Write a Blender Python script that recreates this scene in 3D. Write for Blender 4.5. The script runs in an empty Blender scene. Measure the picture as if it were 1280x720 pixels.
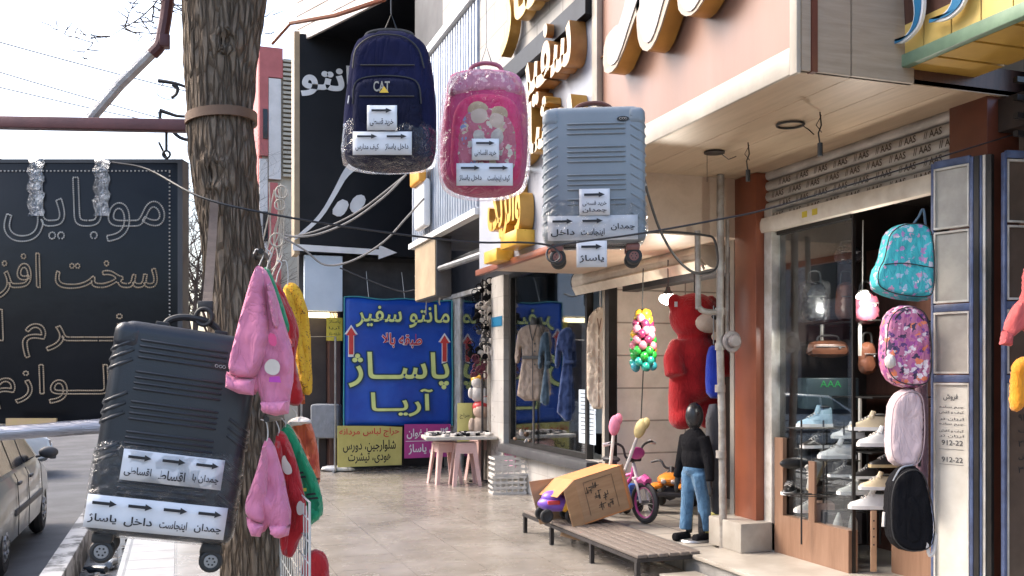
import bpy, bmesh, math, random
from mathutils import Vector, Matrix, Euler, noise
from mathutils.geometry import delaunay_2d_cdt

random.seed(7)
SC = bpy.context.scene
COL = SC.collection
R = math.radians
PI = math.pi

# ------------------------------------------------------------------ camera, sky, sun, exposure
TH = R(19.25)                  # the camera looks this far to the right of the street's direction (+Y)
FPX, EYE, HOR = 1200.0, 1.6, 467.0
CT, ST = math.cos(TH), math.sin(TH)
cam = bpy.data.objects.new('camera', bpy.data.cameras.new('camera'))
COL.objects.link(cam)
cam.location = (0, 0, EYE)
cam.rotation_euler = (R(90), 0, -TH)
cam.data.lens = 36 * FPX / 1280
cam.data.sensor_width = 36
cam.data.shift_y = (HOR - 360) / 1280
cam.data.clip_start = .05
cam.data.clip_end = 3000
SC.camera = cam

SUN_DIR = Vector((-.62, .42, .72)).normalized()      # towards the sun: ahead, over the street
world = bpy.data.worlds.new('World')
SC.world = world
world.use_nodes = True
nt = world.node_tree
sky = nt.nodes.new('ShaderNodeTexSky')
sky.sky_type = 'NISHITA'
sky.sun_disc = False
sky.sun_elevation = math.asin(SUN_DIR.z)
sky.sun_rotation = math.atan2(SUN_DIR.x, SUN_DIR.y)
sky.air_density = 1.0
sky.dust_density = 4.5
sky.ozone_density = 1.0
nt.links.new(sky.outputs[0], nt.nodes['Background'].inputs[0])
nt.nodes['Background'].inputs[1].default_value = .15
sun = bpy.data.objects.new('sun', bpy.data.lights.new('sun', 'SUN'))
COL.objects.link(sun)
sun.data.energy = .6
sun.data.angle = R(28)
sun.data.color = (1, .95, .88)
sun.rotation_euler = (-SUN_DIR).to_track_quat('-Z', 'Y').to_euler()
sun.location = (0, 0, 30)
SC.view_settings.view_transform = 'Standard'
SC.view_settings.look = 'None'
SC.view_settings.exposure = 2.0
SC.view_settings.gamma = 1
SC.view_settings.use_curve_mapping = False
try:
    SC.cycles.use_denoising = True
    SC.cycles.max_bounces = 8
    SC.cycles.transparent_max_bounces = 16
    SC.cycles.caustics_reflective = False
    SC.cycles.caustics_refractive = False
    SC.cycles.sample_clamp_indirect = 6
except Exception:
    pass

# ------------------------------------------------------------------ where things stand
def P(px, py, d):
    """point seen at pixel (px, py) of the photograph, d metres deep"""
    l = (px - 640) / FPX * d
    return Vector((l * CT + d * ST, -l * ST + d * CT, EYE + (HOR - py) / FPX * d))
def onX(px, py, X):
    t = (px - 640) / FPX
    Y = X * (CT - t * ST) / (ST + t * CT)
    return Vector((X, Y, EYE + (HOR - py) / FPX * (X * ST + Y * CT)))
def onY(px, py, Y):
    t = (px - 640) / FPX
    X = Y * (ST + t * CT) / (CT - t * ST)
    return Vector((X, Y, EYE + (HOR - py) / FPX * (X * ST + Y * CT)))
def onZ(px, py, z):
    return P(px, py, (EYE - z) * FPX / (py - HOR))

# ------------------------------------------------------------------ objects
def setp(o, label=None, cat=None, group=None, kind=None):
    if label: o['label'] = label
    if cat: o['category'] = cat
    if group: o['group'] = group
    if kind: o['kind'] = kind
    return o
def thing(name, label, cat, loc=(0, 0, 0), rz=0, group=None, roll=0, rx=0):
    o = bpy.data.objects.new(name, None)
    o.empty_display_size = .1
    COL.objects.link(o)
    o.location = loc
    o.rotation_euler = (rx, roll, rz)
    return setp(o, label, cat, group)
def faced(name, label, cat, px, py, d, turn=0, group=None, roll=0, rx=0):
    """an Empty at that pixel and depth, its local x to the right, z up, y away; turn yaws it"""
    return thing(name, label, cat, P(px, py, d), -TH + turn, group, roll, rx)
def wmat(o):
    m = o.matrix_basis.copy()
    while o.parent:
        o = o.parent
        m = o.matrix_basis @ m
    return m
def dup(root, loc=None, rz=None, label=None, parent=None):
    c = root.copy()
    COL.objects.link(c)
    c.parent = parent
    for ch in list(root.children):
        dup(ch, parent=c)
    if loc is not None: c.location = loc
    if rz is not None: c.rotation_euler.z = rz
    if label: c['label'] = label
    return c

# ------------------------------------------------------------------ shapes
def chaikin(p, n=2, closed=True):
    p = [Vector(q) for q in p]
    for _ in range(n):
        q = []
        m = len(p)
        for i in range(m if closed else m - 1):
            a, b = p[i], p[(i + 1) % m]
            q += [a * .75 + b * .25, a * .25 + b * .75]
        if not closed: q = [p[0]] + q + [p[-1]]
        p = q
    return p
def rrect(w, h, r, n=5, cx=0, cz=0):
    r = min(r, w / 2 - 1e-4, h / 2 - 1e-4)
    out = []
    for (sx, sz, a0) in ((1, 1, 0), (-1, 1, 90), (-1, -1, 180), (1, -1, 270)):
        for k in range(n + 1):
            a = R(a0 + 90 * k / n)
            out.append(Vector((cx + sx * (w / 2 - r) + r * math.cos(a), cz + sz * (h / 2 - r) + r * math.sin(a))))
    return out
def curve_pts(p, n=6):
    """Catmull-Rom through the points"""
    p = [Vector(q) for q in p]
    if len(p) < 3: return p
    q = [p[0] * 2 - p[1]] + p + [p[-1] * 2 - p[-2]]
    out = []
    for i in range(1, len(q) - 2):
        for k in range(n):
            t = k / n
            a, b, c, d = q[i - 1], q[i], q[i + 1], q[i + 2]
            out.append(.5 * ((2 * b) + (-a + c) * t + (2 * a - 5 * b + 4 * c - d) * t * t + (-a + 3 * b - 3 * c + d) * t ** 3))
    return out + [p[-1]]
def sag(a, b, s, n=14):
    a, b = Vector(a), Vector(b)
    return [a.lerp(b, i / n) - Vector((0, 0, s * 4 * (i / n) * (1 - i / n))) for i in range(n + 1)]

SHAPES = {}
ISO = {'ا': 'FE8D FE8E', 'آ': 'FE81 FE82', 'ب': 'FE8F FE90 FE91 FE92', 'پ': 'FB56 FB57 FB58 FB59', 'ت': 'FE95 FE96 FE97 FE98',
       'ج': 'FE9D FE9E FE9F FEA0', 'چ': 'FB7A FB7B FB7C FB7D', 'ح': 'FEA1 FEA2 FEA3 FEA4', 'خ': 'FEA5 FEA6 FEA7 FEA8',
       'د': 'FEA9 FEAA', 'ر': 'FEAD FEAE', 'ز': 'FEAF FEB0', 'ژ': 'FB8A FB8B', 'س': 'FEB1 FEB2 FEB3 FEB4', 'ش': 'FEB5 FEB6 FEB7 FEB8',
       'ط': 'FEC1 FEC2 FEC3 FEC4', 'غ': 'FECD FECE FECF FED0', 'ف': 'FED1 FED2 FED3 FED4', 'ق': 'FED5 FED6 FED7 FED8',
       'ک': 'FB8E FB8F FB90 FB91', 'گ': 'FB92 FB93 FB94 FB95', 'ل': 'FEDD FEDE FEDF FEE0', 'م': 'FEE1 FEE2 FEE3 FEE4',
       'ن': 'FEE5 FEE6 FEE7 FEE8', 'و': 'FEED FEEE', 'ه': 'FEE9 FEEA FEEB FEEC', 'ی': 'FBFC FBFD FBFE FBFF', 'ـ': '0640 0640 0640 0640'}
ISO = {k: [chr(int(x, 16)) for x in v.split()] for k, v in ISO.items()}
def shape(s):
    """joined Persian letter forms, set out left to right"""
    if not any(c in ISO for c in s): return s
    out, i, prev = [], 0, False
    while i < len(s):
        c = s[i]
        if c == 'ل' and i + 1 < len(s) and s[i + 1] == 'ا':
            out.append(chr(0xFEFC if prev else 0xFEFB)); prev = False; i += 2; continue
        f = ISO.get(c)
        if not f:
            out.append(c); prev = False; i += 1; continue
        nxt = i + 1 < len(s) and s[i + 1] in ISO
        dual = len(f) == 4
        if prev and nxt and dual: g = f[3]
        elif prev: g = f[1]
        elif nxt and dual: g = f[2]
        else: g = f[0]
        out.append(g); prev = dual; i += 1
    return ''.join(reversed(out))
def text_mesh(s, extrude=0, offset=0, fill=True, res=3):
    key = (s, extrude, offset, fill, res)
    if key in SHAPES: return SHAPES[key]
    c = bpy.data.curves.new('t', 'FONT')
    c.body = shape(s)
    c.extrude, c.offset, c.resolution_u = extrude, offset, res
    if not fill: c.fill_mode = 'NONE'
    o = bpy.data.objects.new('t', c)
    COL.objects.link(o)
    bpy.context.view_layer.update()
    dg = bpy.context.evaluated_depsgraph_get()
    m = bpy.data.meshes.new_from_object(o.evaluated_get(dg))
    v = [tuple(x.co) for x in m.vertices]
    f = [tuple(p.vertices) for p in m.polygons]
    e = [tuple(p.vertices) for p in m.edges]
    bpy.data.objects.remove(o); bpy.data.curves.remove(c); bpy.data.meshes.remove(m)
    SHAPES[key] = (v, f, e)
    return SHAPES[key]
def islands(n, faces):
    par = list(range(n))
    def find(a):
        while par[a] != a:
            par[a] = par[par[a]]; a = par[a]
        return a
    for f in faces:
        r = find(f[0])
        for k in f[1:]: par[find(k)] = r
    return [find(i) for i in range(n)]

class G:
    """collects shapes, then links them as ONE mesh object"""
    def __init__(s): s.bm = bmesh.new()
    def _add(s, vs, fs):
        bv = [s.bm.verts.new(v) for v in vs]
        for f in fs:
            try: s.bm.faces.new([bv[i] for i in f])
            except ValueError: pass
        return bv
    def box(s, c, d, b=0, rz=0, m=None):
        x, y, z = d[0] / 2, d[1] / 2, d[2] / 2
        vs = [Vector((i, j, k)) for i in (-x, x) for j in (-y, y) for k in (-z, z)]
        rm = Matrix.Rotation(rz, 3, 'Z') if m is None else m
        bv = s._add([rm @ v + Vector(c) for v in vs],
                    [(0, 1, 3, 2), (4, 6, 7, 5), (0, 4, 5, 1), (2, 3, 7, 6), (0, 2, 6, 4), (1, 5, 7, 3)])
        if b:
            ed = {e for v in bv for e in v.link_edges}
            bmesh.ops.bevel(s.bm, geom=list(ed), offset=b, segments=2, affect='EDGES', profile=.5)
        return s
    def bb(s, x0, x1, y0, y1, z0, z1, b=0):
        return s.box(((x0 + x1) / 2, (y0 + y1) / 2, (z0 + z1) / 2), (x1 - x0, y1 - y0, z1 - z0), b)
    def tube(s, pts, r, seg=8, closed=False, cap=True):
        pts = [Vector(p) for p in pts]
        n = len(pts)
        rs = r if isinstance(r, (list, tuple)) else [r] * n
        if len(rs) != n: rs = [rs[0] + (rs[-1] - rs[0]) * i / (n - 1) for i in range(n)]
        up = None
        rings = []
        for i, p in enumerate(pts):
            a = pts[(i - 1) % n] if (closed or i) else p
            b = pts[(i + 1) % n] if (closed or i < n - 1) else p
            t = (b - a)
            if t.length < 1e-9: t = Vector((0, 0, 1))
            t.normalize()
            if up is None:
                up = t.cross(Vector((0, 0, 1)))
                if up.length < .1: up = t.cross(Vector((1, 0, 0)))
            up = up - t * up.dot(t)
            up.normalize()
            w = t.cross(up)
            rings.append([s.bm.verts.new(p + (up * math.cos(2 * PI * k / seg) + w * math.sin(2 * PI * k / seg)) * rs[i]) for k in range(seg)])
        for i in range(n if closed else n - 1):
            A, B = rings[i], rings[(i + 1) % n]
            for k in range(seg):
                try: s.bm.faces.new((A[k], A[(k + 1) % seg], B[(k + 1) % seg], B[k]))
                except ValueError: pass
        if cap and not closed:
            s.bm.faces.new(list(reversed(rings[0])))
            s.bm.faces.new(rings[-1])
        return s
    def ring(s, c, r, tr, axis='y', seg=24, ts=8, m=None):
        pts = []
        for k in range(seg):
            a = 2 * PI * k / seg
            u, w = r * math.cos(a), r * math.sin(a)
            v = Vector((u, 0, w)) if axis == 'y' else Vector((0, u, w)) if axis == 'x' else Vector((u, w, 0))
            if m: v = m @ v
            pts.append(Vector(c) + v)
        return s.tube(pts, tr, ts, closed=True)
    def disc(s, c, r, t, axis='y', seg=20, b=0):
        c = Vector(c)
        ax = {'x': Vector((1, 0, 0)), 'y': Vector((0, 1, 0)), 'z': Vector((0, 0, 1))}[axis] if isinstance(axis, str) else axis
        if b:
            return s.tube([c - ax * t / 2, c - ax * (t / 2 - .0001), c - ax * (t / 2 - b), c + ax * (t / 2 - b), c + ax * (t / 2 - .0001), c + ax * t / 2], [r - b, r - b, r, r, r - b, r - b], seg)
        return s.tube([c - ax * t / 2, c + ax * t / 2], r, seg)
    def prism(s, poly, y0, y1):
        """polygon (x, z) pushed from y0 to y1"""
        n = len(poly)
        a = [s.bm.verts.new((p[0], y0, p[1])) for p in poly]
        b = [s.bm.verts.new((p[0], y1, p[1])) for p in poly]
        s.bm.faces.new(a); s.bm.faces.new(list(reversed(b)))
        for i in range(n):
            s.bm.faces.new((a[i], b[i], b[(i + 1) % n], a[(i + 1) % n]))
        return s
    def slab(s, pts, off):
        """3-D polygon pushed along a vector"""
        off = Vector(off)
        a = [s.bm.verts.new(Vector(p)) for p in pts]
        b = [s.bm.verts.new(Vector(p) + off) for p in pts]
        n = len(pts)
        s.bm.faces.new(a); s.bm.faces.new(list(reversed(b)))
        for i in range(n):
            s.bm.faces.new((a[i], b[i], b[(i + 1) % n], a[(i + 1) % n]))
        return s
    def ell(s, c, r, seg=14, rings=9, m=None):
        if not isinstance(r, (list, tuple)): r = (r, r, r)
        c = Vector(c)
        vs, fs = [], []
        for i in range(rings + 1):
            a = PI * i / rings
            for k in range(seg):
                b = 2 * PI * k / seg
                v = Vector((r[0] * math.sin(a) * math.cos(b), r[1] * math.sin(a) * math.sin(b), r[2] * math.cos(a)))
                vs.append((m @ v if m else v) + c)
        for i in range(rings):
            for k in range(seg):
                fs.append((i * seg + k, (i + 1) * seg + k, (i + 1) * seg + (k + 1) % seg, i * seg + (k + 1) % seg))
        s._add(vs, fs)
        return s
    def loops(s, rings, cap=True):
        rr = [[s.bm.verts.new(p) for p in r] for r in rings]
        n = len(rr[0])
        for A, B in zip(rr, rr[1:]):
            for k in range(n):
                s.bm.faces.new((A[k], A[(k + 1) % n], B[(k + 1) % n], B[k]))
        if cap:
            s.bm.faces.new(list(reversed(rr[0]))); s.bm.faces.new(rr[-1])
        return s
    def rbox(s, w, h, d, r, e=.03, c=(0, 0, 0), n=6, bulge=0, prof=None):
        """soft-edged case: rounded rectangle in x, z; depth along y; edges rounded by e"""
        prof = prof or [(0, 1), (.07, .62), (.3, .28), (.65, .07), (1, 0)]
        rings = []
        seq = [(-d / 2 + e * a, e * b) for a, b in prof] + [(d / 2 - e * a, e * b) for a, b in reversed(prof)]
        for y, i in seq:
            rings.append([Vector((c[0] + p.x, c[1] + y, c[2] + p.y)) for p in rrect(w - 2 * i, h - 2 * i, max(r - i, .004), n)])
        if bulge:
            rings.insert(0, [Vector((c[0] + (p.x - c[0]) * .5, p.y - bulge, c[2] + (p.z - c[2]) * .5)) for p in rings[0]])
        return s.loops(rings)
    def puffy(s, poly, T, Rd, y0=0, res=.02, Tb=None, wr=0, ws=8, seed=0, lean=None, cover=None):
        """soft cloth-like body inside an (x, z) outline: thickness T towards the viewer, edge radius Rd"""
        Tb = T * .5 if Tb is None else Tb
        poly = [Vector((p[0], p[1])) for p in poly]
        b = []
        for i in range(len(poly)):
            p, q = poly[i], poly[(i + 1) % len(poly)]
            k = max(1, int((q - p).length / res))
            b += [p.lerp(q, j / k) for j in range(k)]
        nb = len(b)
        xs = [p.x for p in b]; zs = [p.y for p in b]
        def dist(p):
            d = 9
            for i in range(nb):
                a, c = b[i], b[(i + 1) % nb]
                ac = c - a
                t = max(0, min(1, (p - a).dot(ac) / (ac.length_squared + 1e-12)))
                d = min(d, (p - a - ac * t).length)
            return d
        def inside(p):
            w = False
            for i in range(nb):
                a, c = b[i], b[(i + 1) % nb]
                if (a.y > p.y) != (c.y > p.y) and p.x < (c.x - a.x) * (p.y - a.y) / (c.y - a.y) + a.x: w = not w
            return w
        pts = list(b)
        ny = int((max(zs) - min(zs)) / res) + 1
        nx = int((max(xs) - min(xs)) / res) + 1
        for j in range(ny):
            for i in range(nx):
                p = Vector((min(xs) + (i + (.5 if j % 2 else 0)) * res, min(zs) + j * res))
                if inside(p) and dist(p) > res * .45: pts.append(p)
        vo, _, fo, *_ = delaunay_2d_cdt(pts, [(i, (i + 1) % nb) for i in range(nb)], [], 1, 1e-6)
        fr, bk = [], []
        for i, p in enumerate(vo):
            dd = dist(p)
            t = min(1, dd / Rd)
            h = math.sqrt(max(0, 1 - (1 - t) ** 2.6))
            e = 0 if dd < 1e-5 else 1
            nz = 1.2 * (.35 - abs(noise.noise(Vector((p.x * ws + seed, p.y * ws * .28 + p.x * 2, seed * 1.7))))) + .5 * noise.noise(Vector((p.x * ws * 2.3, p.y * ws, seed)))
            nz += .35 * (.3 - abs(noise.noise(Vector((p.x * ws * 2.7 + 3, p.y * ws * .8 - p.x * ws, seed * 2.3)))))
            y = y0 + (lean(p) if lean else 0)
            fr.append(s.bm.verts.new((p.x, y - T * h - wr * nz * h * e, p.y)))
            bk.append(s.bm.verts.new((p.x, y + Tb * h, p.y)) if e else fr[-1])
        for f in fo:
            a, b_, c = [vo[k] for k in f]
            ccw = (b_ - a).x * (c - a).y - (b_ - a).y * (c - a).x > 0
            ff = f if ccw else list(reversed(f))
            for L, o in ((fr, ff), (bk, list(reversed(ff)))):
                vv = [L[k] for k in o]
                if len(set(vv)) == 3:
                    try: s.bm.faces.new(vv)
                    except ValueError: pass
        return s
    def text(s, st, cx, cz, w=None, h=None, y=0, ext=0, off=0, rot=0, res=3):
        """lettering centred at (cx, cz), facing -y, fitted to w x h"""
        v, f, _ = text_mesh(st, 0, off, True, res)
        if not v: return s
        v0 = text_mesh(st, 0, 0, True, res)[0]
        x0, x1 = min(p[0] for p in v0), max(p[0] for p in v0)
        z0, z1 = min(p[1] for p in v0), max(p[1] for p in v0)
        kx = w / (x1 - x0) if w else None
        kz = h / (z1 - z0) if h else kx
        kx = kx or kz
        isl = islands(len(v), f)
        ids = {q: i for i, q in enumerate(sorted(set(isl)))}
        cr, sr = math.cos(rot), math.sin(rot)
        vs = []
        for p, q in zip(v, isl):
            a, b = (p[0] - (x0 + x1) / 2) * kx, (p[1] - (z0 + z1) / 2) * kz
            vs.append((cx + a * cr - b * sr, y - (ids[q] % 4) * .0004, cz + a * sr + b * cr))
        if not ext:
            s._add(vs, f)
        else:
            n = len(vs)
            cnt = {}
            for ff in f:
                for i in range(len(ff)):
                    a, b = ff[i], ff[(i + 1) % len(ff)]
                    cnt[(a, b)] = cnt.get((a, b), 0) + 1
            fs = list(f) + [tuple(n + i for i in reversed(ff)) for ff in f]
            for (a, b) in cnt:
                if (b, a) not in cnt: fs.append((b, a, n + a, n + b))
            s._add(vs + [(p[0], p[1] + ext, p[2]) for p in vs], fs)
        return s
    def arrow(s, cx, cz, w, h, y, up=False):
        p = [(-.5, -.22), (.2, -.22), (.2, -.5), (.5, 0), (.2, .5), (.2, .22), (-.5, .22)]
        if up: p = [(-b, a) for a, b in p]; 
        q = [(cx + a * w, cz + b * h) for a, b in p]
        s._add([(a, y, b) for a, b in q], [tuple(range(len(q)))])
        return s
    def patch(s, poly, y):
        s._add([(p[0], y, p[1]) for p in poly], [tuple(range(len(poly)))])
        return s
    def move(s, m):
        bmesh.ops.transform(s.bm, matrix=m, verts=s.bm.verts)
        return s
    def build(s, name, mat, parent=None, world=False, ang=35, recalc=True):
        if recalc: bmesh.ops.recalc_face_normals(s.bm, faces=s.bm.faces)
        if world and parent is not None:
            s.bm.transform(wmat(parent).inverted())
        me = bpy.data.meshes.new(name)
        s.bm.to_mesh(me); s.bm.free()
        if mat is not None:
            for m in (mat if isinstance(mat, (list, tuple)) else [mat]): me.materials.append(m)
        if ang:
            me.shade_smooth()
            me.set_sharp_from_angle(angle=R(ang))
        o = bpy.data.objects.new(name, me)
        COL.objects.link(o)
        if parent is not None: o.parent = parent
        return o
def struct(name, g, mat):
    return setp(g.build(name, mat), kind='structure')
def evaluated(o, *mods):
    """apply modifiers without operators: mods are (type, {settings})"""
    for t, kw in mods:
        m = o.modifiers.new(t, t)
        for k, v in kw.items(): setattr(m, k, v)
    bpy.context.view_layer.update()
    dg = bpy.context.evaluated_depsgraph_get()
    me = bpy.data.meshes.new_from_object(o.evaluated_get(dg))
    o.modifiers.clear()
    old = o.data
    o.data = me
    me.name = old.name
    bpy.data.meshes.remove(old)
    me.shade_smooth()
    return o
def blobs(name, mat, parent, ells, voxel=.02, smooth=6, tubes=(), world=False):
    """one continuous body grown from overlapping ellipsoids and tapered tubes"""
    g = G()
    for e in ells:
        g.ell(e[0], e[1], 16, 10, e[2] if len(e) > 2 else None)
    for t in tubes: g.tube(t[0], t[1], 10)
    o = g.build(name, mat, parent, world)
    evaluated(o, ('REMESH', dict(mode='VOXEL', voxel_size=voxel)), ('SMOOTH', dict(factor=.5, iterations=smooth)))
    if not len(o.data.materials): o.data.materials.append(mat)
    return o

# ------------------------------------------------------------------ materials
def C(r, g, b):
    return tuple(((v / 255) / 12.92 if v / 255 <= .04045 else ((v / 255 + .055) / 1.055) ** 2.4) for v in (r, g, b))
def _new(name):
    m = bpy.data.materials.new(name)
    m.use_nodes = True
    n = m.node_tree.nodes
    return m, n, m.node_tree.links, n['Principled BSDF']
def vec(n, l, axes=None, scale=(1, 1, 1), rot=0):
    tc = n.new('ShaderNodeTexCoord')
    out = tc.outputs['Object']
    if axes:
        se = n.new('ShaderNodeSeparateXYZ'); l.new(out, se.inputs[0])
        co = n.new('ShaderNodeCombineXYZ')
        for i, a in enumerate(axes): l.new(se.outputs['xyz'.index(a)], co.inputs[i])
        out = co.outputs[0]
    mp = n.new('ShaderNodeMapping')
    mp.inputs['Scale'].default_value = scale
    mp.inputs['Rotation'].default_value = (0, 0, rot)
    l.new(out, mp.inputs[0])
    return mp.outputs[0]
def noise_n(n, l, v, scale, detail=4, rough=.6, dist=0):
    t = n.new('ShaderNodeTexNoise')
    t.inputs['Scale'].default_value = scale
    t.inputs['Detail'].default_value = detail
    t.inputs['Roughness'].default_value = rough
    t.inputs['Distortion'].default_value = dist
    l.new(v, t.inputs['Vector'])
    return t.outputs['Fac']
def ramp(n, l, f, stops):
    r = n.new('ShaderNodeValToRGB')
    e = r.color_ramp.elements
    while len(e) < len(stops): e.new(.5)
    for x, (p, c) in zip(e, stops):
        x.position = p; x.color = (*c, 1)
    l.new(f, r.inputs[0])
    return r.outputs[0]
def bumpn(n, l, bs, f, st, dist=.01):
    b = n.new('ShaderNodeBump')
    b.inputs['Strength'].default_value = st
    b.inputs['Distance'].default_value = dist
    l.new(f, b.inputs['Height'])
    l.new(b.outputs[0], bs.inputs['Normal'])
    return b
def mix(n, l, fac, a, b, mode='MIX'):
    x = n.new('ShaderNodeMix'); x.data_type = 'RGBA'; x.blend_type = mode
    for i, v in ((0, fac), (6, a), (7, b)):
        if hasattr(v, 'links'): l.new(v, x.inputs[i])
        else: x.inputs[i].default_value = v if i == 0 else (*v, 1)
    return x.outputs[2]
def mat(name, c, c2=None, scale=5, rough=.6, metal=0, bump=.15, bscale=60, spec=.5, coat=0, stretch=(1, 1, 1), emit=0, sheen=0, dist=.005, lo=.38, hi=.68):
    m, n, l, b = _new(name)
    c2 = c2 or tuple(x * .78 for x in c)
    v = vec(n, l, scale=stretch)
    f = noise_n(n, l, v, scale, 5)
    l.new(ramp(n, l, f, [(lo, c2), (hi, c)]), b.inputs['Base Color'])
    f2 = noise_n(n, l, v, scale * 2.7, 3)
    mr = n.new('ShaderNodeMapRange')
    mr.inputs['To Min'].default_value = max(.02, rough - .08); mr.inputs['To Max'].default_value = min(1, rough + .1)
    l.new(f2, mr.inputs[0]); l.new(mr.outputs[0], b.inputs['Roughness'])
    b.inputs['Metallic'].default_value = metal
    b.inputs['Specular IOR Level'].default_value = spec
    b.inputs['Coat Weight'].default_value = coat
    b.inputs['Sheen Weight'].default_value = sheen
    if bump: bumpn(n, l, b, noise_n(n, l, v, bscale, 4), bump, dist)
    if emit:
        b.inputs['Emission Color'].default_value = (*c, 1)
        b.inputs['Emission Strength'].default_value = emit
    return m
def crumple(n, l, b, v, weave, bump, scale=15, amt=.7):
    """weave plus soft creases"""
    mp = n.new('ShaderNodeMapping'); mp.inputs['Scale'].default_value = (1, 1, .42); mp.inputs['Rotation'].default_value = (0, .3, .2)
    l.new(v, mp.inputs[0])
    f = noise_n(n, l, mp.outputs[0], scale, 3, .5, 1.2)
    sb = n.new('ShaderNodeMath'); sb.operation = 'SUBTRACT'; sb.inputs[1].default_value = .5; l.new(f, sb.inputs[0])
    ab = n.new('ShaderNodeMath'); ab.operation = 'ABSOLUTE'; l.new(sb.outputs[0], ab.inputs[0])
    pw = n.new('ShaderNodeMath'); pw.operation = 'POWER'; pw.inputs[1].default_value = .6; l.new(ab.outputs[0], pw.inputs[0])
    b1 = n.new('ShaderNodeBump'); b1.inputs['Strength'].default_value = amt; b1.inputs['Distance'].default_value = .016
    l.new(pw.outputs[0], b1.inputs['Height'])
    b2 = bumpn(n, l, b, weave, bump, .002)
    l.new(b1.outputs[0], b2.inputs['Normal'])
def fabric(name, c, c2=None, scale=6, fine=420, bump=.25):
    m, n, l, b = _new(name)
    c2 = c2 or tuple(x * .7 for x in c)
    v = vec(n, l)
    f = noise_n(n, l, v, scale, 5)
    col = ramp(n, l, f, [(.3, c2), (.7, c)])
    l.new(col, b.inputs['Base Color'])
    b.inputs['Roughness'].default_value = .9
    b.inputs['Specular IOR Level'].default_value = .2 if max(c) > .1 else .1
    b.inputs['Sheen Weight'].default_value = .2 if max(c) > .1 else 0
    crumple(n, l, b, v, noise_n(n, l, v, fine, 2), bump)
    return m
def bricks(name, c1, c2, cm, w, h, ms, axes='xyz', rough=.4, off=.5, spec=.5, dirt=.25, bump=.4, nscale=1.6, spread=0):
    m, n, l, b = _new(name)
    v = vec(n, l, axes)
    t = n.new('ShaderNodeTexBrick')
    t.inputs['Color1'].default_value = (*c1, 1); t.inputs['Color2'].default_value = (*c2, 1); t.inputs['Mortar'].default_value = (*cm, 1)
    t.inputs['Scale'].default_value = 1; t.inputs['Brick Width'].default_value = w; t.inputs['Row Height'].default_value = h
    t.inputs['Mortar Size'].default_value = ms; t.offset = off
    l.new(v, t.inputs['Vector'])
    f = noise_n(n, l, v, nscale, 6, .65)
    g = tuple(1 - dirt * k for k in (1, 1.05, 1.15))
    dc = ramp(n, l, f, [(.35, g), (.62, (1, 1, 1))])
    l.new(mix(n, l, 1.0, t.outputs['Color'], dc, 'MULTIPLY'), b.inputs['Base Color'])
    f2 = noise_n(n, l, v, nscale * 3, 5)
    mr = n.new('ShaderNodeMapRange')
    mr.inputs['To Min'].default_value = max(.03, rough - .12 - spread); mr.inputs['To Max'].default_value = rough + .15
    l.new(f2, mr.inputs[0]); l.new(mr.outputs[0], b.inputs['Roughness'])
    b.inputs['Specular IOR Level'].default_value = spec
    inv = n.new('ShaderNodeMath'); inv.operation = 'SUBTRACT'; inv.inputs[0].default_value = 1
    l.new(t.outputs['Fac'], inv.inputs[1])
    bumpn(n, l, b, inv.outputs[0], bump, .003)
    return m
def grain(name, c1, c2, axes='xyz', scale=3, stretch=(1, 14, 1), rough=.5, bump=.1):
    m, n, l, b = _new(name)
    v = vec(n, l, axes, stretch)
    f = noise_n(n, l, v, scale, 8, .7, .6)
    l.new(ramp(n, l, f, [(.3, c2), (.5, tuple((a + d) / 2 for a, d in zip(c1, c2))), (.7, c1)]), b.inputs['Base Color'])
    b.inputs['Roughness'].default_value = rough
    bumpn(n, l, b, f, bump, .003)
    return m
def clear(name, tint=(1, 1, 1), rough=.03, fac=.85, bscale=0, bump=0, spec_col=(1, 1, 1), k=1.0):
    """clear sheet: see-through with a fresnel sheen"""
    m, n, l, b = _new(name)
    n.remove(b)
    out = n['Material Output']
    tr = n.new('ShaderNodeBsdfTransparent'); tr.inputs[0].default_value = (*tint, 1)
    gl = n.new('ShaderNodeBsdfGlossy'); gl.inputs['Roughness'].default_value = rough
    gl.inputs['Color'].default_value = (*spec_col, 1)
    fr = n.new('ShaderNodeFresnel'); fr.inputs['IOR'].default_value = 1.5
    mx = n.new('ShaderNodeMixShader')
    ad = n.new('ShaderNodeMath'); ad.operation = 'MULTIPLY_ADD'; ad.use_clamp = True; ad.inputs[1].default_value = k; ad.inputs[2].default_value = 1 - fac
    l.new(fr.outputs[0], ad.inputs[0]); l.new(ad.outputs[0], mx.inputs[0])
    l.new(tr.outputs[0], mx.inputs[1]); l.new(gl.outputs[0], mx.inputs[2]); l.new(mx.outputs[0], out.inputs[0])
    if bump:
        v = vec(n, l)
        bn = n.new('ShaderNodeBump'); bn.inputs['Strength'].default_value = bump; bn.inputs['Distance'].default_value = .02
        l.new(noise_n(n, l, v, bscale, 4, .6, 1.5), bn.inputs['Height'])
        for q in (gl, fr): l.new(bn.outputs[0], q.inputs['Normal'])
    return m
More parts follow.
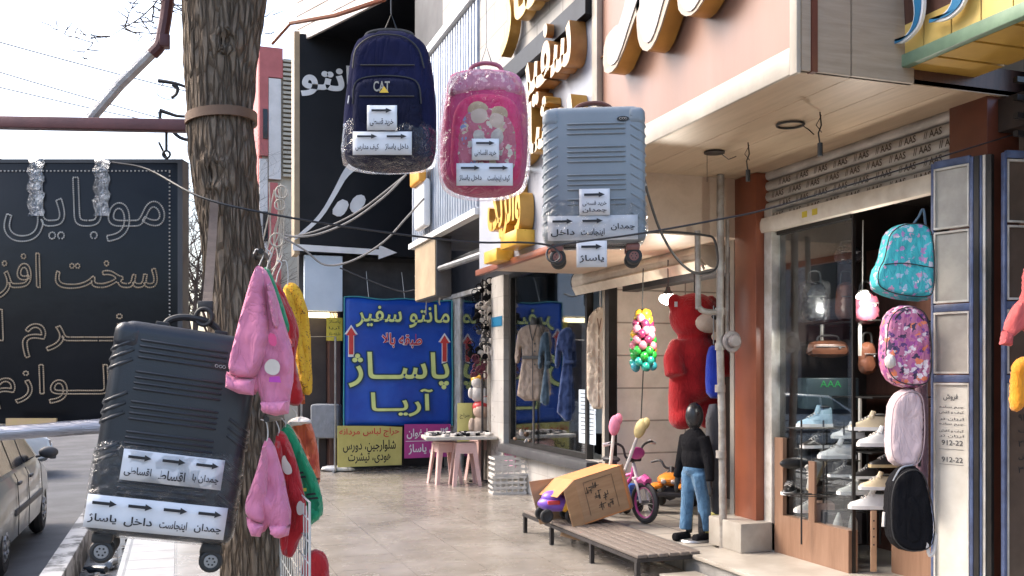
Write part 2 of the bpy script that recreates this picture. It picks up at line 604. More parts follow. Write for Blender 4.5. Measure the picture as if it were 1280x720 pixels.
def flowers(name, base, cols, scale=14, thr=.33, rough=.7):
    """printed cloth: scattered coloured spots on a ground colour"""
    m, n, l, b = _new(name)
    v = vec(n, l)
    ds = n.new('ShaderNodeTexNoise'); ds.inputs['Scale'].default_value = scale * 1.3; l.new(v, ds.inputs['Vector'])
    vv = n.new('ShaderNodeVectorMath'); vv.operation = 'MULTIPLY_ADD'
    vv.inputs[1].default_value = (.06, .06, .06); l.new(ds.outputs['Color'], vv.inputs[0]); l.new(v, vv.inputs[2])
    vo = n.new('ShaderNodeTexVoronoi'); vo.inputs['Scale'].default_value = scale; l.new(vv.outputs[0], vo.inputs['Vector'])
    se = n.new('ShaderNodeSeparateColor'); l.new(vo.outputs['Color'], se.inputs[0])
    k = len(cols)
    col = ramp(n, l, se.outputs[0], [(i / k, c) for i, c in enumerate(cols)])
    n_ = [x for x in n if x.type == 'VALTORGB'][-1]; n_.color_ramp.interpolation = 'CONSTANT'
    lt = n.new('ShaderNodeMath'); lt.operation = 'LESS_THAN'; lt.inputs[1].default_value = thr; l.new(vo.outputs['Distance'], lt.inputs[0])
    sh = noise_n(n, l, v, 7, 4)
    bc = ramp(n, l, sh, [(.3, tuple(x * .8 for x in base)), (.7, base)])
    l.new(mix(n, l, lt.outputs[0], bc, col), b.inputs['Base Color'])
    b.inputs['Roughness'].default_value = rough
    crumple(n, l, b, v, noise_n(n, l, v, 300, 2), .2)
    return m
# ------------------------------------------------------------------ material library
M = {}
M['paving'] = bricks('paving', (.285, .257, .226), (.272, .246, .216), (.195, .175, .152), .6, .6, .005, rough=.24, off=0, dirt=.34, bump=.15, nscale=1.3, spread=0)
M['pale_tile'] = bricks('pale_tile', (.36, .35, .335), (.30, .29, .28), (.16, .155, .145), .4, .4, .012, rough=.4, off=0, dirt=.35, bump=.4)
M['step_tile'] = bricks('step_tile', (.38, .35, .31), (.33, .30, .27), (.17, .16, .15), .33, .33, .014, rough=.45, off=0, dirt=.4, bump=.5)
M['marble'] = mat('marble', (.40, .37, .325), (.28, .25, .212), 3, .35, bump=.05, stretch=(1, 1, 1))
M['asphalt'] = mat('asphalt', (.10, .10, .105), (.06, .06, .062), 1.2, .8, bump=.6, bscale=180, dist=.01)
M['earth'] = mat('earth', (.16, .14, .11), (.09, .08, .06), .5, .95, bump=.5, bscale=8)
M['wet_dirt'] = mat('wet_dirt', (.05, .045, .04), (.02, .02, .02), 6, .4, bump=.6, bscale=40, dist=.02)
M['kerb_white'] = mat('kerb_white', (.42, .41, .395), (.10, .098, .092), 3.2, .7, bump=.4, bscale=60, lo=.42, hi=.52)
M['concrete'] = mat('concrete', (.30, .29, .27), (.18, .17, .16), 2.5, .85, bump=.5, bscale=70)
M['dark_wall'] = mat('dark_wall', (.045, .045, .05), (.02, .02, .024), 1.5, .5, bump=.1)
M['black_panel'] = mat('black_panel', (.012, .013, .016), (.007, .008, .011), 1.2, .4, bump=.03, spec=.2)
M['charcoal'] = mat('charcoal', (.07, .07, .075), (.04, .04, .045), 3, .55, bump=.1)
M['peach'] = mat('peach', (.265, .150, .110), (.22, .122, .088), 1.1, .38, bump=.06, stretch=(2.2, 2.2, .45), lo=.3, hi=.6)
M['ivory'] = mat('ivory', (.43, .39, .335), (.33, .30, .255), 3, .45, bump=.05)
M['panel_wood'] = grain('panel_wood', (.40, .325, .25), (.29, .23, .17), 'xyz', 2.2, (1.2, 16, 16), .45)
M['soffit_wood'] = grain('soffit_wood', (.50, .385, .27), (.38, .285, .19), 'xyz', 1.8, (10, .8, 9), .4)
M['ply'] = grain('ply', (.58, .46, .36), (.43, .33, .25), 'xyz', 1.6, (2, 1, 2), .5)
M['red_brown'] = mat('red_brown', (.16, .05, .028), (.11, .034, .02), 2.5, .35, bump=.06)
M['rust_brown'] = mat('rust_brown', (.25, .078, .04), (.19, .058, .03), 1.6, .32, bump=.05)
M['dark_frame'] = mat('dark_frame', (.028, .025, .024), (.015, .014, .013), 5, .4, metal=.2, bump=.08)
M['steel'] = mat('steel', (.42, .42, .42), (.28, .28, .28), 6, .38, metal=.85, bump=.08)
M['galv'] = mat('galv', (.42, .40, .37), (.23, .20, .17), 7, .5, metal=.35, bump=.15)
M['shutter_metal'] = mat('shutter_metal', (.56, .53, .49), (.36, .335, .305), 5, .5, metal=.1, bump=.1, stretch=(1, 1, 4))
M['shutter_roll'] = mat('shutter_roll', (.80, .74, .64), (.60, .53, .44), 4, .5, metal=.15, bump=.1)
M['grey_face'] = mat('grey_face', (.36, .38, .43), (.28, .29, .33), 1.2, .3, bump=.03)
M['stone'] = bricks('stone', (.42, .40, .375), (.35, .33, .305), (.25, .24, .22), .62, .32, .012, 'yzx', .6, dirt=.2)
M['wall_tile'] = bricks('wall_tile', (.80, .73, .66), (.74, .67, .60), (.36, .31, .27), .9, .36, .009, 'xzy', .4, off=0, dirt=.28)
M['white_tile'] = bricks('white_tile', (.56, .54, .51), (.49, .47, .445), (.40, .38, .36), .3, .3, .006, 'yzx', .3, off=0, dirt=.25)
M['corrugated'] = mat('corrugated', (.50, .55, .63), (.36, .40, .47), 3, .4, metal=.3, bump=.05)
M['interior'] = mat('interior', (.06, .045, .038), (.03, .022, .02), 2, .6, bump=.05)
M['shop_wood'] = grain('shop_wood', (.27, .16, .105), (.19, .105, .065), 'xyz', 2.2, (9, 9, .9), .4)
M['dark_wood'] = grain('dark_wood', (.11, .05, .035), (.05, .022, .016), 'xyz', 2.5, (9, 9, 1), .4)
M['glass'] = clear('glass', (.90, .94, .95), .02, .86, k=.8)
M['vitrine_glass'] = clear('vitrine_glass', (.93, .96, .97), .01, 1.0, k=.22)
M['frosted'] = mat('frosted', (.46, .43, .38), (.30, .28, .25), 4, .22, bump=.04, spec=.6)
M['door_blue'] = mat('door_blue', (.10, .14, .27), (.055, .07, .13), 7, .4, bump=.15)
M['alu'] = mat('alu', (.66, .64, .60), (.42, .39, .34), 6, .4, metal=.15, bump=.08)
M['white'] = mat('white', (.78, .78, .77), (.66, .66, .65), 4, .45, bump=.05)
M['paper'] = mat('paper', (.70, .71, .73), (.58, .59, .61), 6, .55, bump=.15, bscale=14, dist=.004)
M['paper_old'] = mat('paper_old', (.66, .64, .58), (.50, .47, .41), 3.5, .5, bump=.12, bscale=12)
M['ink'] = mat('ink', (.012, .012, .014), rough=.6, bump=0)
M['print_black'] = mat('print_black', (.035, .03, .025), (.10, .07, .05), 25, .7, bump=0)
M['white_letter'] = mat('white_letter', (.80, .80, .80), (.70, .70, .70), 4, .4, bump=0)
M['cream_letter'] = mat('cream_letter', (.66, .52, .34), (.56, .42, .26), 3, .35, bump=0)
M['acrylic'] = mat('acrylic', (.34, .30, .285), (.25, .22, .21), 6, .25, bump=.05)
M['gold_side'] = mat('gold_side', (.50, .28, .065), (.34, .18, .04), 3, .3, metal=.35, bump=.05)
M['bronze_side'] = mat('bronze_side', (.42, .21, .07), (.27, .12, .04), 4, .35, metal=.25, bump=.05)
M['gold_face'] = mat('gold_face', (.74, .44, .06), (.58, .32, .035), 4, .3, metal=.2, bump=.05)
M['yellow_face'] = mat('yellow_face', (.72, .52, .17), (.60, .42, .12), 2, .4, bump=.05)
M['yellow_slat'] = mat('yellow_slat', (.55, .34, .07), (.42, .25, .05), 3, .45, bump=.08)
M['green_trim'] = mat('green_trim', (.20, .30, .20), (.13, .21, .14), 5, .45, bump=.08)
M['sign_blue'] = mat('sign_blue', (.025, .20, .38), (.02, .15, .30), 3, .3, bump=0)
M['banner_blue'] = mat('banner_blue', (.012, .095, .50), (.008, .06, .38), 1.6, .33, bump=.5, bscale=2.2, dist=.02)
M['banner_edge'] = mat('banner_edge', (.04, .26, .30), rough=.5, bump=0)
M['lime'] = mat('lime', (.72, .80, .30), (.62, .70, .25), 5, .5, bump=0)
M['dark_green'] = mat('dark_green', (.012, .06, .10), rough=.5, bump=0)
M['letter_red'] = mat('letter_red', (.66, .06, .05), (.5, .04, .04), 6, .5, bump=0)
M['banner_yellow'] = mat('banner_yellow', (.56, .50, .16), (.44, .39, .11), 2, .5, bump=.3, bscale=4, dist=.01)
M['banner_pink'] = mat('banner_pink', (.48, .055, .27), (.38, .04, .21), 2, .5, bump=.2, bscale=4, dist=.01)
M['notice_yellow'] = mat('notice_yellow', (.70, .55, .06), rough=.6, bump=0)
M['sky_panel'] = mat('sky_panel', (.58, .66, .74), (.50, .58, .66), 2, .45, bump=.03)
M['tan'] = mat('tan', (.42, .32, .20), (.32, .24, .15), 3, .5, bump=.05)
M['facade_red'] = mat('facade_red', (.50, .13, .12), (.40, .10, .09), 2, .6, bump=.05)
M['facade_white'] = mat('facade_white', (.68, .62, .58), (.56, .51, .47), 2, .6, bump=.05)
M['facade_beige'] = mat('facade_beige', (.48, .42, .33), (.38, .33, .26), 2, .7, bump=.05)
M['window_dark'] = mat('window_dark', (.02, .024, .03), rough=.08, bump=0, spec=.35)
M['bar_red'] = mat('bar_red', (.125, .042, .042), (.08, .028, .03), 5, .45, metal=.2, bump=.15)
M['cable'] = mat('cable', (.02, .02, .022), rough=.5, bump=0)
M['grey_cable'] = mat('grey_cable', (.22, .21, .20), rough=.6, bump=0)
M['wire_white'] = mat('wire_white', (.55, .54, .50), rough=.5, bump=0)
M['rope'] = mat('rope', (.62, .58, .50), (.42, .38, .32), 30, .8, bump=.3, bscale=200)
M['wrap'] = clear('wrap', (.98, .985, .99), .06, .99, 24, 1.0, k=.5)
M['tape'] = clear('tape', (.86, .89, .92), .14, .93, 30, .8, k=.6)
M['brown_belt'] = mat('brown_belt', (.18, .10, .055), (.12, .065, .035), 8, .6, bump=.1)

# ------------------------------------------------------------------ the setting
g = G(); g.bb(-300, 300, -100, 500, -1.2, -.45); struct('ground', g, M['earth'])
g = G(); g.bb(-10.5, -1.06, -40, 140, -.44, -.25); struct('road', g, M['asphalt'])
g = G()
for k in range(60): g.bb(-1.06, -.88, -8 + k * .9, -8 + k * .9 + .893, -.44, -.04, .012)
struct('kerb', g, M['kerb_white'])
g = G(); g.bb(-.88, -.45, -12, 60, -.44, -.33); struct('gutter', g, M['wet_dirt'])
g = G(); g.bb(-.45, 9, -12, 60, -.44, 0); struct('sidewalk', g, M['paving'])
g = G(); g.bb(-.44, -.02, -12, 60, -.01, .006); struct('sidewalk_edge', g, M['pale_tile'])
g = G(); g.bb(-18, -10.5, -40, 140, -.44, -.12); struct('far_pavement', g, M['concrete'])
g = G(); g.bb(3.9, 6.2, 6.72, 9.6, 0, .18); struct('raised_floor', g, M['step_tile'])
g = G(); g.bb(3.80, 8, 2, 6.715, 0, .165); struct('step', g, M['concrete'])
g = G(); g.bb(3.77, 8, 2, 6.72, .167, .2, .006); struct('step_tread', g, M['marble'])
g = G(); g.bb(3.45, 3.765, 2, 6.5, 0, .085, .006); struct('lower_step', g, M['marble'])

# ------------------------------------------------------------------ right: the shoe shop's building
A = thing('shoe_shop_building', 'peach fronted shop building with wood soffit and raised shutter over the shoe display', 'building', (4.5, 5.5, 0))
g = G(); g.bb(3.12, 3.5, 4.32, 6.83, 3.24, 7.5); g.bb(3.12, 9, 4.32, 6.8, 7.0, 7.6); fa = g.build('fascia', M['peach'], A, True)
g = G(); g.bb(3.095, 3.119, 4.36, 6.80, 3.20, 3.345, .004); g.build('bottom_trim', M['ivory'], fa, True)
for q in ((3.09, 3.119, 4.29, 4.355, 3.19), (3.07, 3.119, 6.80, 6.90, 3.20)):
    g = G(); g.bb(*q, 7.5, .006); g.build('corner_trim', M['ivory'], fa, True)
g = G(); g.bb(3.1, 3.119, 4.36, 6.8, 4.045, 4.05); g.build('joint', M['bronze_side'], fa, True)
g = G(); g.bb(3.10, 4.7, 4.30, 6.87, 3.205, 3.235); so = g.build('soffit', M['soffit_wood'], A, True)
for x in (3.45, 3.80, 4.15):
    g = G(); g.bb(x, x + .002, 4.32, 6.86, 3.2030, 3.2048); g.build('joint', M['ply'], so, True)
sp = G(); sp.bb(3.12, 3.175, 4.285, 4.319, 3.205, 6); sp.bb(3.215, 3.43, 4.285, 4.319, 3.205, 6); sp.bb(3.437, 3.85, 4.28, 4.319, 3.205, 6)
sp = sp.build('side_panel', M['panel_wood'], A, True)
g = G(); g.bb(3.178, 3.212, 4.275, 4.319, 3.20, 6); g.build('trim_strip', M['red_brown'], sp, True)
# shutter over the display
sh = G()
for k in range(5):
    z = 2.80 + k * .085
    sh.prism([(4.47, z), (4.445, z + .012), (4.435, z + .04), (4.445, z + .07), (4.47, z + .08)], 4.55, 6.60)
sh.bb(4.475, 4.50, 4.55, 6.60, 2.78, 3.2)
sh = sh.build('shutter', M['shutter_metal'], A, True, ang=50)
g = G(); g.prism([(4.40, 2.72), (4.385, 2.75), (4.385, 2.80), (4.40, 2.835), (4.47, 2.835), (4.47, 2.72)], 4.56, 6.585)
g.build('bottom_rail', M['shutter_roll'], sh, True)
for k, z in enumerate((2.842, 2.927, 3.012, 3.097)):
    for i in range(9):
        g = G()
        g.text('// AAS', 0, 0, .15, .045, 0, 0, .02)
        for v in g.bm.verts:
            if not v.tag:
                x, zz = v.co.x, v.co.z
                v.co = Vector((4.4335 + v.co.y * .3, 6.5 - (i * .22 + (k % 2) * .09 + .1) - x, z + zz - .002)); v.tag = True
        g.build('stamp', M['print_black'], sh, True, ang=0)
g = G()
for y0, c in ((6.02, 0), (5.90, 0)): g.bb(4.382, 4.384, y0 - .06, y0, 2.755, 2.80)
g.build('sticker', M['notice_yellow'], sh, True)
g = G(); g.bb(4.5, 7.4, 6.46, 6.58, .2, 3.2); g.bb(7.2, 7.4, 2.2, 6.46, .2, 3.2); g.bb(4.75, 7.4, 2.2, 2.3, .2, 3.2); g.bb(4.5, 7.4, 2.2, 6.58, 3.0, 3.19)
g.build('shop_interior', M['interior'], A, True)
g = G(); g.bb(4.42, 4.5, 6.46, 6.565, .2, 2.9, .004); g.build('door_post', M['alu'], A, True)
pl = G(); pl.bb(4.35, 4.56, 6.57, 6.88, .2, 3.2, .004); pl = pl.build('pillar', M['rust_brown'], A, True)
g = G(); g.bb(4.14, 4.56, 6.46, 6.94, .2, .43, .008); g.build('pillar_base', M['marble'], pl, True)
pl = G(); pl.bb(4.42, 4.66, 4.33, 4.62, .2, 3.3, .004); pl.build('pillar', M['red_brown'], A, True)
g = G(); g.bb(3.86, 4.7, 4.30, 4.42, 3.21, 3.36); g.build('beam', M['dark_wood'], A, True)
g = G(); g.bb(4.44, 4.52, 5.57, 6.45, .2, .50); g.bb(4.44, 4.475, 6.34, 6.45, .5, 1.1); g.bb(4.44, 4.46, 5.95, 6.02, .5, .95); g.build('plinth', M['shop_wood'], A, True)
gl = G(); gl.bb(4.478, 4.486, 5.575, 6.45, .5, 2.74); gl.build('display_glass', M['vitrine_glass'], A, True)
g = G(); g.bb(4.47, 4.495, 5.56, 5.574, .2, 2.74); g.bb(4.46, 4.50, 5.575, 6.45, 2.69, 2.76); g.build('display_frame', M['dark_frame'], A, True)
for z, x1 in ((1.02, 5.3), (1.42, 5.25), (1.98, 5.3)):
    g = G(); g.bb(4.72, x1, 5.66, 6.42, z, z + .012); s = g.build('shelf', M['dark_frame'], A, True)
    g = G(); g.bb(4.71, 4.725, 6.22, 6.24, z - .25, z); g.bb(4.71, 4.725, 5.78, 5.80, z - .25, z); g.build('bracket', M['alu'], s, True)
g = G(); g.bb(5.32, 5.36, 4.7, 6.45, .2, 2.6); g.build('back_panel', M['dark_wood'], A, True)
g = G(); g.bb(4.95, 5.31, 5.6, 5.66, .2, 1.35); g.bb(4.75, 5.2, 4.9, 5.5, .2, .55); g.build('display_block', M['shop_wood'], A, True)
g = G(); g.bb(4.62, 9, 4.2, 4.26, 2.9, 3.9)
for k in range(4): g.bb(4.4, 4.62, 4.10, 4.13, 2.92 + .1 * k, 2.95 + .1 * k)
g.build('transom', M['dark_frame'], A, True)

# ------------------------------------------------------------------ toy shop recess + dress shop
B = thing('dress_shop_building', 'stone clad shop building with grey signboard, glass dress window and an open tiled toy recess', 'building', (4.5, 11, 0))
g = G(); g.bb(3.12, 4.62, 6.875, 9.95, 2.72, 4.42); sb = g.build('signboard', M['ply'], B, True)
g = G(); g.bb(3.10, 3.118, 6.91, 9.95, 2.70, 4.42); g.build('signboard_face', M['grey_face'], sb, True)
g = G(); g.bb(3.06, 3.119, 6.91, 9.97, 2.66, 2.72, .004); g.build('lower_edge', M['rust_brown'], sb, True)
g = G(); g.bb(3.02, 3.3, 6.91, 9.97, 4.425, 4.60); g.build('cornice', M['black_panel'], B, True)
g = G(); g.bb(3.11, 9, 6.91, 11.5, 4.605, 10); g.build('stone_wall', M['stone'], B, True)
g = G(); g.bb(3.14, 9, 11.5, 13.1, 4.6, 10); g.build('dark_wall', M['dark_wall'], B, True)
g = G(); g.bb(4.62, 4.8, 6.9, 10.0, 2.5, 4.4); g.bb(4.5, 4.7, 10.0, 14.2, 3.0, 4.4); g.build('lintel', M['dark_wall'], B, True)
g = G(); g.bb(4.56, 6.3, 9.55, 9.75, .18, 4); g.build('recess_wall', M['wall_tile'], B, True)
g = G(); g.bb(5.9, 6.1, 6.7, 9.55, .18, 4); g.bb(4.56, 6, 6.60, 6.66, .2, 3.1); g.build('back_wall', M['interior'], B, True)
g = G(); g.bb(4.56, 6.1, 6.6, 9.75, 3.0, 3.05); g.build('recess_ceiling', M['ivory'], B, True)
for ya, yb, m, x in ((9.56, 9.66, 'dark_frame', 4.46), (9.67, 9.74, 'ivory', 4.46)):
    g = G(); g.bb(x, 4.56, ya, yb, 0, 2.7); g.build('door_post', M[m], B, True)
for ya, yb, m in ((6.97, 7.03, 'ivory'), (6.885, 6.91, 'sky_panel')):
    g = G(); g.bb(4.40, 4.47, ya, yb, .2, 3.0); g.build('door_post', M[m], B, True)
sb2 = G()
n = 20
prof = [(4.44 + .135 * math.cos(2 * PI * k / n), 2.66 + .135 * math.sin(2 * PI * k / n)) for k in range(n)]
rings = [[Vector((x, y, z)) for x, z in prof] for y in (7.35, 10.25)]
sb2.loops(rings); sb2.prism([(4.30, 2.60), (4.29, 2.585), (4.30, 2.57), (4.34, 2.50), (4.36, 2.52)], 7.36, 10.2)
sb2.bb(4.295, 4.31, 7.36, 10.2, 2.655, 2.675)
sb2 = sb2.build('shutter_roll', M['shutter_roll'], B, True)
g = G(); g.ring((4.44, 10.262, 2.66), .12, .02, 'y'); g.disc((4.44, 10.255, 2.66), .12, .01); g.build('end_cap', M['dark_frame'], sb2, True)
# dress window
g = G()
g.bb(4.42, 4.56, 9.75, 10.1, 0, .62); g.bb(4.42, 4.56, 10.1, 12.78, 0, .50); g.build('window_base', M['white_tile'], B, True)
w = G(); w.bb(4.42, 4.5, 10.06, 10.12, .62, 3.0); w.bb(4.42, 4.5, 12.72, 12.79, .62, 3.0); w.bb(4.42, 4.5, 10.12, 12.72, .62, .68); w.bb(4.42, 4.5, 10.12, 12.72, 2.94, 3.0)
w = w.build('window', M['dark_frame'], B, True)
g = G(); g.bb(4.455, 4.463, 10.12, 12.72, .68, 2.94); g.build('pane', M['glass'], w, True)
g = G(); g.bb(4.28, 4.56, 9.76, 12.85, .50, .615, .006); g.build('sill', M['charcoal'], w, True)
g = G(); g.bb(4.36, 4.56, 12.85, 13.42, 0, 3.0); g.build('tiled_pilaster', M['white_tile'], B, True)
g = G(); g.bb(4.352, 4.358, 12.9, 13.38, 2.28, 2.42); g.build('sticker', M['sign_blue'], B, True)
g = G(); g.bb(4.36, 4.5, 13.45, 13.62, 0, 3.0); g.bb(4.36, 4.45, 13.7, 13.8, 0, 3.0); g.build('door_post', M['galv'], B, True)
g = G(); g.bb(5.5, 5.6, 9.75, 14.2, .1, 3.2); g.bb(4.56, 5.6, 9.76, 9.80, .1, 3); g.bb(4.56, 5.6, 13.0, 13.06, .1, 3); g.build('shop_back', M['sky_panel'], B, True)  # pale backdrop: the pane's blue-grey sky reflection is put into its colour
g = G(); g.bb(4.52, 5.5, 9.8, 13.0, .45, .60); g.build('display_floor', M['ivory'], B, True)
# ribbed metal front further on
co = G()
y = 9.98
while y < 13.05:
    co.bb(3.075, 3.10, y, y + .055, 3.42, 5.68, .008)
    y += .11
co.bb(3.10, 3.13, 9.97, 13.1, 3.40, 5.70)
co = co.build('ribbed_panel', M['corrugated'], B, True)
for q in ((3.03, 3.16, 9.97, 13.12, 5.70, 5.80), (3.05, 3.16, 9.97, 13.12, 3.33, 3.40)):
    g = G(); g.bb(*q); g.build('panel_rim', M['white'], co, True)
g = G(); g.bb(3.13, 4.7, 9.96, 13.1, 3.34, 3.40); g.build('canopy_soffit', M['dark_wall'], B, True)
g = G()
g.tube([(3.15, 9.98, 2.9), (3.15, 13.0, 2.95)], .04); g.tube([(3.9, 10, 3.3), (3.15, 12.5, 2.95)], .03)
g.build('canopy_rail', M['steel'], B, True)

# ------------------------------------------------------------------ the arcade at the end of the pavement
D = thing('arcade_building', 'dark arcade entrance building with angled overhang behind the blue banner', 'building', (3.5, 16.2, 0))
g = G(); g.bb(1.92, 9, 16.25, 16.5, 0, 7.05); g.bb(4.55, 4.7, 13.85, 16.25, 0, 7.05); g.build('wall', M['dark_wall'], D, True)
g = G(); g.slab([(1.86, 16.0, 7.05), (3.1, 13.1, 7.05), (6, 13.12, 7.05), (6, 16.5, 7.05), (1.86, 16.5, 7.05)], (0, 0, .05)); g.build('soffit', M['black_panel'], D, True)
g = G()
for k in range(5): g.slab([(1.84, 16.0, 7.0 + k * .22), (3.08, 13.1, 7.0 + k * .22), (3.12, 13.12, 7.0 + k * .22), (1.88, 16.02, 7.0 + k * .22)], (0, 0, .20))
g.build('cornice', M['facade_white'], D, True)
g = G(); g.slab([(1.9, 16.02, 8.1), (3.12, 13.14, 8.1), (6, 13.14, 8.1), (6, 17, 8.1), (1.95, 17, 8.1)], (0, 0, 4)); uw = g.build('upper_wall', M['facade_beige'], D, True)
g = G()
for k in range(14):
    z = 8.15 + k * .16
    g.slab([(1.86, 16.0, z), (3.08, 13.12, z), (3.11, 13.13, z + .05), (1.89, 16.01, z + .05)], (0, 0, .02))
g.build('louvre', M['facade_white'], uw, True)
g = G(); g.tube([P(364, 28, 15.2), P(420, 18, 14), P(480, -2, 13)], .045); g.tube([P(364, 28, 15.2), P(340, 55, 15.4)], .025); g.build('awning_rod', M['rust_brown'], D, True)
g = G(); g.bb(2.37, 2.55, 15.9, 16.24, 0, 3.5); g.build('column', M['dark_wood'], D, True)
g = G(); g.bb(1.95, 2.56, 15.75, 15.88, 2.62, 3.52); g.build('fascia_panel', M['sky_panel'], D, True)
g = G(); g.bb(1.97, 2.5, 15.9, 16.0, 2.52, 2.60); g.build('strip_light', mat('strip_light', (.9, .72, .42), rough=.4, bump=0, emit=1.6), D, True)
g = G(); g.bb(2.57, 4.5, 16.2, 16.24, 2.78, 3.5); g.build('header_panel', M['charcoal'], D, True)
g = G(); g.bb(1.90, 2.36, 16.2, 16.24, 0, 2.5); g.build('dark_opening_panel', M['interior'], D, True)  # flat dark sheet; the unlit depth of the shop is painted on
g = G(); g.bb(4.40, 4.46, 15.2, 16.2, 0, 2.9); g.bb(4.40, 4.45, 13.9, 14.0, 0, 2.9); g.bb(4.38, 4.46, 13.9, 16.2, 2.86, 2.93); g.build('door_frame', M['alu'], D, True)
g = G(); g.bb(4.42, 4.43, 14.0, 15.2, .05, 2.86); g.build('door_glass', M['glass'], D, True)

# red and white building further down the street, and one across the road
E_ = thing('apartment_building', 'red and white apartment facade with beige louvres far down the street', 'building', (3.5, 30, 0))
g = G(); g.bb(2.45, 9, 30, 40, -.1, 11.2); g.build('wall', M['facade_beige'], E_, True)
g = G(); g.bb(2.36, 3.05, 29.9, 29.99, 10.6, 11.5); g.bb(2.36, 2.62, 29.88, 29.99, 8.2, 10.6); g.bb(2.62, 2.9, 29.9, 29.99, 5.2, 7.4); g.bb(2.70, 3.0, 29.9, 29.99, -.1, 5.2); g.bb(2.34, 2.44, 30, 40, 3, 11.5); g.build('red_panel', M['facade_red'], E_, True)
g = G(); g.bb(2.63, 2.99, 29.86, 29.985, 7.5, 10.55); g.bb(2.36, 2.6, 29.9, 29.99, 3.5, 8.1); g.build('white_panel', M['facade_white'], E_, True)
for z in (5.6, 8.7): 
    g = G(); g.bb(2.46, 2.6, 29.84, 29.87, z, z + .9); g.build('window', M['window_dark'], E_, True)
g = G()
for k in range(26): g.bb(3.06, 3.6, 29.85, 29.99, 7.6 + k * .14, 7.68 + k * .14)
g.build('louvre', M['facade_beige'], E_, True)
F_ = thing('house', 'pale gabled house far across the road beyond the black board', 'building', P(-30, 330, 42).xy.to_3d())
g = G(); g.bb(-5, 2.6, -3, 3, -.3, 9.6); g.build('wall', M['facade_beige'], F_)
g = G(); g.slab([(-5.3, -3.3, 9.6), (3.2, -3.3, 9.6), (-1, -3.3, 11.6)], (0, 6.6, 0)); g.build('roof', M['facade_white'], F_)
for x in (-3.5, -1.2, 1.1):
    for z in (1.5, 4.5, 7.2):
        g = G(); g.bb(x - .5, x + .5, -3.04, -3.0, z, z + 1.3); g.build('window', M['window_dark'], F_)

# shops across the road: outside the picture, seen only as light and reflections
for i, (y0, y1, hh, m) in enumerate(((2, 17, 7.5, 'facade_beige'), (17.2, 33, 9.5, 'stone'), (33.2, 55, 7.0, 'facade_white'))):
    t = thing('opposite_building', ('beige two storey shop building across the road, nearest', 'tall stone shop building across the road in the middle', 'low pale shop building across the road, furthest')[i], 'building', (-14.2, (y0 + y1) / 2, -.12))
    g = G(); g.bb(-24, -14.2, y0, y1, -.2, hh); g.build('wall', M[m], t, True)
    n = int((y1 - y0) / 3.6)
    for k in range(n):
        ya = y0 + .5 + k * (y1 - y0 - .6) / n
        g = G(); g.bb(-14.25, -14.15, ya, ya + 2.7, 0, 2.7); g.build('shop_window', M['window_dark'], t, True)
        g = G(); g.bb(-14.3, -13.9, ya - .1, ya + 2.8, 2.85, 3.6); g.build('signboard', M[('bar_red', 'sign_blue', 'yellow_face', 'charcoal')[(k + i) % 4]], t, True)
        for z in ((4.4, 6.9) if hh > 8 else (4.4,)):
            g = G(); g.bb(-14.24, -14.16, ya + .6, ya + 2.1, z, z + 1.5); g.build('window', M['window_dark'], t, True)
# ------------------------------------------------------------------ signs
def lettered(th, name, mats, s, cx, cz, w, h, y, depth, off=.012):
    g = G(); g.text(s, cx, cz, w, h, y, depth, off); o = g.build(name, mats[0], th, ang=30)
    g = G(); g.text(s, cx, cz, w, h, y - .006, .004, off * .9); g.build('letter_face', mats[1], o, ang=0)
    return o
W90 = -PI / 2       # faces the street: local x runs towards the camera (-Y)
# black arcade sign, facing us
t = thing('projecting_sign', 'tall black sign board with white lettering and an arrow above the arcade entrance', 'sign', (2.85, 15.7, 5.35))
g = G(); g.bb(-.98, 1.02, 0, .35, -1.80, 1.72); g.build('board', M['black_panel'], t)
g = G(); g.bb(-1.07, -.985, -.01, .4, -1.83, 1.75); g.build('side_strip', M['tan'], t)
g = G(); g.text('مانتو', -.36, 1.0, 1.16, .52, -.012, .02, .035); g.build('lettering', M['white_letter'], t, ang=0)
def pl(px, py, th=t): 
    v = onY(px, py, 15.69); return (v.x - 2.85, v.z - 5.35)
g = G()
up_ = [(472, 172), (449, 193), (432, 207), (416, 240), (398, 271), (367, 298)]
lo_ = [(369, 301), (400, 277), (420, 245), (437, 215), (470, 200), (500, 190)]
g.prism([pl(*q) for q in chaikin(up_ + lo_, 2)], -.03, -.004)
g.prism([pl(*q) for q in chaikin([(413, 266), (425, 248), (437, 253), (432, 266), (424, 272)], 1)], -.03, -.004)
g.prism([pl(*q) for q in chaikin([(436, 258), (443, 245), (454, 243), (458, 252), (448, 265), (441, 267)], 1)], -.03, -.004)
g.prism([pl(*q) for q in [(366, 305), (474, 312), (473, 306), (496, 316), (473, 324), (473, 319), (366, 313)]], -.03, -.004)
g.build('emblem', M['white_letter'], t)

# blue banner
t = thing('blue_banner', 'large blue banner with lime Persian lettering and two red arrows across the arcade entrance', 'banner', (3.46, 15.55, 1.80))
g = G()
nx, nz = 18, 20
def bn(u, v):
    x, z = (u - .5) * 1.82, (v - .5) * 2.08
    y = .035 * math.sin(u * 9 + v * 3) * (1 - v) + .02 * math.sin(v * 8 + u * 2) + .02 * math.cos(u * 23) * max(0, .25 - v)
    return Vector((x * (1 - .01 * v), y * .5, z - .03 * u + .015 * math.sin(u * 14) * (v > .97)))
vs = [bn(i / nx, j / nz) for j in range(nz + 1) for i in range(nx + 1)]
g._add(vs, [(j * (nx + 1) + i, j * (nx + 1) + i + 1, (j + 1) * (nx + 1) + i + 1, (j + 1) * (nx + 1) + i) for j in range(nz) for i in range(nx)])
cl = evaluated(g.build('cloth', M['banner_blue'], t), ('SOLIDIFY', dict(thickness=.006, offset=1)))
g = G()
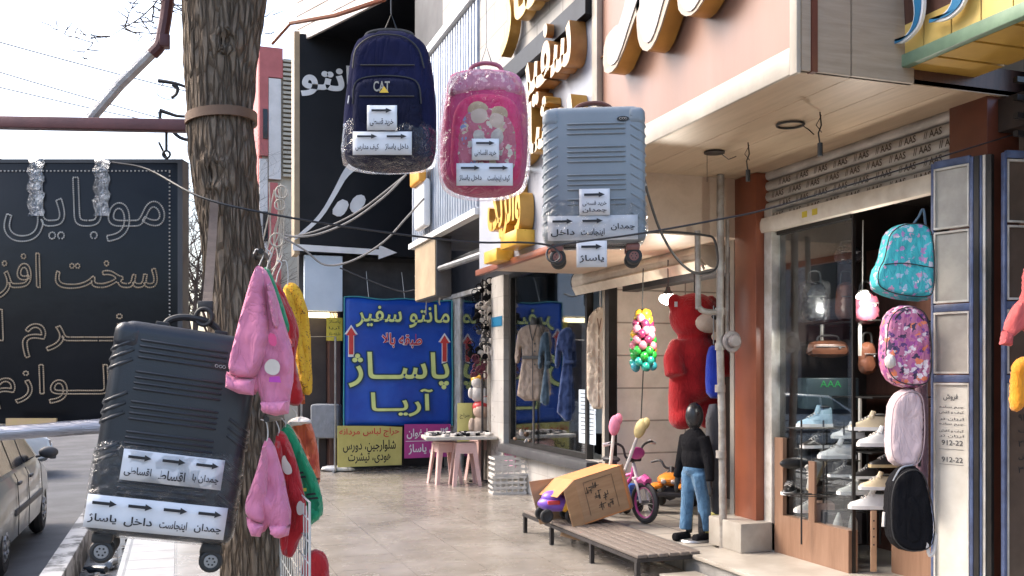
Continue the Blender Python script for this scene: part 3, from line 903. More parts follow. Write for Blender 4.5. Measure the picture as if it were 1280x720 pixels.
g.tube([bn(0, v / 10) + Vector((0, -.008, 0)) for v in range(11)], .012, 6); g.tube([bn(1, v / 10) + Vector((0, -.008, 0)) for v in range(11)], .016, 6)
g.tube([bn(v / 16, 1) + Vector((0, -.008, 0)) for v in range(17)], .012, 6)
g.build('hem', M['banner_edge'], t)
for s, cx, cz, w, h, m in (('مانتو سفیر', .06, .75, 1.56, .38, 'lime'), ('طبقه بالا', .04, .345, .66, .23, 'letter_red'), ('پاســاژ', .0, -.155, 1.66, .60, 'lime'), ('آریــا', .04, -.68, 1.02, .44, 'lime')):
    g = G(); g.text(s, cx, cz, w, h, -.048, 0, .05); g.build('letter_outline', M['dark_green'] if m == 'lime' else M['white_letter'], cl, ang=0)
    g = G(); g.text(s, cx, cz, w, h, -.056, 0, .014); g.build('lettering', M[m], cl, ang=0)
for x, z in ((-.80, .33), (.76, .22)):
    g = G(); g.arrow(x, z, .22, .52, -.048, True); g.build('arrow_outline', M['white_letter'], cl, ang=0)
    g = G(); g.arrow(x, z, .165, .44, -.053, True); g.build('arrow', M['letter_red'], cl, ang=0)
g = G()
for x in (-.5, .1, .62): g.tube([(x, .02, 1.02), (x + .01, .3, 1.5)], .006, 5)
g.build('cord', M['wire_white'], t)
t = thing('yellow_banner', 'yellow cloth banner with black Persian lines under the blue banner', 'banner', (2.96, 15.5, .42))
g = G(); g.prism([(-.52, -.33), (.53, -.32), (.54, .30), (.2, .325), (-.52, .34)], 0, .012); cl = g.build('cloth', M['banner_yellow'], t)
for s, z, w, h, m in (('حراج لباس مردانه', .22, .98, .15, 'letter_red'), ('شلوارجین، دورس', .0, .86, .19, 'ink'), ('هودی، تیشرت', -.19, .70, .17, 'ink')):
    g = G(); g.text(s, 0, z, w, h, -.005, 0, .012); g.build('lettering', M[m], cl, ang=0)
t = thing('magenta_banner', 'small magenta banner with white lettering behind the pink stools', 'banner', (3.88, 15.42, .48))
g = G(); g.prism([(-.36, -.27), (.42, -.26), (.42, .28), (-.36, .29)], 0, .012); cl = g.build('cloth', M['banner_pink'], t)
for s, z, w in (('گالری ارغوان', .14, .70), ('داخل پاساژ', -.13, .64)):
    g = G(); g.text(s, .03, z, w, .18, -.005, 0, .02); g.build('lettering', M['white_letter'], cl, ang=0)
g = G(); g.bb(-.34, .40, -.006, -.003, .005, .015); g.build('rule', M['white_letter'], cl)
t = thing('notice', 'small yellow notice on the column left of the blue banner', 'notice', (2.45, 15.87, 2.33))
g = G(); g.bb(-.13, .13, 0, .012, -.19, .19); p_ = g.build('sheet', M['notice_yellow'], t)
for k, s in enumerate(('پاساژ', 'آریا', 'طبقه بالا')):
    g = G(); g.text(s, 0, .12 - k * .1, .19, .06, -.004); g.build('lettering', M['ink'], p_, ang=0)

# lit letters along the grey signboard
def street_sign(name, label, Y, z, X=2.98):
    return thing(name, label, 'sign', (X, Y, z), W90)
t = street_sign('cream_lettering', 'upper row of cream faced block letters with bronze sides on the grey signboard', 7.62, 4.24)
lettered(t, 'letters', (M['bronze_side'], M['cream_letter']), 'سفیر', 0, 0, 1.12, .62, -.02, .135, .03)
t = street_sign('cream_lettering', 'lower row of cream faced block letters above the grey suitcase', 7.78, 3.68)
lettered(t, 'letters', (M['gold_side'], M['cream_letter']), 'پوشاک', 0, 0, 1.5, .62, -.02, .135, .03)
t = street_sign('gold_lettering', 'gold neon style letters with yellow blocks at the far end of the grey signboard', 8.72, 3.12)
lettered(t, 'letters', (M['gold_side'], M['gold_face']), 'والریک', 0, .07, .95, .58, -.02, .13, .03)
g = G(); g.bb(-.5, -.1, -.06, .12, -.42, -.30, .006); g.bb(.02, .48, -.06, .12, -.34, -.20, .006); g.build('block', M['gold_face'], t)
t = street_sign('yellow_lettering', 'yellow letters up on the pale stone wall above the black band', 8.0, 5.05, 3.0)
lettered(t, 'letters', (M['gold_side'], M['yellow_face']), 'پاساژ', 0, 0, 1.7, .8, -.02, .1, .03)
t = thing('giant_lettering', 'giant white faced letters with gold sides on the peach fascia', 'sign', (2.97, 5.9, 3.9), W90)
for poly in ([(757, 50), (767, 36), (778, 30), (803, -70), (832, -70), (800, 10), (775, 80), (764, 93), (755, 89)],
             [(797, 2), (795, -70), (806, -70), (812, -2), (829, -4), (836, -70), (862, -70), (838, 0), (824, 46), (813, 65), (803, 62), (798, 44)],
             [(846, -70), (915, -70), (884, -4), (869, 19), (856, 21), (848, 9)]):
    def tl(q, X=2.97):
        v = onX(q[0], q[1], X); return (-(v.y - 5.9), v.z - 3.9)
    o = [tl(q) for q in chaikin(poly, 1)]
    g = G(); g.prism(o, 0, .125); L = g.build('letter', M['gold_side'], t, ang=30)
    cx = sum(p[0] for p in o) / len(o); cz = sum(p[1] for p in o) / len(o)
    g = G(); g.prism(o, -.012, -.001); g.build('letter_rim', M['panel_wood'], L, ang=0)
    g = G(); g.prism([(cx + (p[0] - cx) * .72, cz + (p[1] - cz) * .86) for p in o], -.02, -.0125); g.build('letter_face', M['acrylic'], L, ang=0)
# yellow sign box, upper right
t = thing('yellow_sign', 'yellow panelled sign box with blue white-edged letters and slatted underside', 'sign', (3.8, 3.6, 3.32), W90)
g = G(); g.slab([(-.74, 0, 0), (1.6, 0, 0), (1.6, -.06, 1.0), (-.74, -.06, 1.0)], (0, .5, 0)); bx = g.build('sign_box', M['dark_wood'], t)
g = G()
for k in range(12): g.bb(-.73 + k * .195, -.73 + k * .195 + .187, -.012, 0, .03, 1.0)
g.move(Matrix.Shear('XZ', 4, (0, -.06))); g.build('face_panel', M['yellow_face'], bx)
g = G(); g.bb(-.76, 1.6, -.035, .02, -.035, .035, .006); g.bb(-.765, -.735, -.03, .5, -.035, .03); g.build('edge_trim', M['green_trim'], bx)
g = G()
for k in range(9): g.bb(-.72 + k * .25, -.72 + k * .25 + .225, .03, .5, -.03, -.004)
g.build('under_slat', M['yellow_slat'], bx)
def yl(q):
    v = onX(q[0], q[1], 3.76); return (-(v.y - 3.6), v.z - 3.32)
for poly in ([(1117, 55), (1134, 50), (1147, 34), (1150, 10), (1138, -40), (1156, -40), (1162, 0), (1158, 30), (1146, 46), (1132, 56)],
             [(1163, 29), (1182, 22), (1197, 6), (1203, -40), (1222, -40), (1214, 2), (1202, 18), (1186, 28)]):
    o = [yl(q) for q in chaikin(poly, 2)]
    cx = sum(p[0] for p in o) / len(o); cz = sum(p[1] for p in o) / len(o)
    g = G(); g.prism(o, -.075, -.055); L = g.build('letter_rim', M['white_letter'], bx, ang=0)
    n = len(o); ins = []
    for i in range(n):
        a, b, c = (Vector(o[(i + k) % n]) for k in (-2, 0, 2))
        tg = (c - a).normalized(); nn = Vector((-tg.y, tg.x))
        area = sum(o[k][0] * o[(k + 1) % n][1] - o[(k + 1) % n][0] * o[k][1] for k in range(n))
        ins.append(b + nn * (.014 if area > 0 else -.014))
    g = G(); g.prism(ins, -.083, -.076); g.build('letter', M['sign_blue'], bx, ang=0)
# small ones by the arcade
t = thing('light_box', 'beige light box hanging under the ribbed metal front', 'light box', (3.2, 12.4, 3.1))
g = G(); g.bb(-.10, .10, -.62, .5, -.52, .36, .01); o = g.build('box', M['charcoal'], t)
g = G(); g.bb(-.112, -.101, -.6, .48, -.50, .34); g.build('panel', M['tan'], o)
g = G(); g.tube([(0, -.4, -.52), (0, -.38, -.58), (.03, -.3, -.6)], .012, 6); g.tube([(0, .3, -.52), (0, .32, -.7)], .008, 6); g.build('hook', M['steel'], o)
t = thing('blade_sign', 'narrow white and orange blade sign seen edge on beside the black board', 'sign', onX(528, 245, 3.0))
g = G(); g.rbox(.10, .62, .5, .05, .03, (0, 0, -.12)); g.build('lower_panel', M['white'], t)
g = G(); g.rbox(.10, .32, .5, .03, .02, (-.06, 0, .30)); g.build('upper_panel', mat('orange_panel', (.80, .36, .04), rough=.4, bump=0), t)
g = G(); g.tube([(0, 0, .2), (.25, 0, .2)], .03); g.build('bracket', M['steel'], t)
# ------------------------------------------------------------------ tree at the pavement's edge
def bark_mat():
    m, n, l, b = _new('bark')
    v = vec(n, l, None, (1, 1, .16))
    ds = noise_n(n, l, v, 9, 5)
    vm = n.new('ShaderNodeVectorMath'); vm.operation = 'MULTIPLY_ADD'; vm.inputs[1].default_value = (.05, .05, .05)
    cb = n.new('ShaderNodeCombineXYZ'); l.new(ds, cb.inputs[0]); l.new(ds, cb.inputs[1])
    l.new(cb.outputs[0], vm.inputs[0]); l.new(v, vm.inputs[2])
    vo = n.new('ShaderNodeTexVoronoi'); vo.feature = 'DISTANCE_TO_EDGE'; vo.inputs['Scale'].default_value = 46
    l.new(vm.outputs[0], vo.inputs['Vector'])
    f = noise_n(n, l, v, 38, 8, .75, .4)
    base = ramp(n, l, f, [(.3, (.115, .088, .064)), (.52, (.195, .15, .11)), (.72, (.30, .245, .185))])
    cr = ramp(n, l, vo.outputs['Distance'], [(0, (.55, .52, .50)), (.2, (1, 1, 1))])
    l.new(mix(n, l, 1.0, base, cr, 'MULTIPLY'), b.inputs['Base Color'])
    b.inputs['Roughness'].default_value = .9
    b.inputs['Specular IOR Level'].default_value = .2
    ad = n.new('ShaderNodeMath'); ad.operation = 'MULTIPLY_ADD'; ad.inputs[1].default_value = .5
    mr = n.new('ShaderNodeMapRange'); mr.inputs['From Max'].default_value = .22; l.new(vo.outputs['Distance'], mr.inputs[0])
    l.new(f, ad.inputs[0]); l.new(mr.outputs[0], ad.inputs[2])
    bumpn(n, l, b, ad.outputs[0], 1.0, .016)
    return m
M['bark'] = bark_mat()
M['twig'] = mat('twig', (.09, .065, .055), (.05, .04, .035), 8, .8, bump=.2)
def rough_trunk(pts, rad, seg=96, step=.011, amp=.0125, seed=0):
    cp = curve_pts(pts, 12)
    cr = [v.x for v in curve_pts([(r, 0, 0) for r in rad], 12)]
    L = [0]
    for a, b in zip(cp, cp[1:]): L.append(L[-1] + (b - a).length)
    n = int(L[-1] / step)
    rings = []
    j = 0
    for i in range(n + 1):
        s = L[-1] * i / n
        while j < len(L) - 2 and L[j + 1] < s: j += 1
        t = (s - L[j]) / max(1e-6, L[j + 1] - L[j])
        c = cp[j].lerp(cp[j + 1], t); r = cr[j] + (cr[j + 1] - cr[j]) * t
        ring = []
        for k in range(seg):
            a = 2 * PI * k / seg
            q = Vector((math.cos(a), math.sin(a), 0))
            w = Vector((q.x * 5.5 + .5 * noise.noise(Vector((c.z * 2.5, 1, q.x))), q.y * 5.5, c.z * 1.9 + seed))
            w2 = w * 2.1 + Vector((0, 0, 5))
            rdg = (1 - abs(noise.noise(w * 1.3))) ** 3 * .9 + (1 - abs(noise.noise(w2))) ** 2 * .55 - .7
            big = noise.noise(Vector((q.x * 1.2, q.y * 1.2, c.z * .9 + seed))) * .07
            kn = 0
            for (ka, kz, kr) in ((-2.0, 2.35, .07), (-1.1, 1.25, .055), (-2.5, 3.1, .08), (-1.5, 2.85, .05)):
                da = (a - ka + PI) % (2 * PI) - PI
                dd = math.hypot(da * r, (c.z - kz)) / kr
                if dd < 1.6: kn += .014 * (math.exp(-((dd - .75) / .3) ** 2) - .7 * math.exp(-(dd / .5) ** 2))
            w3 = Vector((q.x * 14, q.y * 14, c.z * 5 + seed))
            rdg += .35 * noise.noise(w3) + .22 * noise.noise(w3 * 2.2)
            ring.append(c + q * (r * (1 + big) + amp * rdg + kn))
        rings.append(ring)
    return rings
t = thing('street_tree', 'rough barked leaning street tree at the pavement edge carrying the black suitcase', 'tree', (.28, 3.95, 0))
TD = 3.72
tp = [P(338, 1000, TD), P(330, 860, TD), P(322, 720, TD), P(313, 560, TD), P(303, 420, TD), (P(290, 300, TD)), P(280, 200, TD), P(275, 140, TD), P(277, 70, TD), P(281, 0, TD), P(282, -70, TD)]
tr = [.185, .150, .134, .128, .122, .116, .120, .118, .132, .150, .165]
g = G(); g.loops(rough_trunk(tp, tr)); trunk = g.build('trunk', M['bark'], t, True, ang=80)
top = P(282, -60, TD)
random.seed(3)
def limb(base, d, ln, r, depth, store):
    pts = [base]; p = base.copy(); d = d.normalized()
    n = 6
    for i in range(n):
        d = (d + Vector((random.uniform(-.2, .2), random.uniform(-.2, .2), random.uniform(-.05, .15)))).normalized()
        p = p + d * ln / n
        pts.append(p)
        if depth and i >= 1:
            for _ in range(2 if depth > 1 else 1):
                a = random.uniform(0, 2 * PI)
                side = Vector((math.cos(a), math.sin(a), random.uniform(-.2, .6)))
                limb(p, d * .7 + side, ln * random.uniform(.35, .55), r * (1 - i / n) * .5 + .002, depth - 1, store)
    store.append((pts, [r * (1 - .8 * i / n) for i in range(n + 1)]))
for d, r in (((-.55, .1, 1), .10), ((.5, .35, 1), .11), ((.05, -.5, 1), .085)):
    st = []
    limb(top - Vector(d) * .12, Vector(d), 2.3, r, 3, st)
    g = G()
    for pts, rr in st: g.tube(pts, rr, 6 if rr[0] > .02 else 4)
    g.build('limb', M['bark'] if r > .05 else M['twig'], t, True, ang=80)
st = []
for b0, d0 in ((P(215, -30, 3.8), (-.25, .1, -.55)), (P(240, -25, 3.8), (-.5, 0, -.35)), (P(170, -20, 3.9), (.9, .1, -.5))):
    limb(b0, Vector(d0), .42, .004, 2, st)
g = G()
for pts, rr in st: g.tube(pts, rr, 4)
g.tube([top + Vector((-.05, 0, .4)), P(240, -25, 3.8), P(215, -30, 3.8), P(170, -20, 3.9)], [.02, .008, .006, .004], 5)
g.build('twigs', M['twig'], t, True)

# far bare trees seen beside the trunk
def bare_tree(label, px, d, h, seed):
    random.seed(seed)
    b = P(px, HOR, d); b.z = -.2
    tt = thing('bare_tree', label, 'tree', b, 0, 'bare winter trees along the road')
    st = []
    g = G(); g.tube([(0, 0, 0), (.05, 0, h * .25), (-.03, 0, h * .42)], [.16, .12, .10], 8); g.build('trunk', M['twig'], tt)
    for k in range(6):
        a = k * 1.1
        limb(Vector((0, 0, h * (.28 + .03 * k))), Vector((math.cos(a) * .5, math.sin(a) * .5, 1)), h * .55, .06, 3, st)
    g = G()
    for pts, rr in st: g.tube(pts, rr, 4)
    g.build('crown', M['twig'], tt)
bare_tree('bare winter tree just beyond the right end of the black board', 243, 24, 6.2, 5)
bare_tree('bare winter tree further off behind the leaning trunk', 272, 33, 7.2, 8)

# bar from the trunk, its brace and the things on it
t = thing('hanging_bar', 'dark red steel bar strapped to the trunk with a silver-wrapped brace', 'bar', P(120, 155, 3.78))
def bar(a, b, w, h):
    a, b = Vector(a), Vector(b)
    d = (b - a); L = d.length; x = d.normalized(); y = Vector((0, 0, 1)).cross(x).normalized(); z = x.cross(y)
    m = Matrix((x, y, z)).transposed()
    return (a + b) / 2, (L, w, h), m
g = G(); c_, d_, m_ = bar(P(-90, 152, 3.82), P(246, 158, 3.70), .05, .045); g.box(c_, d_, .004, m=m_); g.build('beam', M['bar_red'], t, True)
g = G(); a_ = P(277, 150, TD)
for dz in (-.008, .008): pass
g2 = []
for k in range(40):
    a = 2 * PI * k / 40
    g2.append(a_ + Vector((math.cos(a) * .135, math.sin(a) * .135, .012 * math.cos(a + .6))))
for off in (0,):
    rr = [[p + Vector((0, 0, -.018)) for p in g2], [p + Vector((0, 0, .018)) for p in g2]]
    inn = [[a_ + (p - a_) * .93 + Vector((0, 0, s)) for p in g2] for s in (.018, -.018)]
    A4 = [[g.bm.verts.new(p) for p in r] for r in (rr[0], rr[1], inn[0], inn[1])]
    for q in range(4):
        for k in range(40):
            g.bm.faces.new((A4[q][k], A4[q][(k + 1) % 40], A4[(q + 1) % 4][(k + 1) % 40], A4[(q + 1) % 4][k]))
g.build('collar', M['brown_belt'], t, True)
g = G(); g.tube([P(113, 148, 3.8), P(150, 105, 3.8), P(196, 60, 3.8)], .022, 10); g.build('brace', mat('silver_tape', (.50, .49, .48), (.36, .34, .33), 20, .35, bump=.5, bscale=40, dist=.01, metal=.3), t, True)
g = G(); g.tube(curve_pts([P(190, 68, 3.8), P(199, 58, 3.8), P(203, 45, 3.8), P(208, 15, 3.8), P(214, -40, 3.8)], 4), .024, 10); g.box(P(206, 52, 3.8), (.04, .05, .05), .005); g.build('upright', M['bar_red'], t, True)
g = G(); g.tube([P(208, 163, 3.74), P(208, 188, 3.74)], .006, 6); g.ring(P(208, 193, 3.74), .014, .0045, m=Matrix.Rotation(-TH, 3, 'Z')); g.build('hook', M['dark_frame'], t, True)

# LED board
t = faced('led_board', 'black board with dotted outline Persian lettering and clear tape hanging from the red bar', 'sign', 50, 530, 3.86)
k_ = 3.86 / FPX
bw0, bw1, bh = -190 * k_, 178 * k_, 330 * k_
g = G(); g.bb(bw0, bw1, 0, .07, 0, bh, .008); board = g.build('board', mat('board_film', (.008, .009, .012), (.004, .005, .007), 2.5, .3, bump=.3, bscale=5, dist=.01, spec=.25), t)
g = G(); g.bb(bw1 - .018, bw1 + .002, -.004, .072, -.002, bh + .003); g.bb(bw0, bw1 - .018, -.004, .072, bh - .012, bh + .003); g.build('edge', M['charcoal'], board)
def led_loops(s):
    v, f, e = text_mesh(s, 0, .035, False, 6)
    adj = {}
    for a, b in e:
        adj.setdefault(a, []).append(b); adj.setdefault(b, []).append(a)
    seen, out = set(), []
    for a in adj:
        if a in seen: continue
        lp = [a]; seen.add(a); cur = a
        while True:
            nx_ = [q for q in adj[cur] if q not in seen]
            if not nx_: break
            cur = nx_[0]; seen.add(cur); lp.append(cur)
        if len(lp) > 2: out.append([(v[q][0], v[q][1]) for q in lp])
    return out, v
def wind(p, lp):
    w = 0
    for (x0, y0), (x1, y1) in zip(lp, lp[1:] + lp[:1]):
        if (y0 <= p[1]) != (y1 <= p[1]):
            x = x0 + (p[1] - y0) * (x1 - x0) / (y1 - y0)
            if x > p[0]: w += 1 if y1 > y0 else -1
    return w
def led_text(g, s, x1, zc, w, h, y, sp=.0078, r=.0030):
    """bulbs along the outlines of the text, right edge at x1"""
    lps, v = led_loops(s)
    xs = [p[0] for p in v]; zs = [p[1] for p in v]
    kx, kz = w / (max(xs) - min(xs)), h / (max(zs) - min(zs))
    area = lambda L: sum(a[0] * b[1] - b[0] * a[1] for a, b in zip(L, L[1:] + L[:1]))
    big = max(lps, key=lambda L: abs(area(L)))
    so = 1 if area(big) > 0 else -1
    acc = 0
    for L in lps:
        oth = [q for q in lps if q is not L]
        hole = (area(L) > 0) != (so > 0)
        for (a, b) in zip(L, L[1:] + L[:1]):
            A_ = Vector(((a[0] - max(xs)) * kx + x1, (a[1] - (max(zs) + min(zs)) / 2) * kz + zc))
            B_ = Vector(((b[0] - max(xs)) * kx + x1, (b[1] - (max(zs) + min(zs)) / 2) * kz + zc))
            d = (B_ - A_).length
            q = acc
            while q < d:
                t_ = q / d
                raw = (a[0] + (b[0] - a[0]) * t_, a[1] + (b[1] - a[1]) * t_)
                W = sum(wind(raw, o) for o in oth)
                if W == (so if hole else 0):
                    p = A_.lerp(B_, t_)
                    led(g, p.x, p.y, y, r)
                q += sp
            acc = q - d
def led(g, x, z, y, r):
    g._add([(x - r, y, z - r), (x + r, y, z - r), (x + r, y, z + r), (x - r, y, z + r), (x, y - r * 1.3, z)], [(0, 1, 4), (1, 2, 4), (2, 3, 4), (3, 0, 4)])
M['bulb'] = mat('bulb', (.60, .57, .52), (.48, .45, .41), 30, .4, bump=0)
M['bulb_warm'] = mat('bulb_warm', (.56, .43, .30), (.44, .33, .22), 30, .4, bump=0)
def row(s, px1, pyc, wpx, hpx, m):
    g = G(); led_text(g, s, (px1 - 50) * k_, (530 - pyc) * k_, wpx * k_, hpx * k_, -.004)
    g.build('lettering', M[m], board, ang=0)
row('موبایل', 206, 262, 200, 80, 'bulb')
row('سخت افزار', 197, 345, 232, 56, 'bulb_warm')
row('نـــرم افزار', 156, 417, 262, 60, 'bulb_warm')
row('لــوازم جانبی', 136, 484, 300, 56, 'bulb_warm')
g = G()
for i in range(72): led(g, bw0 + .04 + i * (bw1 - bw0 - .09) / 71, bh - .045, -.004, .0032)
for i in range(66): led(g, bw1 - .05, .03 + i * (bh - .08) / 65, -.004, .0032)
g.build('border_lights', M['bulb'], board, ang=0)
for px in (46, 128):
    g = G()
    vs = []
    for j in range(14):
        for i in (0, 1):
            vs.append(((px - 50 + (i - .5) * 19 + 2 * math.sin(j * 1.7)) * k_, -.008 - .004 * (j % 2), (330 - j * 5.5) * k_ + .004))
    g._add(vs, [(2 * j, 2 * j + 1, 2 * j + 3, 2 * j + 2) for j in range(13)])
    evaluated(g.build('tape', M['tape'], t), ('SOLIDIFY', dict(thickness=.002)))
g = G(); g.tube([(bw0 + .05, .03, bh), (bw0 + .05, .03, bh + .14)], .005, 6); g.tube([(158 * k_, .02, bh), (158 * k_, -.08, bh + .05)], .005, 6); g.build('hanger', M['dark_frame'], t)
# plastic wrapped pole below it
t = faced('wrapped_pole', 'plastic wrapped silver pole with a pink strip lying along it below the black board', 'pole', 20, 540, 3.80)
g = G()
pts = [Vector(((x - 20) * k_, 0, (1.5 - (x - 20) * .055 * -1) * k_ * 0 + (x - 20) * .07 * k_)) for x in range(-160, 150, 6)]
g.tube(pts, [.030 + .0025 * noise.noise(Vector((i * .3, 0, 0))) for i in range(len(pts))], 12); g.build('pole', mat('silver_film', (.40, .40, .43), (.20, .20, .23), 4, .25, bump=.8, bscale=16, dist=.015, stretch=(.25, 1, 2.5), metal=.35), t)
g = G(); g.box((20 * k_, -.005, 11.5 * k_), (62 * k_, .01, 11 * k_)); g.build('strip', mat('pink_strip', (.62, .32, .28), (.55, .40, .14), 4, .5), t)

# power lines
for i, (y0, y1, d) in enumerate(((47, 108, 13), (80, 152, 13.4), (113, 152, 13.8))):
    t = thing('power_line', ('highest', 'middle', 'lowest')[i] + ' thin power line crossing the sky left of the tree', 'power line', P(0, y0, d), 0, 'power lines over the road')
    g = G(); g.tube(sag(P(-220, y0 - 58, d - 2), P(300, y1 + 22, d + 3), .05), .009, 5); g.build('wire', M['grey_cable'], t, True)
t = thing('wire_bracket', 'bundle of dark wire ends and clips sticking out left of the trunk', 'wire', P(225, 120, 4.4))
g = G()
for pts in ([(198, 101), (206, 102), (218, 104), (228, 107), (240, 112)], [(216, 106), (222, 110), (220, 118), (214, 122)], [(200, 138), (212, 142), (222, 145), (240, 146)], [(212, 160), (225, 172), (240, 176), (250, 180)], [(200, 140), (200, 152)]):
    g.tube(curve_pts([P(x, y, 4.4) for x, y in pts], 3), [.010, .006], 6)
g.tube(curve_pts([P(206, 102, 4.4), P(196, 116, 4.4), P(208, 124, 4.4), P(222, 122, 4.4)], 4), .002, 4)
g.build('wires', M['cable'], t, True)

# ------------------------------------------------------------------ the cars
def car(name, label, loc, rz, paint):
    t = thing(name, label, 'car', loc, rz, 'cars along the road')
    # local: +y front, x right; 4.35 long
    st = [(-2.15, .42, .72, .70), (-2.10, .30, .86, .77), (-1.9, .22, .90, .81), (-1.2, .2, .92, .83), (-.2, .2, .92, .835), (.75, .2, .92, .83), (1.0, .2, .90, .825), (1.75, .22, .80, .80), (2.05, .28, .70, .74), (2.14, .38, .60, .66)]
    rings = []
    for y, z0, z1, hw in st:
        pr = [(-.78, z0), (-.97, z0 + .07), (-1.0, (z0 + z1) / 2 - .02), (-.985, z1 - .12), (-.93, z1 - .02), (-.86, z1), (.86, z1), (.93, z1 - .02), (.985, z1 - .12), (1.0, (z0 + z1) / 2 - .02), (.97, z0 + .07), (.78, z0)]
        rings.append([Vector((x * hw, y, z)) for x, z in pr])
    g = G(); g.loops(rings); body = g.build('body', paint, t)
    cut = G()
    for y in (-1.32, 1.33):
        cut.disc((0, y, .29), .345, 3, 'x', 28)
    c = cut.build('cut', None, None)
    mid = G(); mid.bb(-.52, .52, -2.4, 2.4, -.2, 1)
    evaluated(body, ('BOOLEAN', dict(object=c, operation='DIFFERENCE', solver='EXACT')))
    bpy.data.objects.remove(c); mid.bm.free()
    body.data.shade_smooth(); body.data.set_sharp_from_angle(angle=R(30))
    g = G()
    hs = [(-1.72, .90, .78), (-1.05, 1.34, .60), (-.2, 1.40, .615), (.25, 1.38, .60), (1.02, .89, .76)]
    cab = [[Vector((sx * w, y, z)) for sx in (-1, 1)] for y, z, w in hs]
    wb = .79
    def cs(y, z, w):
        return [Vector((-wb, y, .885)), Vector((-w, y, z - .03)), Vector((-w + .07, y, z)), Vector((w - .07, y, z)), Vector((w, y, z - .03)), Vector((wb, y, .885))]
    g.loops([[Vector((p.x, -1.72, .886 + .001 * i)) for i, p in enumerate(cs(0, .9, .72))]] + [cs(-1.05, 1.34, .62), cs(-.2, 1.40, .63), cs(.25, 1.38, .62)] + [[Vector((p.x, 1.02, .886 + .001 * i)) for i, p in enumerate(cs(0, .9, .72))]])
    roof = g.build('roof', paint, t, ang=30)
    def wx(z): return .79 - (.79 - .625) * (z - .885) / (1.35 - .885) + .006
    for s in (-1, 1):
        for poly in ([(-1.50, .93), (-1.06, 1.27), (-.82, 1.31), (-.82, .93)], [(-.76, .93), (-.76, 1.31), (-.13, 1.335), (-.13, .93)], [(-.07, .93), (-.07, 1.335), (.24, 1.31), (.76, .95), (.76, .93)]):
            g = G(); g.slab([(s * wx(z), y, z) for y, z in poly], (s * .006, 0, 0)); w = g.build('window', M['window_dark'], roof, ang=0)
        g = G(); g.bb(s * .832 - .012, s * .832 + .012, -.95, .95, .50, .56, .006); g.build('side_strip', M['charcoal'], body)
        for y in (-.72, .05):
            g = G(); g.bb(s * .826 - .014, s * .826 + .014, y, y + .17, .77, .80, .006); g.build('door_handle', M['charcoal'], body)
        for y in (-.79, -.10, .88):
            g = G(); g.tube([(s * .836, y, .30), (s * .842, y, .56), (s * .828, y, .83), (s * .80, y, .895)], .004, 4); g.build('door_gap', M['cable'], body)
        m = G(); m.ell((s * .93, .68, .98), (.10, .045, .065)); m.tube([(s * .80, .72, .93), (s * .9, .68, .96)], .015); m.build('mirror', M['charcoal'], body)
        g = G(); g.box((s * .56, -2.125, .66), (.32, .06, .16), .01); g.build('tail_light', mat('tail_red', (.35, .02, .02), rough=.15, bump=0) if 'tail_red' not in bpy.data.materials else bpy.data.materials['tail_red'], body)
        g = G(); g.box((s * .52, 2.07, .60), (.30, .10, .12), .02); g.build('headlight', M['acrylic'], body)
        for y in (-1.32, 1.33):
            g = G(); g.ring((s * .735, y, .29), .215, .078, 'x', 28, 10); ty = g.build('tyre', M['tyre'], t)
            g = G(); g.disc((s * .785, y, .29), .155, .04, 'x', 24, .01)
            for k in range(8):
                a = k * PI / 4
                g.box((s * .81, y + math.cos(a) * .10, .29 + math.sin(a) * .10), (.02, .035, .05), .004, m=Matrix.Rotation(a, 3, 'X'))
            g.disc((s * .81, y, .29), .045, .03, 'x', 14, .006); g.build('rim', M['alloy'], ty)
    g = G(); g.slab([(-.60, -1.56, .94), (.60, -1.56, .94), (.53, -1.10, 1.29), (-.53, -1.10, 1.29)], (0, -.012, .012)); g.build('rear_window', M['window_dark'], roof, ang=0)
    g = G(); g.slab([(-.64, .93, .95), (.64, .93, .95), (.55, .32, 1.33), (-.55, .32, 1.33)], (0, .012, .012)); g.build('windscreen', M['window_dark'], roof, ang=0)
    for y in (-2.14, 2.14):
        g = G(); g.box((0, y, .40), (1.46, .12, .17), .03); g.build('bumper', M['charcoal'], body)
    g = G(); g.bb(-.26, .26, -2.185, -2.16, .55, .66, .004); g.build('number_plate', M['paper'], body)
    return t
M['tyre'] = mat('tyre', (.025, .025, .026), (.015, .015, .015), 8, .75, bump=.3)
M['alloy'] = mat('alloy', (.40, .40, .41), (.28, .28, .29), 8, .35, metal=.7, bump=.05)
M['car_silver'] = mat('car_silver', (.28, .30, .30), (.21, .225, .225), 1.2, .3, metal=.55, coat=.5, bump=.03)
M['car_white'] = mat('car_white', (.66, .66, .65), (.58, .58, .57), 1.2, .3, coat=.4, bump=0)
car('parked_car', 'silver saloon parked along the kerb left of the black suitcase', (-2.27, 11.05, -.25), 0, M['car_silver'])
car('passing_car', 'white car crossing the road further ahead, half hidden by the wrapped pole', (-4.35, 19.3, -.25), R(-78), M['car_white'])

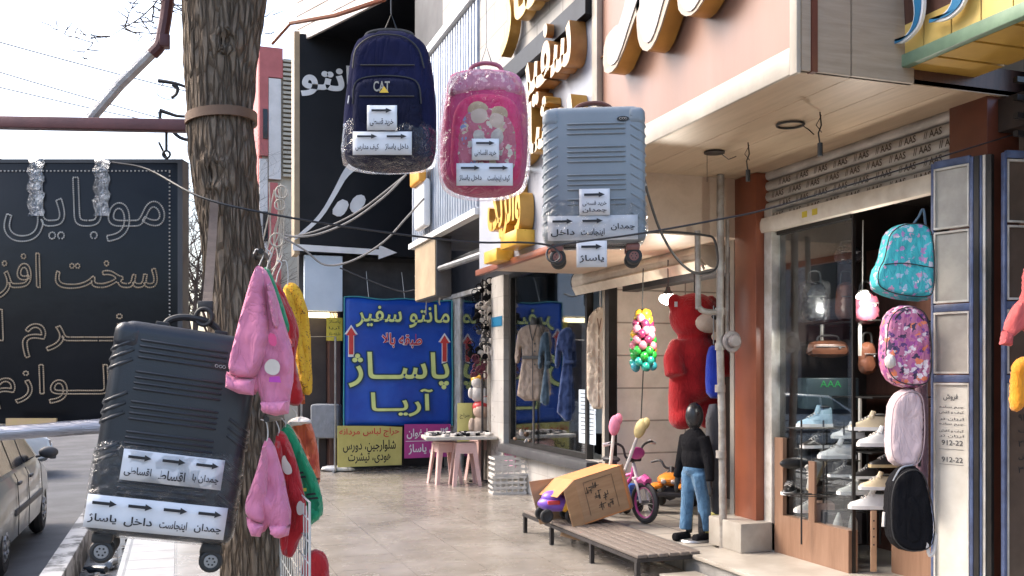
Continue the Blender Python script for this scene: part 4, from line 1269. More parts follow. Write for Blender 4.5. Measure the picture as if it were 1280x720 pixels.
# ------------------------------------------------------------------ suitcases, bags
M['case_black'] = mat('case_black', (.016, .019, .025), (.010, .0125, .017), 3, .33, bump=.35, bscale=260, dist=.002)
M['case_grey'] = mat('case_grey', (.205, .24, .268), (.172, .203, .228), 3, .38, bump=.25, bscale=260, dist=.002)
M['zip'] = mat('zip', (.02, .02, .02), rough=.6, bump=.2)
M['wheel_red'] = mat('wheel_red', (.24, .095, .07), (.16, .06, .05), 8, .4, bump=.05)
M['wheel_grey'] = mat('wheel_grey', (.34, .34, .34), (.24, .24, .24), 8, .35, metal=.4, bump=.05)
def label_sheet(parent, x, z, w, h, y, cells, seed=0, rows=None):
    """paper sheet taped on: an arrow over a word in each cell"""
    g = G()
    n = 10
    vs = [(x + (i / n - .5) * w, y - .002 - .003 * noise.noise(Vector((i * .5 + seed, j * 1.3, seed))), z + (j / 3 - .5) * h) for j in range(4) for i in range(n + 1)]
    g._add(vs, [(j * (n + 1) + i, j * (n + 1) + i + 1, (j + 1) * (n + 1) + i + 1, (j + 1) * (n + 1) + i) for j in range(3) for i in range(n)])
    o = evaluated(g.build('paper_label', M['paper'], parent), ('SOLIDIFY', dict(thickness=.0008)))
    cw = w / len(cells)
    yy = y - .0105
    for i, c in enumerate(cells):
        cx = x - w / 2 + cw * (i + .5)
        lines = c if isinstance(c, (list, tuple)) else [c]
        arrow = lines[0] == '>'
        if arrow:
            lines = lines[1:]
            g = G(); g.arrow(cx, z + h * .27, cw * .68, h * .21, yy); g.build('arrow', M['ink'], o, ang=0)
        k = len(lines)
        for j, s in enumerate(lines):
            zc = z - h * (.20 if arrow else .0) - (j - (k - 1) / 2) * h * .26
            g = G(); g.text(s, cx, zc, min(cw * .78, .012 + .021 * len(s) * h / .075), h * (.30 if k == 1 else .2), yy, 0, .02)
            g.build('lettering', M['ink'], o, ang=0)
    return o
def suitcase(t, w, h, d, shell, ribs, chev, wheel_mat, badge, handle_mat):
    g = G(); g.rbox(w, h, d, .055, .035, (0, 0, h / 2)); 
    yf = -d / 2
    for x0, x1, z in ribs:
        g.tube([(x0, yf + .003, z), (x0 + .006, yf - .0028, z), (x1 - .006, yf - .0028, z), (x1, yf + .003, z)], .0042, 6)
    for s, zc in chev:
        xe = s * w / 2
        g.tube([(xe - s * .062, yf + .002, zc + .030), (xe - s * .03, yf + .002, zc + .010), (xe - s * .009, yf + .014, zc - .004), (xe + s * .001, yf + .05, zc - .012), (xe + s * .002, yf + .085, zc - .004)], .0065, 7)
    for s in (-1, 1):
        for zz in (.05, h - .05):
            g.rbox(.085, .085, d + .008, .03, .03, (s * (w / 2 - .041), 0, zz))
    sh = g.build('shell', shell, t, ang=50)
    g = G(); g.rbox(w + .007, h + .007, .016, .057, .004, (0, 0, h / 2)); g.build('zipper', M['zip'], t)
    g = G(); g.disc((badge[0], yf - .003, badge[1]), 1, .006, 'y', 20); 
    for v in g.bm.verts: v.co.x = badge[0] + (v.co.x - badge[0]) * .026; v.co.z = badge[1] + (v.co.z - badge[1]) * .0105
    bd = g.build('badge', M['zip'], t)
    g = G()
    for v in (-.010, .002, .012): g.ring((badge[0] + v, yf - .007, badge[1]), .0045, .0009, seg=10, ts=4)
    g.build('emblem', M['steel'], bd)
    g = G(); g.tube(curve_pts([(-.085, 0, h - .004), (-.07, 0, h + .022), (-.03, 0, h + .038), (.03, 0, h + .038), (.07, 0, h + .022), (.085, 0, h - .004)], 5), .011, 8)
    for s in (-1, 1): g.box((s * .088, 0, h + .004), (.04, .05, .018), .004)
    g.build('handle', handle_mat, t)
    for sx in (-1, 1):
        for sy in (-1, 1):
            x, y = sx * (w / 2 - .055), sy * (d / 2 - .05)
            g = G(); g.box((x, y, -.012), (.06, .055, .03), .008); g.box((x, y, -.038), (.018, .02, .04), .004); f = g.build('wheel_fork', wheel_mat if wheel_mat is M['wheel_red'] else M['zip'], t)
            for q in (-1, 1):
                g = G(); g.ring((x + .004, y + q * .015, -.052), .026, .010, 'y', 20, 8); g.build('tyre', M['zip'], f)
                g = G(); g.disc((x + .004, y + q * .017, -.052), .021, .016, 'y', 18, .002)
                g.build('hub', wheel_mat, f)
                if q < 0:
                    g = G()
                    for k in range(6):
                        a = k * PI / 3
                        g.disc((x + .004 + .011 * math.cos(a), y - .0247, -.052 + .011 * math.sin(a)), .0032, .001, 'y', 8)
                    g.build('spoke_hole', M['zip'], f)
    return sh
# grey one overhead
t = faced('grey_suitcase', 'grey-blue hard suitcase hanging under the peach fascia with white arrow notes', 'suitcase', 743, 309, 4.25, R(-4), roll=R(-.5))
s_ = 4.25 / FPX
ribs = []
for z in (160, 153): ribs.append((-.09, .13, .595 - (z - 142) * s_))
for grp in ((22, 28, 34), (50, 56, 62, 68), (84, 90, 96, 102), (114, 120)):
    for q in grp: ribs.append((-.115, .135, .595 - q * s_))
ribs = ribs[2:]
chev = [(s, .06 + k * .042) for s in (-1, 1) for k in range(12)]
suitcase(t, .44, .597, .23, M['case_grey'], ribs, chev, M['wheel_red'], (.125, .535), M['red_brown'])
yf = -.119
label_sheet(t, 0.0 * s_, (309 - 259) * s_, 37 * s_, 32 * s_, yf - .008, [['>', 'خرید قسطی', 'چمدان']], 1)
label_sheet(t, -2.5 * s_, (309 - 290) * s_, 109 * s_, 30 * s_, yf - .004, [['>', 'داخل'], ['>', 'اینجاست'], ['چمدان']], 2)
label_sheet(t, -4 * s_, (309 - 322) * s_, 37 * s_, 32 * s_, yf - .010, [['>', 'پاساژ']], 3)
g = G(); g.rbox(.46, .20, .255, .06, .035, (0, 0, .10)); g.build('plastic_wrap', M['wrap'], t)
# black one on the trunk
t = faced('black_suitcase', 'large black ribbed suitcase strapped to the tree trunk with white arrow notes', 'suitcase', 200, 668, 3.0, R(17), roll=R(8.5))
s_ = 3.0 / FPX
bw, bh2, bd = .425, .645, .25
ribs = []
for z0, n in ((.590, 4), (.495, 4), (.405, 4), (.315, 4), (.165, 4)):
    for k in range(n): ribs.append((-.135, .115, z0 - k * .017))
chev = [(1, z) for z in (.36, .335, .31, .235, .21, .185, .13, .105, .08)] + [(-1, z) for z in (.56, .53, .50, .40, .37, .34, .25, .22)]
suitcase(t, bw, bh2, bd, M['case_black'], ribs, chev, M['wheel_grey'], (.10, .545), M['zip'])
yf = -bd / 2 - .003
label_sheet(t, .012, .218, .290, .092, yf - .006, [['>', 'اقساطی'], ['>', 'اقساط'], ['>', 'چمدان با']], 4)
label_sheet(t, -.012, .072, .398, .098, yf - .008, [['>', 'پاساژ'], ['>', 'داخل'], ['>', 'اینجاست'], ['>', 'چمدان']], 5)
g = G(); g.rbox(bw + .014, .30, bd + .022, .055, .035, (0, 0, .145)); g.build('plastic_wrap', M['wrap'], t)
t = thing('hanging_strap', 'brown woven strap running down the trunk to the black suitcase handle', 'strap', P(265, 300, 3.4))
g = G()
for a, b in zip(curve_pts([P(268, 250, 3.58), P(265, 300, 3.42), P(261, 355, 3.2), P(258, 388, 3.06)], 4)[:-1], curve_pts([P(268, 250, 3.58), P(265, 300, 3.42), P(261, 355, 3.2), P(258, 388, 3.06)], 4)[1:]):
    c_, d_, m_ = bar(a, b, .004, .003)
    g.slab([a + Vector((-.015, 0, 0)), a + Vector((.015, 0, 0)), b + Vector((.015, 0, 0)), b + Vector((-.015, 0, 0))], (0, -.004, 0))
g.build('webbing', mat('webbing', (.10, .075, .065), (.07, .052, .045), 20, .85, bump=.4, bscale=300), t, True)
g = G(); g.box(P(257, 383, 3.04), (.05, .012, .035), .004, -TH); g.ring(P(255, 396, 3.03), .026, .007, m=Matrix.Rotation(-TH, 3, 'Z'))
g.build('buckle', M['zip'], t, True)

# backpacks
M['navy'] = fabric('navy', (.014, .016, .055), (.008, .009, .030))
M['navy_dark'] = fabric('navy_dark', (.012, .014, .038), (.008, .009, .022))
M['hook_wire'] = mat('hook_wire', (.05, .05, .05), rough=.4, metal=.5, bump=0)
M['hook_grey'] = mat('hook_grey', (.22, .22, .24), rough=.4, metal=.5, bump=0)
def local(cx, cy, s): return lambda q: (Vector(((q[0] - cx) * s, (cy - q[1]) * s)))
t = faced('navy_backpack', 'navy blue backpack with arched pockets hanging in front of the black sign board', 'backpack', 487, 127, 3.4)
s_ = 3.4 / FPX
L = local(487, 127, s_)
o = chaikin([L(q) for q in [(440, 62), (449, 50), (470, 40), (505, 40), (524, 48), (536, 62), (544, 110), (546, 165), (544, 200), (534, 213), (500, 217), (470, 216), (440, 210), (430, 196), (428, 160), (433, 110)]], 2)
g = G(); g.puffy(o, .085, .09, 0, .014, .06, .006, 9, 1); g.build('body', M['navy'], t, ang=60)
def arch(pts, T, Rd, y, m, name, parent=None, wr=.003, seed=0, res=.011, LL=None):
    g = G(); g.puffy(chaikin([L(q) for q in pts], 2), T, Rd, y, res, .004, wr, 12, seed)
    return g.build(name, m, parent or t, ang=60)
arch([(446, 95), (450, 72), (466, 58), (487, 54), (510, 58), (526, 72), (532, 95), (534, 150), (440, 150)], .022, .02, -.075, M['navy'], 'upper_pocket', seed=2)
pk = arch([(446, 150), (448, 118), (458, 109), (487, 106), (516, 109), (528, 118), (531, 150), (532, 205), (444, 205)], .03, .025, -.09, M['navy_dark'], 'front_pocket', seed=3)
g = G()
for pts, y in (([(446, 95), (450, 72), (466, 58), (487, 54), (510, 58), (526, 72), (533, 95)], -.088), ([(447, 140), (449, 118), (459, 109), (487, 106), (516, 109), (527, 118), (530, 140)], -.105)):
    g.tube(curve_pts([Vector((L(q).x, y, L(q).y)) for q in pts], 4), .003, 5)
for y_, yy in ((93, -.103), (133, -.124)): g.tube([Vector((L((456, y_)).x, yy, L((456, y_)).y)), Vector((L((522, y_)).x, yy, L((522, y_)).y))], .0025, 5)
g.build('zip', M['zip'], t)
g = G(); p_ = L((441, 133)); g.tube([(p_.x, -.075, p_.y + .015), (p_.x - .002, -.085, p_.y - .015)], .0035, 6); g.build('zip_pull', M['steel'], t)
g = G(); g.text('CAT', L((483, 120)).x, L((484, 121)).y, .055, .034, -.1245, 0, .02); lg = g.build('emblem', mat('badge_grey', (.30, .28, .24), rough=.4, bump=0), pk, ang=0)
g = G(); q = L((486, 126)); g.patch([(q.x - .016, q.y - .008), (q.x + .016, q.y - .008), (q.x, q.y + .014)], -.1265); g.build('emblem_triangle', mat('emblem_yellow', (.72, .46, .03), rough=.4, bump=0), lg, ang=0)
g = G(); g.tube(curve_pts([Vector((L(q_).x, .0, L(q_).y)) for q_ in [(456, 54), (461, 42), (485, 38), (512, 42), (519, 54)]], 6), .0085, 8); g.build('handle', M['zip'], t)
g = G(); g.tube([(L((480, 40)).x, 0, L((480, 40)).y), (L((489, 18)).x, 0, L((489, 18)).y), (L((497, 40)).x, 0, L((497, 40)).y)], .003, 5); g.tube([(L((489, 18)).x, 0, L((489, 18)).y), (L((488, -60)).x, 0, L((488, -60)).y)], .0025, 5); g.build('hook', M['hook_wire'], t)
label_sheet(t, L((484, 0)).x, L((0, 160)).y, 36 * s_, 30 * s_, -.134, [['>', 'خرید قسطی']], 6)
label_sheet(t, L((484, 0)).x, L((0, 190)).y, 71 * s_, 28 * s_, -.128, [['>', 'کیف مدارس'], ['>', 'داخل پاساژ']], 7)
g = G(); g.puffy(chaikin([L(q) for q in [(431, 148), (480, 146), (545, 150), (549, 205), (530, 217), (470, 219), (430, 212), (426, 190)]], 1), .118, .07, 0, .016, .07, .012, 14, 5); g.build('plastic_wrap', M['wrap'], t, ang=60)

M['pink'] = fabric('pink', (.62, .055, .20), (.48, .035, .15))
M['pink_light'] = flowers('pink_light', (.62, .22, .33), [(.75, .45, .5), (.55, .10, .22), (.7, .3, .4)], 40, .4)
M['hot_pink'] = fabric('hot_pink', (.72, .035, .17), (.6, .02, .12))
M['pink_print'] = flowers('pink_print', (.60, .13, .20), [(.62, .50, .34), (.34, .42, .24), (.66, .28, .34), (.66, .60, .50), (.22, .25, .45)], 30, .42)
t = faced('pink_backpack', 'pink school backpack with flowered front hanging between the navy backpack and grey suitcase', 'backpack', 605, 160, 3.55)
s_ = 3.55 / FPX
L = local(605, 160, s_)
o = chaikin([L(q) for q in [(558, 118), (560, 100), (570, 94), (605, 92), (640, 94), (654, 102), (659, 130), (660, 185), (656, 228), (645, 243), (605, 249), (568, 243), (552, 228), (549, 190), (554, 140)]], 2)
g = G(); g.puffy(o, .085, .08, 0, .014, .06, .005, 9, 11); g.build('body', M['pink'], t, ang=60)
arch([(561, 112), (566, 97), (605, 93), (646, 97), (655, 115), (653, 128), (605, 122), (562, 130)], .02, .02, -.07, M['pink_light'], 'top_flap', seed=12)
pk = arch([(566, 170), (570, 142), (584, 128), (608, 124), (634, 128), (648, 140), (652, 170), (652, 225), (640, 234), (575, 234), (564, 222)], .028, .03, -.082, M['hot_pink'], 'front_pocket', seed=13)
arch([(574, 172), (582, 150), (606, 142), (634, 150), (645, 170), (646, 215), (634, 226), (584, 226), (572, 212)], .006, .02, -.108, M['pink_print'], 'print', pk, .002, 14)
# two plain dolls' heads in a flower garland stand in for the printed picture
g = G()
for cx, cy, r in ((600, 155, 11), (622, 160, 10)):
    q = L((cx, cy)); g.ell((q.x, -.112, q.y), (r * s_, .005, r * s_ * 1.05), 18, 8)
g.build('print_face', mat('print_skin', (.66, .50, .40), rough=.6, bump=0), pk)
g = G()
for cx, cy, r in ((599, 148, 13), (624, 153, 12)):
    q = L((cx, cy)); g.ell((q.x, -.1095, q.y), (r * s_, .006, r * s_ * .85), 18, 8)
g.build('print_hair', mat('print_hair', (.58, .46, .28), (.45, .30, .18), 30, rough=.6, bump=0), pk)
g = G()
for cx, cy in ((600, 178), (623, 180)):
    q = L((cx, cy)); g.ell((q.x, -.1095, q.y), (12 * s_, .006, 13 * s_), 18, 8)
g.build('print_dress', mat('print_dress', (.62, .58, .50), (.50, .42, .38), 40, rough=.6, bump=0), pk)
g = G(); g.tube(curve_pts([Vector((L(q_).x, .0, L(q_).y)) for q_ in [(586, 97), (590, 84), (606, 79), (624, 83), (630, 97)]], 6), .008, 8); g.build('handle', mat('handle_pink', (.40, .12, .17), rough=.5), t)
g = G(); g.tube([(L((601, 80)).x, 0, L((0, 80)).y), (L((608, 60)).x, 0, L((0, 58)).y), (L((615, 80)).x, 0, L((0, 80)).y)], .0025, 5); g.tube([(L((608, 60)).x, 0, L((0, 58)).y), (L((608, 0)).x, 0, L((0, -60)).y)], .0012, 4); g.build('hook', M['hook_grey'], t)
label_sheet(t, L((608, 0)).x, L((0, 197)).y, 33 * s_, 26 * s_, -.128, [['>', 'خرید اقساطی']], 8)
label_sheet(t, L((607, 0)).x, L((0, 227)).y, 68 * s_, 27 * s_, -.126, [['>', 'داخل پاساژ'], ['>', 'کیف اینجاست']], 9)
g = G(); g.puffy(chaikin([L(q) for q in [(556, 96), (605, 88), (658, 98), (664, 160), (662, 235), (640, 249), (605, 253), (565, 248), (547, 230), (547, 160)]], 2), .122, .07, 0, .018, .07, .008, 12, 15); g.build('plastic_wrap', M['wrap'], t, ang=60)

# black cables across the street
def cable(label, pts, r, m='cable', cat='cable', n=6):
    t = thing('cable', label, cat, pts[0])
    g = G(); g.tube(curve_pts(pts, n), r, 6); g.build('wire', M[m], t, True)
cable('long black cable sagging from the black board across to the red-brown pillar', [P(140, 203, 3.7), P(185, 212, 3.66), P(250, 246, 3.5), P(330, 266, 3.5), P(450, 286, 3.6), P(580, 302, 3.7), P(650, 303, 3.8), P(683, 306, 3.9), P(695, 312, 3.92), P(700, 322, 3.9), P(692, 328, 3.9), P(684, 322, 3.92), P(688, 310, 3.95), P(720, 303, 3.98), P(800, 292, 4.0), P(900, 274, 4.2), P(960, 261, 4.4), P(1080, 226, 4.9), P(1180, 195, 5.3), P(1300, 158, 5.6)], .0045)
cable('black cable looping down right of the grey suitcase to the roller shutter', [P(803, 215, 5.6), P(812, 250, 5.8), P(826, 290, 6.0), P(845, 322, 6.2), P(866, 340, 6.5), P(886, 341, 6.8), P(897, 330, 7.0), P(893, 300, 7.2), P(880, 294, 7.2), P(840, 290, 7.0), P(806, 291, 6.6)], .009)
cable('grey cable crossing the lower part of the black sign board', [P(352, 292, 12), P(370, 296, 12), P(400, 292, 12), P(440, 275, 12), P(480, 246, 12), P(506, 220, 12)], .014, 'grey_cable')
cable('thin grey cable hanging below the white arrow of the black sign board', [P(352, 296, 12), P(380, 312, 12), P(406, 331, 12), P(440, 326, 12), P(480, 302, 12), P(510, 270, 12), P(530, 248, 12)], .014, 'grey_cable')
cable('second grey cable crossing the swoosh of the black sign board', [P(356, 298, 12.2), P(400, 287, 12.2), P(450, 263, 12.2), P(508, 218, 12.2)], .012, 'grey_cable')
cable('dark cable drooping above the blue banner', [P(425, 335, 14), P(460, 350, 14), P(500, 364, 14), P(520, 362, 14)], .012)
# white rope hank beside the trunk
t = thing('rope_hank', 'tangled pale rope and wire hank hanging right of the trunk', 'rope', P(350, 290, 4.4))
g = G()
random.seed(4)
for k in range(7):
    x = 338 + k * 3.2
    g.tube(curve_pts([P(x + random.uniform(-3, 3), 232 + random.uniform(-5, 8), 4.4), P(x + random.uniform(-6, 6), 262, 4.4), P(x - 4 + random.uniform(-6, 6), 295, 4.42), P(x - 8 + random.uniform(-5, 5), 320, 4.4), P(x - 14 + random.uniform(-4, 4), 345 + random.uniform(-8, 10), 4.3)], 4), .0035, 5)
for c in ((352, 240, 13), (350, 256, 11), (346, 300, 14)): g.ring(P(c[0], c[1], 4.38), c[2] * .0036 * .6, .004, m=Matrix.Rotation(-TH, 3, 'Z'))
g.build('rope', M['rope'], t, True)

# ------------------------------------------------------------------ clothes on the wire grid by the tree
t = thing('wire_grid', 'white wire grid rack standing on the pavement behind the hanging sweatshirts', 'rack', (.37, 3.3, 0))
g = G()
for k in range(14): g.tube([(0, -.42 + k * .065, .05), (0, -.42 + k * .065, 1.2)], .0022, 5)
for k in range(18): g.tube([(0, -.43, .06 + k * .065), (0, .43, .06 + k * .065)], .0022, 5)
g.tube([(0, -.43, .02), (0, -.43, 1.22), (0, .43, 1.22), (0, .43, .02)], .004, 6)
for y in (-.43, .43): g.tube([(-.2, y, .012), (.2, y, .012)], .008, 6)
g.build('grid', M['wire_white'], t)
t = thing('hanging_rail', 'short dark rail fixed to the trunk carrying the upper row of sweatshirts', 'rail', P(336, 324, 3.3))
g = G(); g.tube([P(322, 322, 3.66), P(334, 322, 3.3), P(326, 314, 2.80)], .009, 8); g.build('rail', M['dark_frame'], t, True)
t = thing('hanging_rail', 'short dark rail fixed to the trunk carrying the lower row of sweatshirts', 'rail', P(345, 524, 3.3))
g = G(); g.tube([P(330, 522, 3.66), P(352, 522, 3.3), P(333, 524, 2.86)], .009, 8); g.build('rail', M['dark_frame'], t, True)
M['hoodie_pink'] = fabric('hoodie_pink', (.66, .23, .35), (.54, .17, .27), 9)
M['hoodie_pink_cuff'] = fabric('hoodie_pink_cuff', (.70, .24, .37), (.56, .18, .29), 30)
M['c_green'] = fabric('c_green', (.02, .27, .12), (.012, .18, .08), 9)
M['c_red'] = fabric('c_red', (.42, .02, .025), (.30, .012, .016), 9)
M['c_yellow'] = flowers('c_yellow', (.72, .40, .02), [(.42, .16, .01), (.55, .25, .01), (.18, .08, .02)], 60, .34, .85)
M['c_orange'] = fabric('c_orange', (.60, .16, .05), (.45, .06, .04), 14)
M['c_white'] = fabric('c_white', (.66, .62, .58), (.52, .48, .45), 9)
M['print_white'] = mat('print_white', (.62, .55, .48), rough=.8, bump=0)
M['print_magenta'] = mat('print_magenta', (.46, .06, .38), rough=.8, bump=0)
M['print_hot'] = mat('print_hot', (.68, .08, .22), rough=.8, bump=0)
def garment(name, label, cat, ax, ay, d, outline, m, T=.05, Rd=.05, wr=.012, seed=0, turn=0, group=None, n=1, res=.014):
    t = faced(name, label, cat, ax, ay, d, turn, group)
    s = d / FPX
    L = local(ax, ay, s)
    o_ = [p + Vector((noise.noise(Vector((p.x * 40, p.y * 40, seed))), noise.noise(Vector((p.y * 40, p.x * 40, seed + 5))))) * .0035 for p in chaikin([L(q) for q in outline], n)]
    g = G(); g.puffy(o_, T * .38, Rd * .28, 0, res * .75, T * .3, max(.021, wr * 1.4), 19, seed); g.build('cloth', m, t, ang=70)
    return t, L, s
GC = 'children\'s sweatshirts on the wire grid'
def hanger(t, L, pts, m='wire_white', y=-.01):
    g = G(); g.tube(curve_pts([Vector((L(q).x, y, L(q).y)) for q in pts], 4), .002, 5); g.build('hanger', M[m], t)
t, L, s_ = garment('sweatshirt', 'pink sweatshirt with a plain white and purple print, upper row beside the trunk', 'sweatshirt', 325, 338, 2.86,
    [(322, 336), (328, 332), (335, 340), (345, 368), (357, 404), (366, 440), (368, 470), (362, 500), (361, 515), (345, 519), (330, 515), (325, 497), (322, 488), (319, 494), (305, 491), (287, 484), (288, 462), (298, 420), (309, 378)], M['hoodie_pink'], .07, .05, .016, 1, group=GC)
g = G(); g.puffy(chaikin([L(q) for q in [(322, 336), (329, 332), (334, 350), (336, 380), (341, 412), (333, 452), (323, 474), (300, 472), (288, 464), (298, 420), (309, 378)]], 1), .03, .025, -.035, .012, .02, .016, 15, 4); sl = g.build('sleeve', M['hoodie_pink'], t, ang=70)
g = G(); g.puffy([L(q) for q in [(288, 464), (300, 472), (323, 474), (321, 494), (303, 492), (286, 484)]], .034, .02, -.036, .010, .024, .006, 50, 2); g.build('cuff', M['hoodie_pink_cuff'], sl, ang=60)
g = G(); g.puffy([L(q) for q in [(326, 499), (363, 500), (361, 517), (345, 520), (329, 516)]], .05, .02, -.002, .010, .035, .006, 50, 2); g.build('hem', M['hoodie_pink_cuff'], t, ang=60)
g = G(); g.puffy(chaikin([L(q) for q in [(335, 340), (342, 352), (350, 385), (353, 410), (346, 412), (340, 385)]], 1), .03, .02, -.034, .009, .01, .006, 20, 8); g.build('sleeve', M['hoodie_pink'], t, ang=60)
g = G(); g.patch(chaikin([L(q) for q in [(342, 417), (352, 419), (353, 434), (343, 432)]], 1), -.066); g.build('print', M['print_hot'], t, ang=0)
g = G(); g.patch(chaikin([L(q) for q in [(337, 456), (345, 448), (356, 452), (357, 464), (350, 470), (339, 466)]], 2), -.066); g.build('print', M['print_white'], t, ang=0)
g = G(); g.patch([L(q) for q in [(344, 471), (356, 470), (358, 478), (343, 477)]], -.066); g.build('print', M['print_magenta'], t, ang=0)
hanger(t, L, [(318, 345), (326, 330), (330, 318), (322, 312), (318, 318)])
t, L, s_ = garment('sweatshirt', 'green sweatshirt edge tucked behind the upper pink sweatshirt', 'sweatshirt', 334, 338, 2.95, [(329, 334), (335, 334), (344, 352), (354, 380), (361, 402), (362, 417), (356, 416), (345, 396), (334, 360)], M['c_green'], .04, .03, .006, 3, group=GC)
hanger(t, L, [(333, 345), (336, 330), (340, 318), (334, 312)])
t, L, s_ = garment('sweatshirt', 'red sweatshirt hanging between the upper pink and the yellow ones', 'sweatshirt', 346, 350, 3.04, [(341, 350), (348, 351), (358, 372), (369, 396), (375, 415), (371, 436), (369, 455), (378, 488), (379, 503), (370, 508), (356, 505), (352, 440), (345, 390)], M['c_red'], .05, .04, .008, 4, group=GC)
g = G(); g.puffy(chaikin([L(q) for q in [(347, 352), (356, 372), (368, 396), (374, 415), (369, 440), (362, 420), (352, 384)]], 1), .022, .014, -.028, .009, .01, .012, 18, 21); g.build('sleeve', M['c_red'], t, ang=70)
hanger(t, L, [(345, 358), (348, 344), (353, 330), (347, 326)])
t, L, s_ = garment('sweatshirt', 'yellow spotted sweatshirt, furthest right of the upper row', 'sweatshirt', 362, 354, 3.14, [(353, 362), (359, 354), (367, 352), (376, 362), (384, 382), (388, 412), (389, 452), (391, 480), (389, 494), (377, 494), (374, 470), (366, 440), (360, 410), (355, 384)], M['c_yellow'], .06, .04, .012, 5, group=GC)
hanger(t, L, [(360, 362), (361, 344), (359, 328), (354, 326)])
g = G(); g.puffy(chaikin([L(q) for q in [(357, 360), (366, 362), (376, 400), (383, 440), (388, 480), (380, 484), (372, 440), (362, 400)]], 1), .022, .014, -.032, .009, .01, .012, 18, 23); g.build('sleeve', M['c_yellow'], t, ang=70)
g = G(); g.puffy([L(q) for q in [(371, 436), (377, 470), (379, 505), (374, 506), (371, 478)]], .03, .02, .03, .012, .02, .002, 9, 3); g.build('lining', M['c_orange'], t)
t, L, s_ = garment('sweatshirt', 'pink sweatshirt hanging in the lower row nearest the black suitcase', 'sweatshirt', 337, 555, 2.92, [(333, 548), (338, 546), (346, 564), (353, 588), (360, 620), (365, 645), (361, 668), (350, 671), (340, 667), (336, 656), (330, 667), (317, 666), (310, 645), (309, 628), (318, 604), (326, 580)], M['hoodie_pink'], .07, .045, .016, 6, group=GC)
g = G(); g.puffy(chaikin([L(q) for q in [(333, 549), (338, 552), (338, 590), (336, 630), (333, 654), (322, 650), (311, 644), (309, 628), (318, 604), (326, 580)]], 1), .03, .025, -.03, .011, .02, .014, 15, 9); sl = g.build('sleeve', M['hoodie_pink'], t, ang=70)
g = G(); g.puffy([L(q) for q in [(311, 644), (322, 650), (333, 654), (329, 669), (317, 668)]], .034, .02, -.031, .010, .024, .005, 50, 5); g.build('cuff', M['hoodie_pink_cuff'], sl, ang=60)
g = G(); g.puffy([L(q) for q in [(337, 654), (364, 652), (361, 669), (349, 673), (340, 669)]], .05, .02, -.002, .010, .035, .005, 50, 7); g.build('cuff', M['hoodie_pink_cuff'], t, ang=60)
hanger(t, L, [(332, 560), (336, 544), (334, 528), (327, 524)])
t, L, s_ = garment('sweatshirt', 'red sweatshirt with pale patches in the lower row beside the pink one', 'sweatshirt', 352, 545, 3.02, [(344, 542), (352, 536), (361, 548), (372, 580), (380, 615), (386, 650), (388, 664), (377, 668), (368, 695), (358, 698), (350, 684), (356, 650), (352, 600)], M['c_red'], .055, .04, .01, 7, group=GC)
for poly in ([(356, 572), (360, 566), (363, 574), (368, 580), (370, 590), (362, 592), (357, 585)], [(374, 630), (379, 622), (384, 628), (384, 640), (376, 642)]):
    g = G(); g.patch(chaikin([L(q) for q in poly], 2), -.046); g.build('print', M['print_white'], t, ang=0)
g = G(); g.puffy(chaikin([L(q) for q in [(346, 543), (353, 545), (360, 600), (364, 650), (362, 694), (353, 690), (350, 640), (347, 590)]], 1), .022, .014, -.028, .009, .01, .012, 18, 17); g.build('sleeve', M['c_red'], t, ang=70)
hanger(t, L, [(346, 552), (350, 538), (346, 526)])
t, L, s_ = garment('sweatshirt', 'green sweatshirt with small dark lettering in the lower row', 'sweatshirt', 358, 537, 3.12, [(351, 536), (358, 530), (364, 532), (374, 552), (386, 576), (394, 592), (402, 616), (405, 642), (398, 648), (389, 655), (384, 645), (380, 620), (370, 582), (358, 552)], M['c_green'], .055, .04, .008, 8, group=GC)
g = G()
for q, st_ in (((379, 592), 'ABC'), ((394, 618), 'GO')):
    g.text('//' if st_ == 'ABC' else '//', L(q).x, L(q).y,   .03, .025, -.046, 0, .03, R(-60))
g.build('print', M['ink'], t, ang=0)
g = G(); g.text('+', L((380, 610)).x, L((380, 610)).y, .03, .03, -.046, 0, .04); g.build('print', M['notice_yellow'], t, ang=0)
g = G(); g.puffy([L(q) for q in [(386, 632), (404, 636), (399, 649), (389, 656)]], .032, .014, -.004, .009, .02, .006, 50, 18); g.build('cuff', M['c_green'], t, ang=60)
g = G(); g.puffy(chaikin([L(q) for q in [(352, 537), (358, 536), (370, 566), (382, 606), (385, 634), (378, 632), (370, 596)]], 1), .02, .012, -.026, .009, .01, .01, 18, 19); g.build('sleeve', M['c_green'], t, ang=70)
hanger(t, L, [(354, 545), (358, 530), (352, 522)])
t, L, s_ = garment('sweatshirt', 'orange and red sweatshirt with white collar, rearmost of the lower row', 'sweatshirt', 376, 524, 3.22, [(360, 526), (374, 521), (387, 524), (395, 548), (399, 575), (401, 600), (397, 608), (390, 590), (380, 560)], M['c_orange'], .05, .04, .006, 9, group=GC)
g = G(); g.puffy(chaikin([L(q) for q in [(359, 526), (374, 520), (388, 523), (390, 530), (372, 533), (361, 534)]], 1), .06, .02, -.004, .01, .03, .003, 20, 2); g.build('collar', M['c_white'], t)
hanger(t, L, [(368, 530), (372, 518), (366, 510)])
t, L, s_ = garment('hand_bag', 'small red round-topped bag hanging at the foot of the wire grid', 'bag', 395, 690, 3.05, [(376, 740), (377, 705), (384, 690), (395, 685), (406, 690), (411, 705), (413, 745)], M['c_red'], .06, .05, .004, 10, n=2)
g = G(); g.tube(curve_pts([Vector((L(q).x, -.02, L(q).y)) for q in [(384, 692), (385, 676), (383, 655), (378, 640)]], 4), .006, 6); g.build('strap', M['zip'], t)
